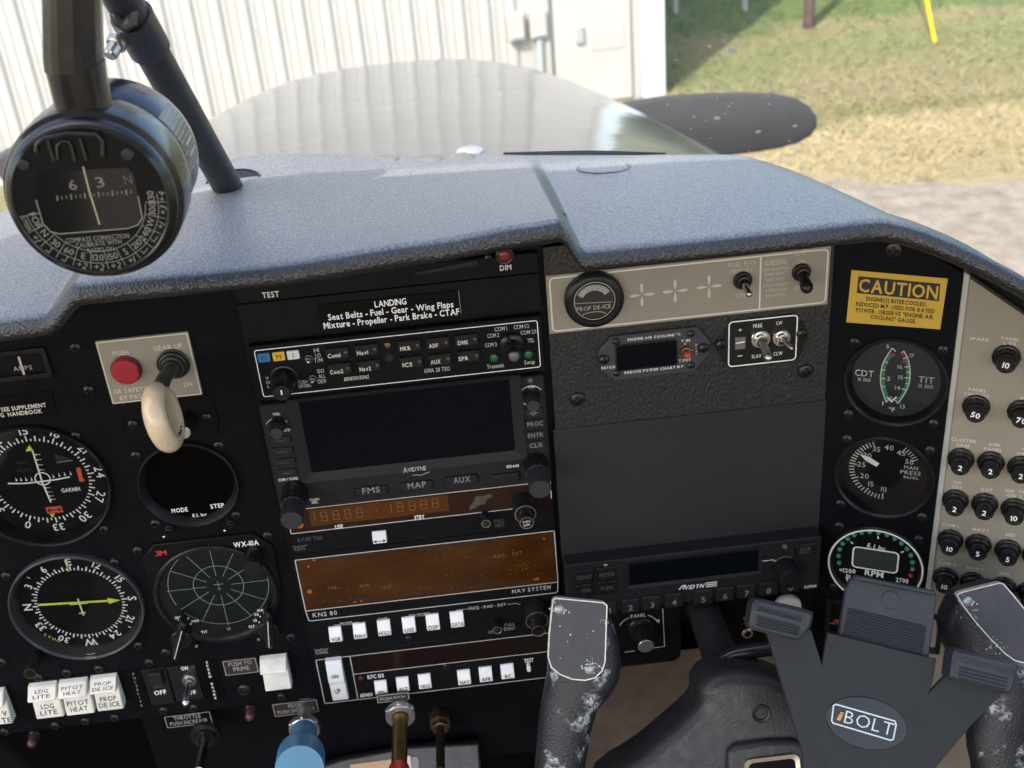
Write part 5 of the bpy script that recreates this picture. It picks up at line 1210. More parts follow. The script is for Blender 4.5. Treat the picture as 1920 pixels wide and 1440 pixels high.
MB().prism(M, q, .3, .42).build('worn_patch', mat('bare_worn_patch', (.07, .06, .055), .45, var=.5, vscale=200), e)

# area navigation unit
e = thing('navigation_unit', 'black navigation radio with a tall stained amber window and white keys', 'radio', M.p(0, -130, -4))
bu, bv, bw, bh = rect4(M, VG, [(110, 515), (1780, 322), (1803, 657), (185, 835)], 0)
vB = M.uv(VG(900, 1045), 0)[1]; vT = bv + bh / 2 + 3.2
MB().box(M, 0, (vT + vB) / 2, 158.8, vT - vB, -4, 0, .5, .4).build('face', UNIT, e)
MB().box(M, bu, bv, bw - .8, bh - .8, 0, .4, .4, .1).build('amber_filter', ORG, e)
sv0 = M.uv(VG(1000, 815), 0)[1]
mb = MB(); mb.line(M, rrect(bu, bv, bw, bh, .6), .6, .5, True); mb.line(M, [(bu - bw / 2, bv - bh / 2), (bu - bw / 2 + .6, sv0 + .8), (bu - bw / 2 + 2.2, sv0), (bu + bw / 2 - 2.2, sv0), (bu + bw / 2 - .6, sv0 + .8), (bu + bw / 2, bv - bh / 2)], .6, .12); mb.build('border_line', LINE, e)
mb = MB(); T(mb, M, VG, 'KNS 80', 228, 869, 384, 853, 27, .1, .01, gap=.25); T(mb, M, VG, 'NAV SYSTEM', 1509, 716, 1757, 690, 25, .1, .01, gap=.25)
for s, c, h_ in (('MODE', (405, 926, 483, 918), 20), ('DME', (651, 899, 709, 892), 20), ('WAYPOINT', (847, 875, 981, 860), 20), ('FREQ - RAD - DST', (1228, 827, 1470, 800), 18)): T(mb, M, VG, s, *c, h_, .1, .0)
for pts in (((365, 945), (365, 932), (398, 928)), ((488, 918), (523, 914), (524, 927)), ((825, 890), (824, 878), (842, 876)), ((985, 859), (1008, 857), (1010, 870)), ((1152, 850), (1150, 837), (1222, 829)), ((1478, 800), (1535, 793), (1562, 800))): mb.line(M, quad(M, VG, pts, .1), .3, .1)
mb.build('lettering', mat('light_grey_print', (.5, .5, .48), .6), e)
mb = MB(); T(mb, M, VG, 'KING', 247, 1112, 322, 1103, 22, .1, .01); q = M.uv(VG(283, 1092), .1); mb.line(M, [(q[0] - 4.5, q[1] + .7), (q[0] - 2, q[1]), (q[0], q[1] + .6), (q[0] + 2, q[1]), (q[0] + 4.5, q[1] + .7)], .5, .1)
T(mb, M, VG, 'PULL', 1461, 933, 1526, 924, 20, .1, 0); T(mb, M, VG, 'IDENT', 1457, 961, 1531, 951, 20, .1, 0); T(mb, M, VG, 'OF', 1355, 980, 1386, 976, 18, .1, 0); mb.build('dim_lettering', GREYP, e)
mb = MB()
for s, c in (('RAD', (1390, 492, 1460, 484)), ('DST', (1510, 475, 1577, 467)), ('PAR', (325, 695, 385, 690)), ('APR', (525, 683, 592, 676)), ('HLD', (667, 692, 735, 685))): T(mb, M, VG, s, *c, 22, .5, 0)
mb.build('ghost_lettering', mat('faint_amber_print', (.17, .085, .022), .5), e)
mb = MB(); rr = random.Random(5)
for i in range(90):
    if i < 45: x = rr.gauss(1530, 60); y = rr.gauss(560, 45)
    else: x = rr.uniform(250, 1650); y = rr.uniform(420, 800) - (x - 900) * .115
    q = M.uv(VG(x, y), .4)
    if abs(q[0] - bu) < bw / 2 - 2 and abs(q[1] - bv) < bh / 2 - 1.5: s = rr.uniform(.07, .19); mb.lat(M, q[0], q[1], [(s, .35), (s, .55)], 6)
mb.build('specks', mat('amber_specks', (.75, .33, .08), .5), e)['kind'] = 'stuff'
mb = MB()
for x, y, s in ((200, 557, .8), (208, 718, 1.6), (235, 515, .8), (1672, 636, 1.1), (1655, 640, .8), (540, 779, .7), (500, 785, .6), (1715, 378, .7)):
    q = M.uv(VG(x, y), .5); mb.lat(M, q[0], q[1], [(s, .35), (s * .95, .6)], 14, sq=lambda i, r: r * (1 + .2 * math.sin(i * 2.1)))
mb.build('residue', SPOT, e)
mb = MB(); 
for x0, y0, x1, y1 in ((250, 790, 760, 745), (760, 745, 1200, 690), (1200, 690, 1640, 640), (300, 510, 620, 470), (900, 455, 1400, 378)):
    k = 22; up = []; dn = []
    for i in range(k):
        t_ = i / (k - 1); x = x0 + (x1 - x0) * t_; y = y0 + (y1 - y0) * t_; up.append(M.uv(VG(x, y - rr.uniform(4, 16)), .5)); dn.append(M.uv(VG(x, y + rr.uniform(2, 14)), .5))
    mb.flat(M, up + dn[::-1], .46)
mb.build('film_stains', mat('grey_brown_film', (.032, .018, .012), .3), e)['kind'] = 'stuff'
for s, r in (('VOR', (322, 952, 420, 1038)), ('RNAV', (478, 930, 577, 1017)), ('HOLD', (636, 910, 734, 998)), ('USE', (796, 890, 893, 980)), ('DSP', (950, 871, 1047, 962)), ('DATA', (1106, 853, 1204, 943))): keycap(e, VG, r, s)
screw(e, M, VG(845, 1018), -.8, 2); smallknob(e, VG, (1408, 905), (1416, 965), 3.2); ringknob(e, VG, (1655, 815), (1676, 905), (1686, 972), 7.4, 4.4)

# autopilot controller
e = thing('autopilot_controller', 'black autopilot controller with a white trim rocker and white keys', 'radio', M.p(0, -190, -4))
a = M.uv(VH(105, 312), 0); b_ = M.uv(VH(150, 557), 0); lineT = M.uv(VH(700, 222), 0)[1]; vB = (b_[1] + M.uv(VH(1420, 402), 0)[1]) / 2
vT = M.uv(VH(700, 205), 0)[1]; uL = (a[0] + b_[0]) / 2
MB().box(M, 0, (vT + vB) / 2 - .4, 158.8, vT - vB + 2, -4, 0, .5, .4).build('face', UNIT, e)
ub = M.uv(VH(322, 410), 0)[0]; um = M.uv(VH(345, 528), 0)[0]
vD = (M.uv(VH(330, 382), 0)[1] + M.uv(VH(1425, 256), 0)[1]) / 2
mb = MB(); vTl = (a[1] + lineT) / 2
mb.line(M, rrect((uL + ub) / 2, (vB + vTl) / 2, ub - uL, vTl - vB, .8), .55, .12, True); mb.line(M, [(ub + .3, vB), (79, vB)], .55, .13); mb.line(M, [(ub + .3, vD), (79, vD)], .55, .13); mb.line(M, [(ub + .3, vTl), (79, vTl)], .55, .13); mb.line(M, [(79, vTl), (79, vB)], .5, .14)
mb.build('border_line', LINE, e)
MB().box(M, (ub + 79) / 2 + .5, (vD + vTl) / 2, 79 - ub - 1.2, vTl - vD - 1.0, 0, .3, .4, .1).build('display_window', mat('dark_red_window', (.008, .0035, .0035), .15), e)
# trim rocker
c0 = M.uv(VH(150, 308), 7); c1 = M.uv(VH(290, 535), 4); u = (M.uv(VH(203, 303), 7)[0] + M.uv(VH(235, 532), 4)[0]) / 2; w = 10.2; v1 = M.uv(VH(150, 308), 3)[1] - .2; v0_ = c1[1] + .6; vm = (v0_ + v1) / 2
prof = [(v1, 0), (v1, 3.5), (v1 - .8, 4.2), (vm + 2.5, 6.6), (vm + .8, 6.4), (vm - 1.5, 4.8), (v0_ + 4, 4.9), (v0_ + .6, 4.2), (v0_, 3.4), (v0_, 0)]
mb = MB(); mb.loft([[M.p(u + s, x, max(0, y - k)) for x, y in prof] for s, k in ((-w / 2, .6), (-w / 2 + .5, 0), (w / 2 - .5, 0), (w / 2, .6))]); o = mb.build('trim_rocker', BTN, e, 28)
mb = MB(); T(mb, M, VH, 'DN', 192, 402, 229, 398, 18, 6.9, .02); T(mb, M, VH, 'UP', 210, 487, 243, 482, 28, 5.15, .01); mb.build('lettering', INK, o)
mb = MB(); T(mb, M, VH, 'KFC 150', 400, 403, 494, 390, 22, .1, .02); T(mb, M, VH, 'TEST', 1309, 308, 1363, 301, 23, .1, .02, gap=.1); T(mb, M, VH, 'BENDI', 360, 510, 427, 500, 19, .1, .03, .2); mb.build('lettering', WHITE, e)
for s, r in (('FD', (434, 430, 518, 503)), ('ALT', (561, 410, 645, 483)), ('HDG', (689, 392, 773, 466)), ('NAV', (918, 368, 1002, 443)), ('APR', (1044, 350, 1128, 426)), ('BC', (1171, 334, 1255, 408))): keycap(e, VH, r, s)
u, v = M.uv(VH(1337, 355), 3); button(e, M, u, v, 2.6, 5.0, 0, 3.4, BTN, 'test_button', 1.2, .5)
screw(e, M, VH(858, 340), -.9, 2); led(e, M, VH(360, 410), 2.0, -.6, mat('dull_amber_lamp', (.08, .02, .012), .3), 'trim_lamp')

# ------------------------------------------------------------------ centre-right panel
e = thing('leather_panel', 'black leather textured cover panel with two large screws below the beige plate', 'panel', M.p(160, 20, 0))
q = quad(M, VI, [(100, 560), (1836, 380), (1822, 1030), (130, 1222)], 0); u0 = (q[0][0] + q[3][0]) / 2; u1 = (q[1][0] + q[2][0]) / 2 + .3; v1 = 86; v0_ = (q[2][1] + q[3][1]) / 2
MB().box(M, (u0 + u1) / 2, (v0_ + v1) / 2, u1 - u0, v1 - v0_, -1.5, 0, .4, .2).build('cover', LEATH, e)
for o in [x for x in pan.children if x.name.startswith('screw') and abs(x.location.y + .0) < 1e-5]: pass
cv = thing('blank_cover', 'plain dark grey blank cover plate above the transponder', 'cover', M.p(163, -77, 0))
q4 = [(1038, 808), (1548, 750), (1538, 982), (1052, 1034)]; u0, v0, w, h = rect4(M, V0, q4, 1)
MB().box(M, u0, v0 - 3, w, h + 6, -1.5, 1.0, .5, .3).build('plate', mat('matt_charcoal_sheet', (.0225, .023, .024), .5, spec=.3, bump=.1, bscale=1600, var=.12, vscale=14, rvar=.05), cv)

# beige switch plate
e = thing('switch_plate', 'beige switch plate with four petal crosses and two toggle switches', 'switch plate', M.p(162, 50, 0))
pu, pv, pw, ph = rect4(M, VI, [(75, 258), (1840, 70), (1835, 420), (103, 628)], 1); N1 = 1.2
MB().box(M, pu, pv, pw, ph, 0, N1, .4, .2).build('plate', BEIGE, e)
mb = MB(); mb.line(M, rrect(pu + .2, pv, pw - 3.4, ph - 3.2, 2.4), .85, N1 + .1, True)
ud = M.uv(VI(1408, 290), N1)[0]; mb.line(M, [(ud, pv - ph / 2 + 1.7), (ud, pv + ph / 2 - 1.7)], .85, N1 + .1); mb.build('border_line', CREAM, e)
for c in ((673, 373), (880, 348), (1090, 321)):
    q = M.uv(VI(*c), N1); mb = MB()
    for k in range(4):
        a = k * 90; pts = [pol(q[0], q[1], .4, a), pol(q[0], q[1], 3, a + 15), pol(q[0], q[1], 5.2, a + 11), pol(q[0], q[1], 6.7, a + 4), pol(q[0], q[1], 7.0, a), pol(q[0], q[1], 6.7, a - 4), pol(q[0], q[1], 5.2, a - 11), pol(q[0], q[1], 3, a - 15)]
        mb.prism(M, pts, N1, N1 + .35, .12)
    mb.build('petal_cross', mat('pale_silver_enamel', (.55, .54, .48), .35, .2), e)
mb = MB()
for s, c, h_ in (('FUEL FLO', (1210, 191, 1377, 176), 27), ('MEMORY', (1223, 230, 1364, 217), 27), ('OFF', (1258, 379, 1322, 372), 27), ('WARNING', (1433, 174, 1574, 161), 26), ('ELT', (1620, 117, 1693, 108), 30), ('ON', (1640, 168, 1688, 164), 26), ('ARM', (1620, 333, 1690, 326), 26)): T(mb, M, VI, s, *c, h_, N1 + .1, -.004, gap=.2)
for s, c in (('FOR AVIATION', (1425, 220, 1588, 206)), ('EMERGENCY', (1437, 248, 1582, 236)), ('USE ONLY', (1445, 283, 1560, 272)), ('UNLICENSED', (1430, 318, 1580, 304)), ('OPERATION', (1440, 349, 1574, 336)), ('UNLAWFUL', (1438, 381, 1565, 369))): T(mb, M, VI, s, *c, 19, N1 + .1, .0, gap=.15)
mb.line(M, quad(M, VI, [(1433, 190), (1574, 177)], N1), .35, N1 + .1); mb.build('lettering', mat('pale_cream_print', (.5, .48, .41), .6), e)
BLKN = mat('worn_black_nut', (.045, .043, .04), .3, .8)
toggle(e, M, VI, (1303, 290), (1345, 382), 15, 5.2, 1.7, 2.0, STEEL, N1, BLKN); toggle(e, M, VI, (1668, 240), (1706, 355), 17, 5.2, 2.2, 3.6, KNOB, N1, BLKN)

# propeller de-ice meter
u, v = M.uv(VI(378, 405), 4)
e = thing('deice_meter', 'small round PROP DE-ICE meter in a black ring on the beige plate', 'meter', M.p(u, v, N1))
FRT = 7.0
mb = MB(); mb.lat(M, u, v, [(16.2, N1), (16.2, FRT - 2), (15, FRT - .6), (13, FRT), (12, FRT - .2), (11.3, FRT - 1.5), (10.9, FRT - 3)], 56, cap=False); mb.build('bezel', BEZEL, e)
nd = FRT - 2.9; mb = MB(); mb.lat(M, u, v, [(11.2, nd), (.01, nd + .01)], 48); mb.build('dial_face', mat('brown_black_dial', (.025, .02, .018), .5), e)
mb = MB(); mb.line(M, [pol(u, v - 1.2, 8.6, a) for a in range(-62, 63, 6)], 3.4, nd + .1); mb.build('scale_arc', mat('pale_dial_arc', (.5, .5, .47), .6), e)
mb = MB()
for k, s in enumerate(('', '10', '15', '20', '25', '')):
    if s: p = pol(u, v - 1.2, 8.0, -42 + k * 19); textat(mb, M, s, p[0], p[1], 1.1, nd + .2, -math.radians(-42 + k * 19))
for a in range(-58, 60, 10): tick(mb, M, u, v - 1.2, 9.2, 10.2, a, .3, nd + .2)
mb.build('scale_marks', INK, e)
mb = MB(); mb.line(M, [pol(u, v - 1.2, 8.4, a) for a in (-68, -60)], 1.4, nd + .22); mb.build('red_mark', RED, e)
mb = MB(); T(mb, M, VI, 'PROP DE-ICE', 268, 459, 481, 448, 25, nd + .2, .0); q = M.uv(VI(375, 500), nd); mb.line(M, ell(q[0], q[1], 6.6, 2.1), .35, nd + .15, True)
mb.line(M, [pol(u, v, 11.1, a) for a in range(0, 360, 8)], .35, FRT - 1.6, True); q = [M.uv(VI(*p), nd) for p in ((252, 428), (490, 416))]; mb.line(M, q, .3, nd + .15); mb.build('lettering', CREAM, e)
mb = MB(); mb.lat(M, u, v, [(11.4, FRT - 1.3), (.01, FRT - 1.28)], 40); mb.build('cover_glass', GLASS, e)

# engine air temperature gauge
e = thing('air_cooling_gauge', 'eight sided grey ENGINE AIR COOLING gauge with a blank window', 'gauge', M.p(*M.uv(VI(750, 740)), 0))
q = quad(M, VI, [(405, 722), (485, 634), (1015, 572), (1097, 655), (1090, 738), (1000, 846), (510, 906), (410, 838)], 2); MB().prism(M, q, 0, 2.2, .4).build('plate', mat('blue_grey_anodised', (.055, .055, .067), .42, .3, bump=.06, bscale=1500), e)
u0, v0, w, h = rect4(M, VI, [(515, 692), (885, 652), (888, 800), (520, 838)], 2.2); mb = MB(); mb.frame(M, rrect(u0, v0, w + 1.4, h + 1.4, 2), rrect(u0, v0, w, h, 1.6), 2, 3.0); mb.build('window_frame', KNOB, e)
MB().box(M, u0, v0, w + .4, h + .4, 2.1, 2.4, 1.6).build('window', SCREEN, e)
mb = MB(); T(mb, M, VI, 'ENGINE AIR COOLING °C', 586, 653, 913, 617, 15, 2.3, .045, gap=.35); T(mb, M, VI, 'REDUCE POWER CHART M P', 566, 856, 930, 818, 15, 2.3, .045, gap=.35); T(mb, M, VI, '307CD', 423, 829, 508, 820, 15, 2.3, .045, gap=.35); T(mb, M, VI, 'T IN', 918, 661, 973, 655, 14, 2.3, .045, gap=.25); T(mb, M, VI, 'T OUT', 903, 784, 976, 775, 15, 2.3, .045, gap=.25)
vtext(mb, M, VI, 'DIFF', [(1010, 684), (1011, 703), (1012, 722), (1013, 742)], 1.05, 2.3, .0); mb.line(M, quad(M, VI, [(941, 672), (942, 684)], 2.3), .4, 2.3); mb.line(M, quad(M, VI, [(976, 719), (990, 717)], 2.3), .4, 2.3); mb.build('lettering', WHITE, e)
toggle(e, M, VI, (950, 732), (962, 758), 10, 3.2, 1.5, 2.2, mat('orange_red_lever', (.5, .07, .03), .4), 2.2, BRASS)
for p in ((515, 665), (978, 617), (520, 862), (978, 812)): screw(e, M, VI(*p), 1.6, 2)
for p in ((440, 780), (1058, 708)): screw(e, M, VI(*p), 2.2, 0)

# compass slaving unit
e = thing('slaving_unit', 'small black unit with FREE and CW toggles in a white outline', 'switch unit', M.p(*M.uv(VI(1420, 660)), 0))
q = quad(M, VI, [(1122, 682), (1205, 572), (1240, 540), (1610, 492), (1690, 570), (1705, 640), (1640, 772), (1600, 790), (1232, 832), (1200, 815)], 1); MB().prism(M, q, 0, 1.4, .3).build('plate', BEZEL, e)
u0, v0, w, h = rect4(M, VI, [(1213, 546), (1631, 498), (1636, 772), (1214, 822)], 1.5); mb = MB(); mb.line(M, rrect(u0, v0, w, h, 2.2), .75, 1.55, True); mb.build('outline', WHITE, e)
mb = MB()
for s, c, h_ in (('FREE', (1365, 568, 1421, 562), 22), ('CW', (1507, 551, 1546, 546), 21), ('SLAV', (1355, 758, 1415, 750), 22), ('CCW', (1491, 741, 1546, 735), 22), ('+', (1271, 593, 1296, 591), 24)): T(mb, M, VI, s, *c, h_, 1.5, .0)
mb.line(M, quad(M, VI, [(1269, 754), (1297, 751)], 1.5), .5, 1.5); mb.build('lettering', WHITE, e)
u0, v0, w, h = rect4(M, VI, [(1250, 638), (1314, 632), (1319, 706), (1252, 713)], 1.5); MB().box(M, u0, v0, w, h, 1, 2.0, .4, .2).build('meter_window', mat('grey_meter_face', (.16, .15, .13), .3), e)
mb = MB(); mb.line(M, [(u0 - 2.6, v0 + .4), (u0 + 2.4, v0 + .8)], .8, 2.15); mb.build('meter_pointer', WHITE, e)
toggle(e, M, VI, (1413, 652), (1466, 782), 20, 5.6, 2.0, 2.7, STEEL, 1.4, CHROME); toggle(e, M, VI, (1543, 645), (1611, 712), 13, 5.2, 1.9, 1.3, STEEL, 1.4, CHROME)
for p in ((1165, 685), (1668, 618)): screw(e, M, VI(*p), 1.4, 0)

# transponder
TN = 12.0
e = thing('transponder', 'black transponder with numbered keys under a dark blank window', 'radio', M.p(165, -140, 0))
u0, v0, w, h = rect4(M, VJ, [(140, 415), (1783, 228), (1768, 548), (152, 738)], TN); tq = (u0, v0, w, h)
MB().box(M, u0, v0, w, h, -1, TN, .6, .6).build('body', PLAST, e)
du, dv, dw, dh = rect4(M, VJ, [(548, 405), (1382, 310), (1376, 448), (548, 537)], TN); mb = MB(); mb.frame(M, rrect(du, dv - .4, dw + 4, dh + 3.6, .8), rrect(du, dv, dw, dh, .5), TN - .2, TN + 1.0, TN + .3); mb.build('window_frame', PLAST, e)
MB().box(M, du, dv, dw + .5, dh + .5, TN - .1, TN + .2).build('window', SCREEN, e)
GP = mat('mid_grey_print', (.2, .2, .21), .6)
for s, r, tx in (('IDENT', (195, 448, 318, 512), (212, 492, 308, 486)), ('MODE', (342, 430, 463, 500), (357, 474, 453, 468)), ('VFR', (203, 540, 325, 605), (238, 578, 302, 572)), ('FUNC', (347, 520, 465, 586), (367, 560, 455, 553)), ('CLR', (1620, 280, 1735, 342), (1648, 312, 1714, 303))):
    u, v, w, h = rect2(M, VJ, *r, TN + 1); o = button(e, M, u, v, w, h, TN, TN + 1.6, KNOB, 'function_key', .8, .6)
    mb = MB(); T(mb, M, VJ, s, *tx, 24, TN + 1.72, .0)
    if s == 'CLR':
        a = M.uv(VJ(1648, 333), TN + 1.7); b_ = M.uv(VJ(1714, 326), TN + 1.7); mb.line(M, [a, b_], .35, TN + 1.72); mb.flat(M, [(a[0] - .8, a[1]), (a[0] + 1.2, a[1] + .9), (a[0] + 1.2, a[1] - .9)], TN + 1.72)
    mb.build('lettering', DIMP, o)
for s, r in (('1', (375, 648, 470, 720)), ('2', (497, 632, 613, 704)), ('3', (635, 613, 752, 686)), ('4', (775, 597, 892, 670)), ('5', (960, 575, 1083, 652)), ('6', (1102, 557, 1222, 630)), ('7', (1242, 540, 1360, 612)), ('8', (1383, 522, 1500, 594)), ('0', (1525, 503, 1640, 576))):
    u, v, w, h = rect2(M, VJ, *r, TN + 1); o = button(e, M, u, v, w, h, TN - 8, TN + 2.2, PLAST, 'number_key', .7, .8)
    mb = MB(); textat(mb, M, s, u, v - 1, 4.3, TN + 2.35, 0, None, .015); mb.build('lettering', GP, o)
mb = MB(); mb.add([], []); T(mb, M, VJ, 'VIDYN', 905, 556, 1030, 540, 26, TN + .15, .02, .3)
a = M.uv(VJ(868, 567), TN); b_ = M.uv(VJ(900, 545), TN); mb.line(M, [a, (b_[0] - .8, b_[1] + .6), (b_[0] + .6, b_[1] + .6), (b_[0] - .6, a[1])], .7, TN + .15)
for k in range(3):
    q0 = M.uv(VJ(1040, 525 + 12 * k), TN); mb.line(M, [q0, (q0[0] + 7, q0[1])], .65, TN + .15)
T(mb, M, VJ, 'AXP340', 1673, 552, 1751, 543, 19, TN + .15, .03); mb.line(M, quad(M, VJ, [(1400, 384), (1472, 375), (1490, 387)], TN), .5, TN + .15)
u, v = M.uv(VJ(395, 408), TN); mb.line(M, ell(u, v, .9, .6), .3, TN + .15, True); mb.build('lettering', WHITE, e)
hole(e, M, VJ(920, 605), 1.9, TN); led(e, M, VJ(1552, 297), 1.7, TN, mat('light_sensor', (.09, .09, .095), .4), 'light_sensor')
kn, u, v, L_ = knob(e, M, VJ, (1543, 415), (1590, 505), 7.2, KNOB, 'selector_knob', TN, True, .93, 44)
mb = MB(); mb.line(M, [pol(u, v, 7.4, a) for a in range(-50, 45, 8)], .3, TN + .5); mb.build('knob_highlight_ring', GREYP, kn)

# panel lights dimmer sub-plate
e = thing('light_dimmer', 'panel light dimmer knob with silver cap on a black plate marked PANEL', 'knob', M.p(*M.uv(VN(870, 330)), 0))
u0 = M.uv(VN(560, 300), 2)[0]; u1 = M.uv(VN(1138, 300), 2)[0]; v0_ = M.uv(VN(900, 560), 2)[1]; v1 = tq[1] - tq[3] / 2 + 2
MB().box(M, (u0 + u1) / 2, (v0_ + v1) / 2, u1 - u0, v1 - v0_, -1.5, 2.0, 6, .5).build('plate', UNIT, e)
mb = MB(); mb.line(M, quad(M, VN, [(1008, 158), (1022, 430), (940, 441)], 2.1), .45, 2.12); mb.line(M, quad(M, VN, [(735, 471), (805, 463)], 2.1), .45, 2.12); T(mb, M, VN, 'PANEL', 777, 216, 888, 203, 26, 2.12, .01)
mb.line(M, quad(M, VN, [(700, 280), (722, 248), (765, 222)], 2.1), .5, 2.12); mb.line(M, quad(M, VN, [(902, 205), (940, 222), (970, 245)], 2.1), .5, 2.12); q = quad(M, VN, [(955, 245), (985, 232), (983, 262)], 2.1); mb.flat(M, q, 2.12); mb.build('lettering', mat('light_grey_print', (.5, .5, .48), .6), e)
kn, u, v, L_ = knob(e, M, VN, (850, 290), (872, 433), 6.2, KNOB, 'knob', 2, True, .8, 40)
mb = MB(); mb.lat(M, u, v, [(8.6, 2), (8.6, 4), (7.8, 5), (6, 5.4)], 40, cap=False); mb.build('skirt', KNOB, e)
mb = MB(); mb.lat(M, u, v, [(5.0, L_ - .05), (5.0, L_ + .3), (4.7, L_ + .6), (.01, L_ + .65)], 36); mb.build('cap', ALU, e)
# lower plate with headphone jack and column hole
e = thing('jack_plate', 'black lower plate with a headphone jack beside the control column', 'panel', M.p(*M.uv(VJ(1300, 800)), 0))
q = [(M.uv(VJ(1145, 640), 0)[0], tq[1] - tq[3] / 2 + 3), (242.5, tq[1] - tq[3] / 2 + 3), (242.5, M.uv(VJ(1450, 935), 0)[1]), (M.uv(VJ(1175, 935), 0)[0], M.uv(VJ(1175, 955), 0)[1])]
MB().prism(M, q, -1.5, 1.0, .3).build('plate', UNIT, e)
u, v = M.uv(VJ(1308, 848), 2); mb = MB(); mb.lat(M, u, v, [(4.0, 1), (4.0, 2.4), (3.4, 3), (2.2, 3), (2.0, 0)], 28, cap=False); mb.build('jack', mat('warm_nickel', (.6, .48, .38), .25, 1.0), e)
mb = MB(); T(mb, M, VJ, 'MUS', 1282, 752, 1322, 748, 17, 1.1, .03); T(mb, M, VJ, '1', 1308, 785, 1316, 784, 20, 1.1, .02); mb.build('lettering', WHITE, e)

# ------------------------------------------------------------------ right gauges (angled panel)
e = thing('placard', 'yellow CAUTION placard about intercooled engine power', 'placard', RT.p(*RT.uv(VK(610, 460)), 0))
MB().prism(RT, quad(RT, VK, [(290, 252), (975, 313), (920, 673), (253, 623)], .4), 0, .4).build('plate', mat('caution_yellow', (.55, .35, .035), .5, var=.06, vscale=60), e)
MB().prism(RT, quad(RT, VK, [(340, 295), (922, 350), (912, 473), (327, 415)], .55), .4, .55).build('black_box', INK, e)
mb = MB(); T(mb, RT, VK, 'CAUTION', 343, 357, 905, 413, 92, .7, .02, snap=False, gap=.14); mb.build('heading', MATS['caution_yellow'], e)
mb = MB()
for s, c in (('ENGINE(S) INTERCOOLED.', (395, 454, 829, 497)), ('REDUCED M.P. USED FOR RATED', (322, 490, 882, 546)), ('POWER. OBSERVE "ENGINE AIR', (323, 534, 873, 587)), ('COOLING" GAUGE.', (427, 583, 751, 618))): T(mb, RT, VK, s, *c, 29, .6, .035, snap=False, gap=.13)
mb.build('lettering', INK, e)

GRN = mat('gauge_green_band', (.035, .2, .1), .55)
e = gauge('temperature_gauge', 'round CDT and TIT temperature gauge with two green bands', 'gauge', RT, 37, -11.8, 28.8, 26.4, 6, 0, front=2.5, dialm=mat('blue_black_dial', (.0105, .0125, .0145), .5))
nd = -3.2
def arc_pts(V, pts, n, k=10):
    """smooth curve through view places"""
    q = [Vector(RT.uv(V(*p), n)) for p in pts]; out = []
    for i in range(len(q) - 1):
        p0 = q[max(i - 1, 0)]; p1 = q[i]; p2 = q[i + 1]; p3 = q[min(i + 2, len(q) - 1)]
        for j in range(k):
            t_ = j / k; out.append(tuple(.5 * ((2 * p1) + (p2 - p0) * t_ + (2 * p0 - 5 * p1 + 4 * p2 - p3) * t_ * t_ + (3 * p1 - p0 - 3 * p2 + p3) * t_ ** 3)))
    return out + [tuple(q[-1])]
mb = MB(); mb.line(RT, arc_pts(VK, [(575, 850), (535, 900), (513, 1000), (520, 1085), (548, 1175)], nd), 2.1, nd + .1); mb.line(RT, arc_pts(VK, [(680, 880), (695, 960), (690, 1040), (665, 1120), (620, 1185)], nd), 2.1, nd + .1); mb.build('green_bands', GRN, e)
mb = MB(); mb.line(RT, quad(RT, VK, [(568, 838), (598, 860)], nd), 1.8, nd + .12); mb.line(RT, quad(RT, VK, [(648, 905), (682, 893)], nd), 1.6, nd + .12); mb.line(RT, quad(RT, VK, [(650, 855), (672, 845)], nd), 1.6, nd + .12); mb.build('red_marks', mat('dull_red_mark', (.25, .03, .04), .55), e)
mb = MB(); mb.line(RT, arc_pts(VK, [(580, 805), (520, 900), (497, 1000), (503, 1085), (538, 1192)], nd), .5, nd + .2); mb.line(RT, arc_pts(VK, [(662, 825), (697, 900), (707, 985), (692, 1080), (622, 1200)], nd), .5, nd + .2)
for p in (((580, 805), (605, 830)), ((645, 838), (663, 826)), ((527, 900), (548, 910)), ((505, 958), (528, 962)), ((497, 1022), (533, 1022)), ((503, 1082), (527, 1076)), ((655, 880), (692, 866)), ((668, 940), (705, 936)), ((682, 975), (705, 977)), ((668, 1015), (705, 1018)), ((675, 1055), (697, 1060)), ((645, 1092), (682, 1105)), ((535, 1190), (575, 1150)), ((622, 1198), (600, 1175))): mb.line(RT, quad(RT, VK, p, nd), .5, nd + .22)
for s, c, h_ in (('CDT', (315, 980, 448, 990), 44), ('X 100', (332, 1027, 425, 1034), 25), ('5', (539, 794, 557, 796), 26), ('2', (543, 1022, 565, 1024), 28), ('1', (509, 1197, 517, 1198), 26)): T(mb, RT, VK, s, *c, h_, nd + .2, .0)
mb.line(RT, quad(RT, VK, [(545, 1150), (582, 1185)], nd), 1.1, nd + .9); mb.line(RT, quad(RT, VK, [(568, 1182), (612, 1148)], nd), 1.1, nd + .95); T(mb, RT, VK, '°F', 555, 1240, 597, 1243, 27, nd + .2, .02)
mb.build('markings', mat('gauge_white', (.68, .7, .66), .6), e)
mb = MB()
for s, c, h_ in (('TIT', (765, 1028, 879, 1037), 44), ('X 100', (762, 1074, 869, 1082), 26), ('17', (705, 858, 733, 861), 27), ('16', (618, 938, 652, 940), 28), ('15', (623, 1014, 657, 1016), 28), ('14', (600, 1087, 636, 1089), 28), ('13', (637, 1220, 669, 1223), 27)): T(mb, RT, VK, s, *c, h_, nd + .2, .0)
mb.build('blue_markings', mat('gauge_pale_blue', (.36, .56, .62), .6), e)
for p in ((312, 765), (940, 820), (268, 1275), (872, 1345)): screw(e, RT, VK(*p), 0)

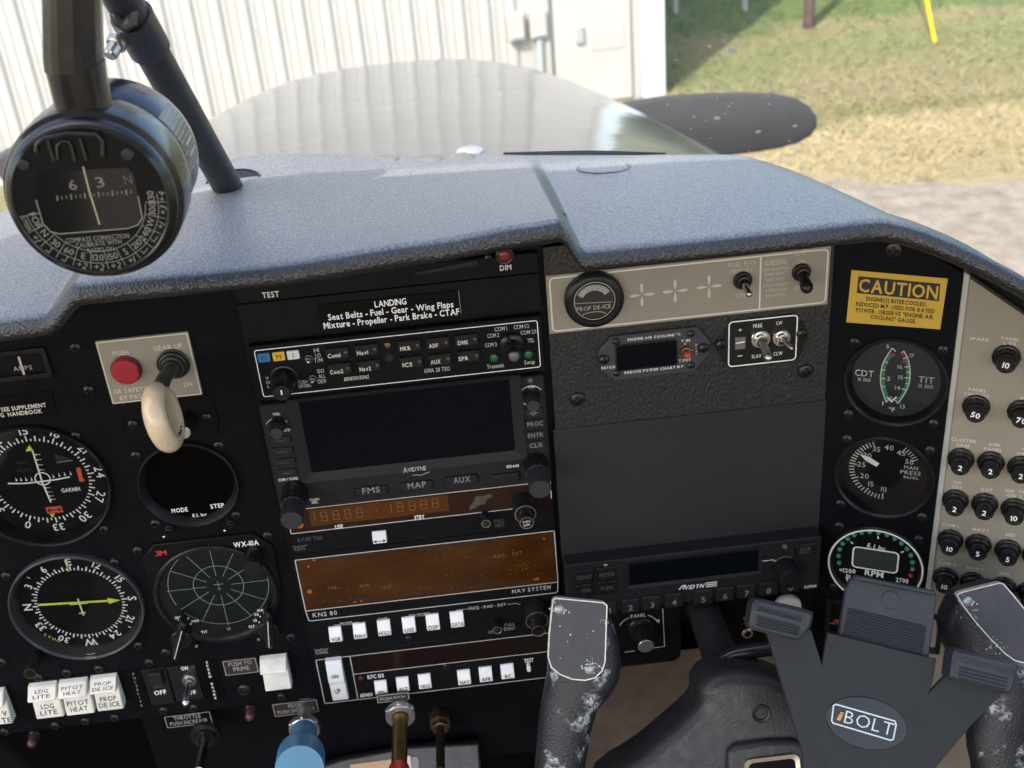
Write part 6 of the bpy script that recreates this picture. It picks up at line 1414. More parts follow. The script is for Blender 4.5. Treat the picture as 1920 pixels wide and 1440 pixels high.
e = gauge('manifold_gauge', 'round MAN PRESS gauge with a single white needle', 'gauge', RT, 35.5, -77, 28.8, 26.6, 6, 0, front=2.5)
mb = MB(); C0 = RT.uv(VL(545, 395), nd); cu, cv_ = C0
ang = {10: 180, 15: 211, 20: 245, 25: 276, 30: 306, 35: 336, 40: 363, 45: 391, 50: 419}
for p in range(10, 51):
    k0 = p // 5 * 5; a = ang[k0] if k0 == p else ang[k0] + (ang[k0 + 5] - ang[k0]) * (p - k0) / 5
    if p in (36, 37, 38, 39, 40, 41, 42, 43, 44): continue
    big = p % 5 == 0; tick(mb, RT, 35.8, -74.2, 16.4 if big else 17.6, 20.8, a, .75 if p < 34 else .5, nd + .15)
for s, x, y in (('10', 520, 520), ('15', 428, 482), ('20', 382, 426), ('25', 360, 343), ('30', 403, 279), ('35', 468, 235), ('40', 558, 224), ('45', 643, 262), ('50', 702, 325)):
    q = RT.uv(VL(x, y), nd); textat(mb, RT, s, q[0], q[1], 3.4, nd + .15, -.03, None, .0)
for s, c, h_ in (('MAN', (665, 363, 762, 374), 25), ('PRESS', (637, 396, 782, 412), 27), ('IN.HG.', (662, 432, 768, 445), 19)): T(mb, RT, VL, s, *c, h_, nd + .15, .0, snap=False)
mb.build('markings', mat('gauge_grey_white', (.5, .5, .48), .6), e)
a = RT.uv(VL(350, 270), nd + 1); b_ = RT.uv(VL(478, 348), nd + 1); d = (Vector(b_) - Vector(a)).normalized(); nn = Vector((-d.y, d.x)); mb = MB()
mb.flat(RT, [a, tuple(Vector(a) + d * 5 + nn * 1.7), tuple(Vector(b_) + nn * 1.5), tuple(Vector(b_) - nn * 1.5), tuple(Vector(a) + d * 5 - nn * 1.7)], nd + 1.2); mb.build('needle', mat('needle_white', (.75, .74, .7), .6), e)
for p in ((258, 165), (848, 245), (212, 627), (790, 720)): screw(e, RT, VL(*p), 0)

e = gauge('rpm_gauge', 'round digital RPM gauge ringed with green indicator lamps', 'gauge', RT, 35.5, -142.7, 29.4, 28.2, 2.2, 0, front=2.5, glass=False)
nd = .4
mb = MB(); mb.line(RT, [pol(35.5, -142.7, 27.9, a) for a in range(0, 360, 5)], 1.1, 2.62, True)
for s, c, h_ in (('E. I. Inc.', (405, 917, 541, 945), 28), ('<1200', (203, 1093, 318, 1105), 29), ('FL', (253, 1138, 292, 1143), 25), ('TI', (245, 1160, 285, 1164), 25), ('2700', (606, 1163, 694, 1175), 31)): T(mb, RT, VL, s, *c, h_, nd + .2, .05, .12 if s[0] == 'E' else 0, snap=False)
T(mb, RT, VL, 'RPM', 385, 1110, 517, 1132, 40, nd + .2, .06, snap=False, gap=.08)
u0, v0, w, h = rect4(RT, VL, [(300, 925), (627, 975), (612, 1122), (300, 1065)], nd + .6); mb.line(RT, rrect(u0, v0, w, h, 2.6), 1.0, nd + .75, True)
for p in (((285, 893), (302, 908)), ((478, 853), (481, 872)), ((640, 968), (662, 962))): mb.line(RT, quad(RT, VL, p, nd), .8, nd + .2)
mb.build('markings', WHITE, e)
MB().box(RT, u0, v0, w - 1, h - 1, nd - .2, nd + .6, 2, .2).build('lcd_window', mat('grey_green_lcd', (.04, .05, .042), .25), e)
LG = mat('green_lamp', (.05, .24, .13), .28); LR = mat('red_lamp', (.38, .02, .02), .28)
for i, (x, y) in enumerate(((200, 1047), (196, 1000), (205, 953), (227, 912), (263, 877), (308, 851), (362, 833), (420, 828), (480, 835), (541, 850), (597, 876), (645, 909), (684, 950), (712, 996), (724, 1046), (724, 1094), (711, 1140))):
    led(e, RT, VL(x, y), 1.5, nd, LG if i < 16 else LR, 'lamp')
for p in ((203, 785), (768, 880)): screw(e, RT, VL(*p), 0)

e = thing('cluster_gauge', 'dark rectangular gauge with a red pointer half hidden behind the tablet holder', 'gauge', RT.p(*RT.uv(VM(980, 420)), 0))
u0, v0, w, h = rect4(RT, VM, [(592, 218), (1370, 330), (1375, 600), (600, 455)], 2); h = max(h, 22)
mb = MB(); mb.frame(RT, rrect(u0, v0, w, h, 1.5), rrect(u0, v0, w - 6, h - 7, 1), 0, 3.0, 2.2); mb.build('frame', BEZEL, e)
MB().box(RT, u0, v0, w - 5.8, h - 6.8, 0, .6).build('dial_face', DIAL, e)
q = RT.uv(VM(668, 378), 1.5); mb = MB(); mb.lat(RT, q[0], q[1], [(1.9, .6), (1.9, 1.4), (1.2, 1.8)], 14); mb.build('red_pointer', RED, e)
mb = MB(); q = RT.uv(VM(640, 388), 1); mb.line(RT, [(q[0] - 2, q[1]), (q[0] + 2.4, q[1])], .9, .8); q = RT.uv(VM(1322, 458), 1); textat(mb, RT, '0', q[0], q[1], 3, .8); mb.build('scale_marks', GREYP, e)

# ------------------------------------------------------------------ circuit breaker panel
bp_ = thing('breaker_panel', 'beige circuit breaker panel with engraved white lettering at the right edge', 'panel', RT.p(110, -40, 0))
MB().prism(RT, [(69.5, -330), (69.5, 56), (100, 36), (190, -22), (190, -330)], -4, .8).build('plate', BEIGE, bp_)
mb = MB()
for s, c, h_ in (('SPARE', (467, 325, 680, 345), 42), ('PANEL', (826, 322, 1030, 344), 40), ('LTS', (852, 378, 990, 392), 40), ('PANEL', (458, 897, 660, 920), 42), ('SW BUSS', (405, 945, 684, 980), 42), ('B', (1042, 995, 1076, 999), 40)): T(mb, RT, VX, s, *c, h_ * .76, .95, .01, snap=False, gap=.2)
for s, c, h_ in (('CLUSTER', (191, 101, 394, 124), 31), ('GAGE', (231, 147, 340, 158), 31), ('ANN', (496, 143, 590, 152), 31), ('PANEL', (461, 179, 606, 194), 31), ('WA', (722, 217, 790, 223), 30), ('V', (764, 180, 788, 183), 28), ('TIT', (203, 456, 275, 462), 30), ('CDT', (194, 491, 278, 500), 30), ('OAT', (431, 510, 527, 521), 30), ('IGN', (633, 521, 702, 528), 30), ('CIG', (646, 557, 718, 566), 30), ('TA', (740, 530, 790, 536), 30), ('L', (753, 570, 773, 572), 30), ('COM 1', (119, 797, 246, 813), 29), ('NAV 1', (363, 835, 492, 851), 29), ('HSI', (636, 880, 708, 889), 31), ('COM 2', (77, 1111, 226, 1131), 29), ('NAV 2', (318, 1152, 454, 1170), 29), ('ADF', (580, 1197, 667, 1208), 29)): T(mb, RT, VY, s, *c, h_ * .78, .95, .01, snap=False, gap=.22)
mb.build('lettering', CREAM, bp_)
def breaker_mesh(L_):
    fr0 = Frame(Vector((0, 0, 0)), RT.U, RT.V)
    c = MB(); c.lat(fr0, 0, 0, [(7.5, .8), (7.5, 2.2), (7.1, 2.7), (6.5, 2.9)], 12, cap=False); c.lat(fr0, 0, 0, [(6.3, .8), (6.3, 5.2), (5.9, 5.7), (5.2, 5.8), (5.1, 5)], 32, cap=False)
    cm_ = c.mesh('collar', smooth=28); cm_.materials.append(KNOB)
    c = MB(); c.lat(fr0, 0, 0, [(4.9, 3), (4.9, L_ - 2.4), (5.2, L_ - 2), (5.2, L_ - .7), (4.8, L_), (3.7, L_), (3.4, L_ - .25), (.01, L_ - .25)], 32); bm = c.mesh('button'); bm.materials.append(KNOB)
    return cm_, bm, L_
L_ = 11.0; CMESH, BMESH, _ = breaker_mesh(L_); NUM = {}
def number_mesh(s):
    if s not in NUM:
        fr0 = Frame(Vector((0, 0, 0)), RT.U, RT.V); m_ = MB(); textat(m_, fr0, s, 0, 0, 3.4, L_ - .1, -.05, None, .045, .12); NUM[s] = m_.mesh('rating', smooth=0); NUM[s].materials.append(WHITE)
    return NUM[s]
for V, x, y, s, lb in ((VX, 880, 558, '10', 'black circuit breaker rated 10 below the PANEL LTS lettering'), (VX, 540, 1115, '50', 'black circuit breaker rated 50 below the PANEL SW BUSS lettering'), (VX, 1050, 1175, '70', 'black circuit breaker rated 70 cut by the right picture edge'),
        (VY, 268, 282, '2', 'black circuit breaker rated 2 below the CLUSTER GAGE lettering'), (VY, 513, 310, '2', 'black circuit breaker rated 2 below the ANN PANEL lettering'), (VY, 760, 348, '2', 'black circuit breaker rated 2 at the right edge, right of ANN PANEL'),
        (VY, 222, 618, '2', 'black circuit breaker rated 2 below the TIT CDT lettering'), (VY, 462, 648, '2', 'black circuit breaker rated 2 below the OAT lettering'), (VY, 705, 690, '10', 'black circuit breaker rated 10 below the IGN CIG lettering'),
        (VY, 182, 942, '10', 'black circuit breaker rated 10 below the COM 1 lettering'), (VY, 410, 980, '5', 'black circuit breaker rated 5 below the NAV 1 lettering'), (VY, 653, 1025, '5', 'black circuit breaker rated 5 below the HSI lettering'),
        (VY, 140, 1250, '10', 'black circuit breaker rated 10, lowest in the leftmost column'), (VY, 365, 1290, None, 'black circuit breaker below the NAV 2 lettering, partly behind the yoke'), (VY, 615, 1330, None, 'black circuit breaker below the ADF lettering, mostly behind the yoke'), (VY, 835, 1370, None, 'black circuit breaker cut by the right edge beside the yoke grip'), (VY, 880, 1065, None, 'black circuit breaker showing only its rim right of the HSI breaker')):
    u, v = RT.uv(V(x, y), 3.5); p = RT.p(u, v, 0); e = thing('circuit_breaker', lb, 'breaker', p, 'circuit breakers on the right panel')
    put(CMESH, 'collar', e, p); b2 = put(BMESH, 'button', e, p)
    tw = rnd.uniform(-.16, .16); b2.rotation_mode = 'AXIS_ANGLE'; b2.rotation_axis_angle = (tw, RT.N.x, RT.N.y, RT.N.z)
    if s:
        o = put(number_mesh(s), 'rating', e, p); o.rotation_mode = 'AXIS_ANGLE'; o.rotation_axis_angle = (tw, RT.N.x, RT.N.y, RT.N.z)
u, v = M.uv(VM(335, 262), 6); e = thing('vent_knob', 'cream round knob peeping out behind the left holder clip', 'knob', M.p(u, v, 0))
mb = MB(); mb.lat(M, u, v, [(4, -2), (4, 5), (8.6, 6), (9.2, 8), (8.6, 10), (6, 10.6), (.01, 10.8)], 32); mb.build('disc', CREAM, e)

# ------------------------------------------------------------------ magnetic compass
CF = Frame(w3(-105.56, 178, 120), Vector((1, 0, 0)), Vector((0, 0, 1)))
CB = mat('satin_black_compass', (.012, .0125, .0145), .24, bump=.03, bscale=700, rvar=.08, vscale=60, coat=.15)
cmp_ = thing('magnetic_compass', 'black magnetic compass hanging from an eight sided bracket over the glareshield', 'compass', CF.p(0, 0, -30))
R0 = 33.0
mb = MB(); mb.lat(CF, 0, 0, [(R0 + .6, -13), (R0 + .6, -3.2), (R0 - .2, -1.4), (R0 - 1.4, -.4), (R0 - 2.4, .2), (R0 - 3.2, -.2), (R0 - 3.4, -1.2)], 72, cap=False); mb.build('bezel', CB, cmp_)
mb = MB(); mb.lat(CF, 0, 0, [(R0 - 3.2, -.7), (.01, -.69)], 64); mb.build('face', mat('compass_face_black', (.0035, .0037, .0045), .4, spec=.2), cmp_)
mb = MB(); mb.lat(CF, 0, 0, [(R0 + .2, -62), (R0 + .8, -60.5), (R0 + 1.2, -58), (R0 + 1.2, -30), (R0 + .8, -29.4), (R0 + .8, -12.5)], 72, cap=False); mb.lat(CF, 0, 0, [(R0 - 4, -62.5), (R0 + .2, -62)], 72, cap=False); mb.build('body', CB, cmp_)
mb = MB(); mb.lat(CF, 0, 0, [(R0 + .8, -28), (R0 + 2.6, -27), (R0 + 2.8, -25), (R0 + 2.8, -9), (R0 + 2.4, -7.4), (R0 + .6, -6.6)], 72, cap=False); br = mb.build('clamp_ring', CB, cmp_)
def ring8(yp, xl, xr, nc, dep, k=24, sh=4.0, rot=0):
    a = CF.uv((xl, yp), nc); b_ = CF.uv((xr, yp), nc); uc = (a[0] + b_[0]) / 2; hw = (b_[0] - a[0]) / 2; vc = (a[1] + b_[1]) / 2; out = []
    for i in range(k):
        t_ = 2 * math.pi * i / k; c, s = math.cos(t_), math.sin(t_)
        if sh == 8:      # octagon
            q = ((t_ + math.pi / 8) % (math.pi / 4)) - math.pi / 8; rr = math.cos(math.pi / 8) / math.cos(q) * 1.03; x, y = rr * c, rr * s
        else: x = math.copysign(abs(c) ** (2 / sh), c); y = math.copysign(abs(s) ** (2 / sh), s)
        out.append(CF.p(uc + hw * x, vc, nc + dep * y))
    return out
mb = MB(); NC = -18
mb.loft([ring8(300, 40, 290, NC, 9, sh=2.2), ring8(262, 68, 256, NC, 9, sh=2.2), ring8(236, 88, 232, NC, 9.5, sh=2.2), ring8(214, 98, 217, NC, 10, sh=2.2), ring8(192, 102, 209, NC, 10.5, sh=2.2), ring8(150, 92, 201, NC, 11.5, sh=2.2), ring8(118, 84, 197, NC, 12, sh=2.2)], caps=False); mb.build('bracket_neck', CB, cmp_, 60)
mb = MB(); mb.loft([ring8(124, 82, 198, NC, 13, sh=8), ring8(100, 79, 196, NC, 13, sh=8), ring8(0, 78, 193, NC, 13, sh=8), ring8(-160, 74, 186, NC, 13, sh=8)], caps=False); mb.build('bracket_tube', CB, cmp_, 20)
# face furniture
wq = quad(CF, VA, [(165, 905), (180, 870), (215, 858), (640, 838), (668, 870), (690, 980), (712, 1090), (690, 1125), (640, 1142), (300, 1170), (255, 1160), (215, 1120), (180, 1000)], 0)
MB().prism(CF, wq, -.6, -.2).build('card_window', mat('compass_liquid_dark', (.004, .0045, .006), .08), cmp_)
mb = MB(); mb.line(CF, wq[5:], .4, .0); mb.build('window_rim', GREYP, cmp_)
mb = MB(); 
for pts in ([(180, 760), (182, 720), (215, 695), (330, 668), (480, 672), (512, 705), (515, 780)],): mb.tube([CF.p(*CF.uv(VA(*p), .6), .4) for p in pts], .9, 8)
for pts in ([(290, 800), (285, 730), (312, 705), (340, 708), (358, 735), (375, 805)], [(238, 700), (270, 805)], [(400, 690), (432, 800)]): mb.tube([CF.p(*CF.uv(VA(*p), .4), .2) for p in pts], .7, 8)
mb.build('adjuster_moulding', mat('compass_moulding', (.022, .022, .025), .3), cmp_)
for p in ((640, 775), (115, 825)):
    q = CF.uv(VA(*p), 0); mb = MB(); mb.lat(CF, q[0], q[1], [(2.5, -.7), (2.5, .1), (2, .5), (.01, .6)], 18); mb.box(CF, q[0], q[1], 4, .5, .5, .7); mb.build('face_screw', mat('compass_moulding', (.022, .022, .025), .3), cmp_)
mb = MB(); T(mb, CF, VA, '6', 343, 928, 382, 922, 48, -.05, 0, snap=False); T(mb, CF, VA, '3', 478, 914, 520, 908, 50, -.05, 0, snap=False)
for i in range(17):
    x = 285 + i * 23; y = 991 - i * 2.0; hgt = 26 if i % 3 == 0 else 15; mb.line(CF, quad(CF, VA, [(x, y - hgt / 2), (x + 3, y + hgt / 2)], 0), .55 if i % 3 == 0 else .35, -.05)
mb.build('card_numbers', mat('faded_luminous_print', (.22, .21, .16), .6), cmp_)
mb = MB(); T(mb, CF, VA, 'N', 620, 900, 658, 895, 46, -.05, 0, snap=False); mb.build('dim_number', DIMP, cmp_)
mb = MB(); mb.line(CF, quad(CF, VA, [(415, 832), (445, 950), (498, 1122)], .5), .7, .5); mb.build('lubber_line', mat('pale_lubber_line', (.42, .38, .25), .6), cmp_)
mb = MB()
for s, c in (('COMPASS CORRECTION', (330, 1204, 645, 1178)), ('CALIBRATE WITH.', (380, 1228, 613, 1207)), ('RADIO ON', (437, 1254, 570, 1243))): T(mb, CF, VA, s, *c, 22, -.3, .0, snap=False)
inn = [(45, 1012), (100, 1010), (162, 1016), (185, 1130), (225, 1210), (300, 1265), (380, 1282), (500, 1292), (590, 1275), (660, 1235), (705, 1180), (735, 1090), (700, 975), (752, 958), (812, 940)]
def face_arc(r, a0, a1): return [(r * math.sin(math.radians(a)), -r * math.cos(math.radians(a))) for a in range(a0, a1, 4)]
mb.line(CF, face_arc(26.4, -84, 94), .25, -.35); mb.line(CF, face_arc(21.2, -78, 86), .25, -.35)
for a in range(-84, 96, 14): mb.line(CF, [(21.2 * math.sin(math.radians(a)), -21.2 * math.cos(math.radians(a))), (29.4 * math.sin(math.radians(a)), -29.4 * math.cos(math.radians(a)))], .25, -.35)
for s, a in (('FOR', -77), ('N', -63), ('30', -49), ('60', -35), ('E', -21), ('120', -7), ('150', 7), ('S', 21), ('210', 35), ('240', 49), ('W', 63), ('300', 77), ('330', 89)):
    r_ = math.radians(a); textat(mb, CF, s, 23.9 * math.sin(r_), -23.9 * math.cos(r_), 2.7, -.3, r_, None, .0, .12)
r_ = math.radians(-77); textat(mb, CF, 'STEER', 28.1 * math.sin(r_), -28.1 * math.cos(r_), 1.6, -.3, r_, None, .0, .12)
mb.build('correction_card', mat('card_grey_print', (.3, .3, .285), .6), cmp_)
mb = MB()
for s, a in (('+1', -63), ('+2', -21), ('+2', -7), ('+2', 7), ('+1', 21), ('+1', 63), ('+3', 77), ('+4', 89)):
    r_ = math.radians(a); textat(mb, CF, s, 28.2 * math.sin(r_), -28.2 * math.cos(r_), 2.7, -.28, r_ - .1, None, -.006, .2, .2)
for a in (-49, -35, 35, 49):
    r_ = math.radians(a); c_ = Vector((28.2 * math.sin(r_), -28.2 * math.cos(r_))); mb.line(CF, [tuple(c_ + Vector((-1.4, .4))), tuple(c_ + Vector((-.5, -.9))), tuple(c_ + Vector((1.6, 1.3)))], .3, -.28)
mb.build('pencil_entries', GREYP, cmp_)
# data plate on the side
mb = MB(); rows = []
for j in range(9):
    a = math.radians(-6 + 46 * j / 8); rows.append([CF.O + (CF.U * math.cos(a) + CF.V * math.sin(a)) * ((R0 + 1.35) * .001) + CF.N * (n * .001) for n in (-56, -45, -33)])
mb.grid(rows); mb.f = [tuple(reversed(f)) for f in mb.f]; dpl = mb.build('data_plate', mat('grey_data_plate', (.1, .1, .105), .35, .5), cmp_)
mb = MB(); rr = random.Random(3)
for j in range(11):
    a0 = math.radians(-4 + 4 * j)
    if j in (2, 4): n_list = [(-54, -40)]
    else: n_list = [(x, x + rr.uniform(1.5, 3)) for x in (-54, -50.5, -47, -43.5, -40, -36.5)]
    for n0, n1 in n_list:
        w_ = .02 if j not in (2, 4) else .045
        mb.grid([[CF.O + (CF.U * math.cos(a) + CF.V * math.sin(a)) * ((R0 + 1.45) * .001) + CF.N * (n * .001) for n in (n1, n0)] for a in (a0 - w_ / 2, a0 + w_ / 2)])
mb.build('data_plate_print', mat('pale_data_print', (.42, .41, .36), .5), dpl)

# ------------------------------------------------------------------ control yoke
_t = math.radians(24)
YF = Frame(M.p(185, -150, 104), Vector((1, 0, 0)), Vector((0, math.sin(_t), math.cos(_t))))
YM, t, b, L = nodes_mat('worn_black_yoke_paint')
geo = t.nodes.new('ShaderNodeNewGeometry'); n1 = noise(t, geo.outputs['Position'], 55, 4, .55); n2 = noise(t, geo.outputs['Position'], 420, 4, .7); n3 = noise(t, geo.outputs['Position'], 650, 3, .6)
f1 = math_(t, 'MULTIPLY', math_(t, 'MAXIMUM', math_(t, 'SUBTRACT', n1.outputs['Fac'], .56), 0.0), 14.0)
f2 = math_(t, 'MULTIPLY', math_(t, 'MAXIMUM', math_(t, 'SUBTRACT', n2.outputs['Fac'], .42), 0.0), 5.0)
ff = math_(t, 'MINIMUM', math_(t, 'MULTIPLY', f1, f2), 1.0)
mx = t.nodes.new('ShaderNodeMix'); mx.data_type = 'RGBA'; L(ff, mx.inputs['Factor']); mx.inputs['A'].default_value = (.017, .0175, .02, 1); mx.inputs['B'].default_value = (.5, .52, .54, 1); L(mx.outputs['Result'], b.inputs['Base Color'])
L(math_(t, 'MULTIPLY', ff, .35), b.inputs['Metallic']); b.inputs['Roughness'].default_value = .34
bp2 = t.nodes.new('ShaderNodeBump'); bp2.inputs['Strength'].default_value = .55; bp2.inputs['Distance'].default_value = .0012; L(n3.outputs['Fac'], bp2.inputs['Height']); L(bp2.outputs[0], b.inputs['Normal'])
YP = mat('purple_black_faceplate', (.048, .046, .056), .5, bump=.15, bscale=1500, var=.2, vscale=160)
YE = mat('bare_worn_edge', (.62, .6, .52), .4, .3, var=.25, vscale=300)
YK = mat('black_yoke_body', (.022, .022, .024), .45, bump=.3, bscale=600, var=.3, vscale=60, rvar=.1)
yoke = thing('control_yoke', 'worn black control yoke with two upright horn grips', 'yoke', YF.O)
def horn(rows, sh, parent, name):
    """rows: (left px, right px, half depth mm); rings are boxy superellipses behind the frame plane"""
    rings = []
    for (pl_, pr_, dep, e_) in rows:
        a = YF.uv(pl_, -dep * .6); b_ = YF.uv(pr_, -dep * .6); c = ((a[0] + b_[0]) / 2, (a[1] + b_[1]) / 2); h2 = ((b_[0] - a[0]) / 2, (b_[1] - a[1]) / 2); ring = []
        for i in range(36):
            t_ = 2 * math.pi * i / 36; x = math.copysign(abs(math.cos(t_)) ** (2 / e_), math.cos(t_)); y = math.copysign(abs(math.sin(t_)) ** (2 / e_), math.sin(t_))
            ring.append(YF.p(c[0] + h2[0] * x, c[1] + h2[1] * x, -dep + dep * y))
        rings.append(ring)
    mb = MB(); mb.loft(rings[::-1]); return mb.build(name, YM, parent, 50)
rowsL = [((1043, 1127), (1134, 1137), 11, 5), ((1037, 1140), (1142, 1150), 13, 4.5), ((1033, 1165), (1152, 1175), 14, 4), ((1031, 1200), (1160, 1208), 15, 3.6), ((1029, 1240), (1166, 1246), 15, 3.2), ((1027, 1272), (1163, 1276), 15, 2.8), ((1021, 1300), (1148, 1304), 14, 2.4), ((1015, 1330), (1122, 1333), 13, 2.2), ((1010, 1368), (1112, 1368), 13, 2.1), ((1004, 1440), (1099, 1438), 13, 2.1), ((996, 1530), (1098, 1530), 14, 2.1), ((992, 1600), (1120, 1620), 14, 2.1)]
gl = horn(rowsL, 3, yoke, 'left_grip')
rowsR = [(VM(1480, 200), VM(1768, 126), 11, 5), (VM(1440, 262), VM(1850, 190), 13, 4.5), (VM(1402, 350), VM(1930, 290), 14, 4), (VM(1388, 420), VM(1990, 380), 15, 3.4), (VM(1400, 520), VM(2040, 480), 15, 3), (VM(1450, 620), VM(2060, 600), 15, 2.6), (VM(1560, 760), VM(2060, 720), 14, 2.3), (VM(1625, 900), VM(2040, 860), 13, 2.2), (VM(1595, 1040), VM(2010, 1000), 13, 2.2), (VM(1568, 1160), VM(1995, 1130), 13, 2.2), (VM(1575, 1260), VM(1990, 1240), 13, 2.2), (VM(1600, 1360), VM(1990, 1350), 13, 2.2), (VM(1600, 1600), VM(1990, 1600), 14, 2.2)]
gr = horn(rowsR, 3, yoke, 'right_grip')
def faceplate(V, pts, screws, chips, name='faceplate'):
    q = ccw(quad(YF, V, pts, .9)); MB().prism(YF, q, -3, .9, .35).build(name, YP, yoke)
    mb = MB(); k = len(q); o_ = inset(q, -.55); mb.frame(YF, o_, inset(q, .1), -3, .75, .7); mb.build('worn_rim', YE, yoke)
    for p in screws:
        u, v = YF.uv(V(*p), 1.2); mb = MB(); mb.lat(YF, u, v, [(2.7, .8), (2.7, 1.3), (2.1, 1.7), (1.1, 1.75), (1.0, 1.3)], 18); mb.build('plate_screw', mat('green_grey_screw', (.28, .33, .3), .4, .7, var=.4, vscale=500), yoke)
    mb = MB(); rr = random.Random(len(pts))
    for p, sp_, cnt in chips:
        for i in range(cnt):
            u, v = YF.uv(V(p[0] + rr.gauss(0, sp_), p[1] + rr.gauss(0, sp_)), 1); s = rr.uniform(.12, .55); mb.lat(YF, u, v, [(s, .8), (s * .9, 1.02)], 7, sq=lambda i, r: r * (1 + .35 * math.sin(i * 2.6)))
    o = mb.build('paint_chips', YE, yoke); o['kind'] = 'stuff'
def smooth_loop(pts, k=4):
    out = []; n = len(pts)
    for i in range(n):
        p0, p1, p2, p3 = (Vector(pts[(i + j - 1) % n]) for j in range(4))
        for j in range(k):
            t_ = j / k; out.append(tuple(.5 * ((2 * p1) + (p2 - p0) * t_ + (2 * p0 - 5 * p1 + 4 * p2 - p3) * t_ * t_ + (3 * p1 - p0 - 3 * p2 + p3) * t_ ** 3)))
    return out
PL = [(222, 100), (240, 88), (400, 103), (580, 120), (604, 140), (598, 300), (590, 540), (570, 605), (520, 655), (450, 672), (360, 665), (270, 630), (210, 580), (187, 510), (195, 350), (210, 200)]
faceplate(VN, PL, [(262, 165), (480, 600)], [((262, 165), 28, 34), ((490, 575), 34, 34), ((380, 360), 130, 8), ((590, 250), 12, 8)])
PR = [(1478, 200), (1500, 186), (1620, 155), (1760, 122), (1785, 130), (1850, 205), (1950, 330), (2010, 420), (2040, 540), (2010, 620), (1930, 650), (1860, 632), (1800, 590), (1700, 490), (1600, 375), (1520, 270)]
faceplate(VM, PR, [(1545, 240)], [((1545, 240), 24, 26), ((1580, 330), 50, 12), ((1750, 540), 45, 14)])
for pts, r_ in ((((1052, 1560), (1062, 1620), (1120, 1650), (1230, 1640), (1330, 1590)), [13, 14, 15, 16, 17]), (((1885, 1500), (1860, 1580), (1790, 1630), (1680, 1630), (1560, 1580)), [14, 15, 15, 16, 17])):
    mb = MB(); mb.tube([YF.p(*YF.uv(p, -14), -14) for p in pts], r_, 20); mb.build('arm', YK, yoke, 60)
# column, hub, clock recess
ca = M.p(*M.uv((1318, 1140), 0), -40); cb = M.p(*M.uv((1318, 1140), 0), 92)
mb = MB(); mb.rod(ca, cb, 10.5, 10.5, 32); mb.build('column', mat('satin_black_column', (.022, .022, .023), .34, var=.3, vscale=60), yoke)
def pad(fr, polypx, layers, name, m, parent, sm=40):
    mb = MB(); base = ccw([fr.uv(p, layers[-1][1]) for p in polypx]); mb.loft([[fr.p(a, b_, n) for a, b_ in inset(base, d)] for d, n in layers], caps=True); return mb.build(name, m, parent, sm)
HUB = smooth_loop([(1120, 1500), (1215, 1415), (1306, 1335), (1313, 1298), (1332, 1274), (1366, 1262), (1420, 1264), (1480, 1282), (1560, 1330), (1640, 1380), (1760, 1500), (1600, 1640), (1250, 1640)], 4)
pad(YF, HUB, [(0, -40), (0, -16), (1.2, -11), (4, -8), (8, -7)], 'hub', YK, yoke)
mb = MB(); pts = [M.p(*M.uv(p, 66), 66) for p in ((1322, 1300), (1322, 1282), (1329, 1258), (1346, 1240), (1376, 1226), (1410, 1220), (1440, 1216), (1480, 1216))]; mb.tube(pts, [4.5] * 8, 14); mb.build('collar_lip', mat('gloss_black_collar', (.014, .014, .015), .2), yoke)
mb = MB(); pts = [M.p(*M.uv(p, 72), 72) for p in ((1340, 1246), (1358, 1256), (1382, 1258), (1400, 1252), (1416, 1248), (1432, 1254), (1446, 1270), (1456, 1284))]; mb.tube(pts, 3.2, 12); mb.build('wire', mat('gloss_black_collar', (.014, .014, .015), .2), yoke)
u, v = YF.uv((1429, 1340), -5); mb = MB(); mb.lat(YF, u, v, [(5.4, -9), (5.4, -6.6), (4.8, -6), (3.6, -6.2), (3.2, -7.2), (1.6, -7.6), (.01, -6.9)], 28); mb.build('hub_screw', KNOB, yoke)
pad(YF, [(1362, 1470), (1366, 1412), (1378, 1400), (1440, 1391), (1490, 1390), (1512, 1400), (1518, 1470)], [(0, -12), (0, -3.5), (1, -2), (3, -1.4)], 'clock_housing', YK, yoke)
u0, v0, w, h = rect4(YF, V0, [(1397, 1424), (1502, 1417), (1502, 1500), (1397, 1500)], 0); h = w * .95; v0 = YF.uv((1450, 1418), 0)[1] - h / 2
mb = MB(); mb.frame(YF, rrect(u0, v0, w, h, 4), rrect(u0, v0, w - 5, h - 5, 3), -3, .6, .1); mb.build('clock_frame', CHROME, yoke)
MB().box(YF, u0, v0, w - 4.8, h - 4.8, -3, -1.0, 3).build('clock_face', SCREEN, yoke)

# ------------------------------------------------------------------ tablet holder
_c = M.p(*M.uv((1600, 1300), 138), 138); _n = ((_CAMV - _c).normalized() * .75 + Vector((0, -1, 0)) * .25).normalized()
_u = Vector((1, 0, 0)); _q = Frame(_c, _u, _n.cross(_u))
_a1 = _q.uv((1600, 1300)); _a2 = _q.uv((1750, 1335)); _an = math.atan2(_a2[1] - _a1[1], _a2[0] - _a1[0])
TF_ = Frame(_c, _q.U * math.cos(_an) + _q.V * math.sin(_an), _q.V * math.cos(_an) - _q.U * math.sin(_an))
HP = mat('matt_black_holder_plastic', (.021, .0215, .0215), .5, spec=.3, bump=.12, bscale=1400, var=.12, vscale=90, rvar=.06)
HC_ = mat('blue_grey_clip_plastic', (.03, .032, .036), .42, spec=.4, bump=.08, bscale=1200, var=.15, vscale=60)
hold = thing('tablet_holder', 'black spring clip tablet holder in front of the yoke', 'holder', TF_.p(0, 0, 0))
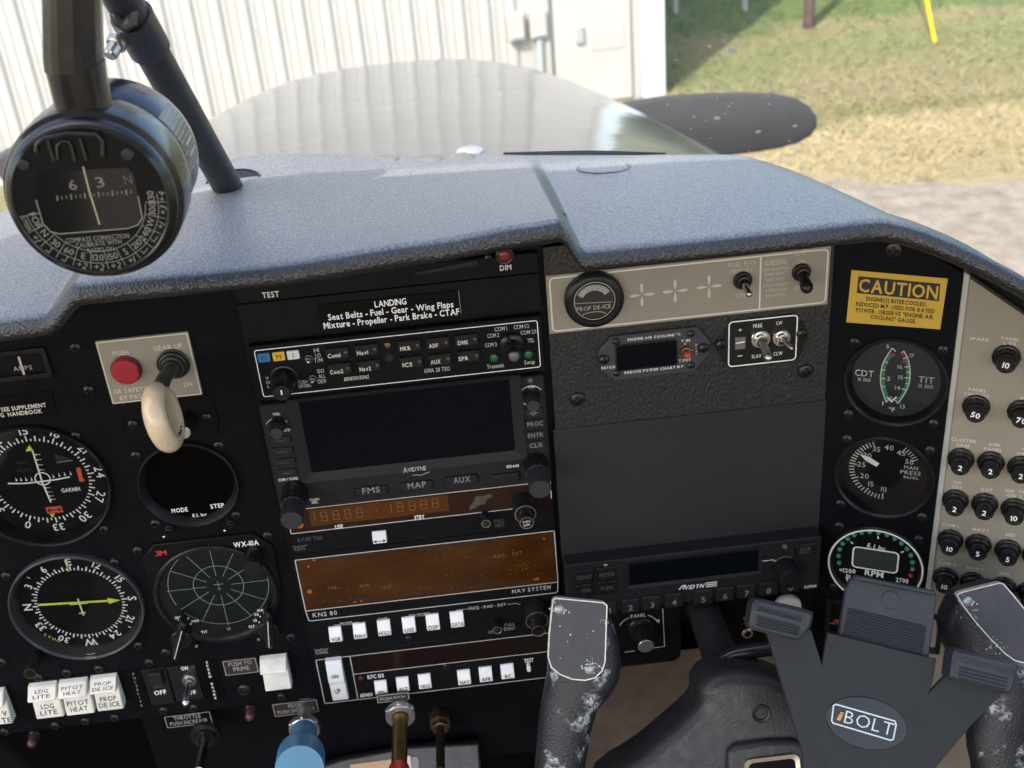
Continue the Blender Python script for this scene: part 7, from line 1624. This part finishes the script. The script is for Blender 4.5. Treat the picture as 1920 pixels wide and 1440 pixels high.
base = [(205, 455), (300, 440), (505, 432), (572, 680), (610, 448), (1338, 625), (1310, 790), (1275, 862), (1430, 700), (1500, 690), (1770, 865), (1560, 1080), (1330, 1351), (1280, 1420), (440, 1420), (450, 1265)]
MB().prism(TF_, quad(TF_, VM, base, 1.2), -1.4, 1.2, .4, True).build('base_plate', HP, hold)
def hprism(parent, pts, n0, n1, c, name, m=HC_): return MB().prism(TF_, quad(TF_, VM, pts, n1), n0, n1, c, True).build(name, m, parent)
tc = MB(); layers = quad(TF_, VM, [(735, 160), (775, 85), (800, 70), (1310, 168), (1338, 185), (1335, 260), (1285, 640), (680, 500)], -2.2); tc.prism(TF_, layers, -6, -2.2, .8, True); tclip = tc.build('top_clip', HC_, hold)
mb = MB(); q = quad(TF_, VM, [(783, 82), (805, 66), (1312, 166), (1338, 185), (1334, 206), (790, 100)], 1.5); mb.prism(TF_, q, -3, 1.5, .9); mb.build('clip_lip', HC_, tclip)
for k in range(11):
    f_ = k / 10; a = Vector((748, 290)) * (1 - f_) + Vector((712, 474)) * f_; b_ = Vector((1272, 412)) * (1 - f_) + Vector((1246, 594)) * f_
    dv = Vector((0, 6.5)); hprism(tclip, [tuple(a - dv), tuple(b_ - dv), tuple(b_ + dv), tuple(a + dv)], -2.4, -1.2, .45, 'grip_ridge')
u, v = TF_.uv(VM(1030, 232), -2); mb = MB(); mb.lat(TF_, u, v, [(5.0, -2.4), (5.0, -1.9), (4.7, -1.8), (4.4, -2.05), (.01, -2.05)], 36); mb.build('finger_dimple', HC_, tclip)
def clip(pts, slot, ridges):
    o = hprism(hold, pts, -1, 12, 1.6, 'side_clip')
    mb = MB(); q = ccw(quad(TF_, VM, slot, 12.2)); mb.frame(TF_, inset(q, -.5), inset(q, .35), 11.5, 12.3, 12.5); mb.build('slot_rim', HC_, o); MB().prism(TF_, q, 11, 12.1).build('slot', KNOB, o)
    for a, b_ in ridges:
        dv = Vector((0, 6)); a = Vector(a); b_ = Vector(b_); hprism(o, [tuple(a - dv), tuple(b_ - dv), tuple(b_ + dv), tuple(a + dv)], 11.9, 12.9, .4, 'grip_ridge')
    return o
clip([(112, 262), (135, 232), (175, 228), (470, 298), (515, 312), (520, 345), (500, 420), (430, 500), (390, 503), (110, 432), (90, 405)], [(138, 268), (442, 344), (436, 384), (130, 306)], [((145 - 4 * k, 342 + 19 * k), (428 - 4 * k, 414 + 18 * k)) for k in range(4)])
clip([(1452, 590), (1472, 565), (1510, 566), (1860, 645), (1888, 665), (1880, 720), (1848, 850), (1805, 862), (1460, 775), (1432, 745)], [(1486, 608), (1858, 690), (1850, 736), (1478, 648)], [((1495 - 4 * k, 682 + 24 * k), (1820 - 6 * k, 760 + 24 * k)) for k in range(4)])
u, v = TF_.uv(VM(870, 1052), 1.3); a = TF_.uv(VM(1140, 1112), 1.3); c = TF_.uv(VM(905, 885), 1.3); ra = math.hypot(a[0] - u, a[1] - v); rb_ = math.hypot(c[0] - u, c[1] - v)
mb = MB(); el = ell(u, v, ra, rb_, 0, 56); mb.prism(TF_, el, 1.1, 1.75, .3); bd = mb.build('badge', mat('satin_black_badge', (.009, .009, .0095), .3), hold)
mb = MB(); q = ccw(quad(TF_, VM, [(665, 926), (1058, 1038), (1068, 1060), (1048, 1160), (1030, 1166), (648, 1052), (638, 1035), (650, 935)], 1.9)); mb.line(TF_, q, .75, 1.95, True)
wt_ = -.0
T(mb, TF_, VM, 'BOLT', 726, 1008, 1050, 1098, 84, 1.95, -.008, snap=False, gap=.2); mb.build('badge_lettering', mat('pale_blue_white_print', (.62, .7, .72), .6), bd)
mb = MB(); T(mb, TF_, VM, 'i', 682, 1000, 712, 1008, 62, 1.95, .02, .25, snap=False); mb.build('badge_letter', mat('orange_print', (.7, .3, .05), .6), bd)
arm = MB(); arm.rod(TF_.p(*TF_.uv((1600, 1400), -1), -1), TF_.p(*TF_.uv((1600, 1400), -1), -34), 14, 11, 24); arm.build('mount_arm', HP, hold)
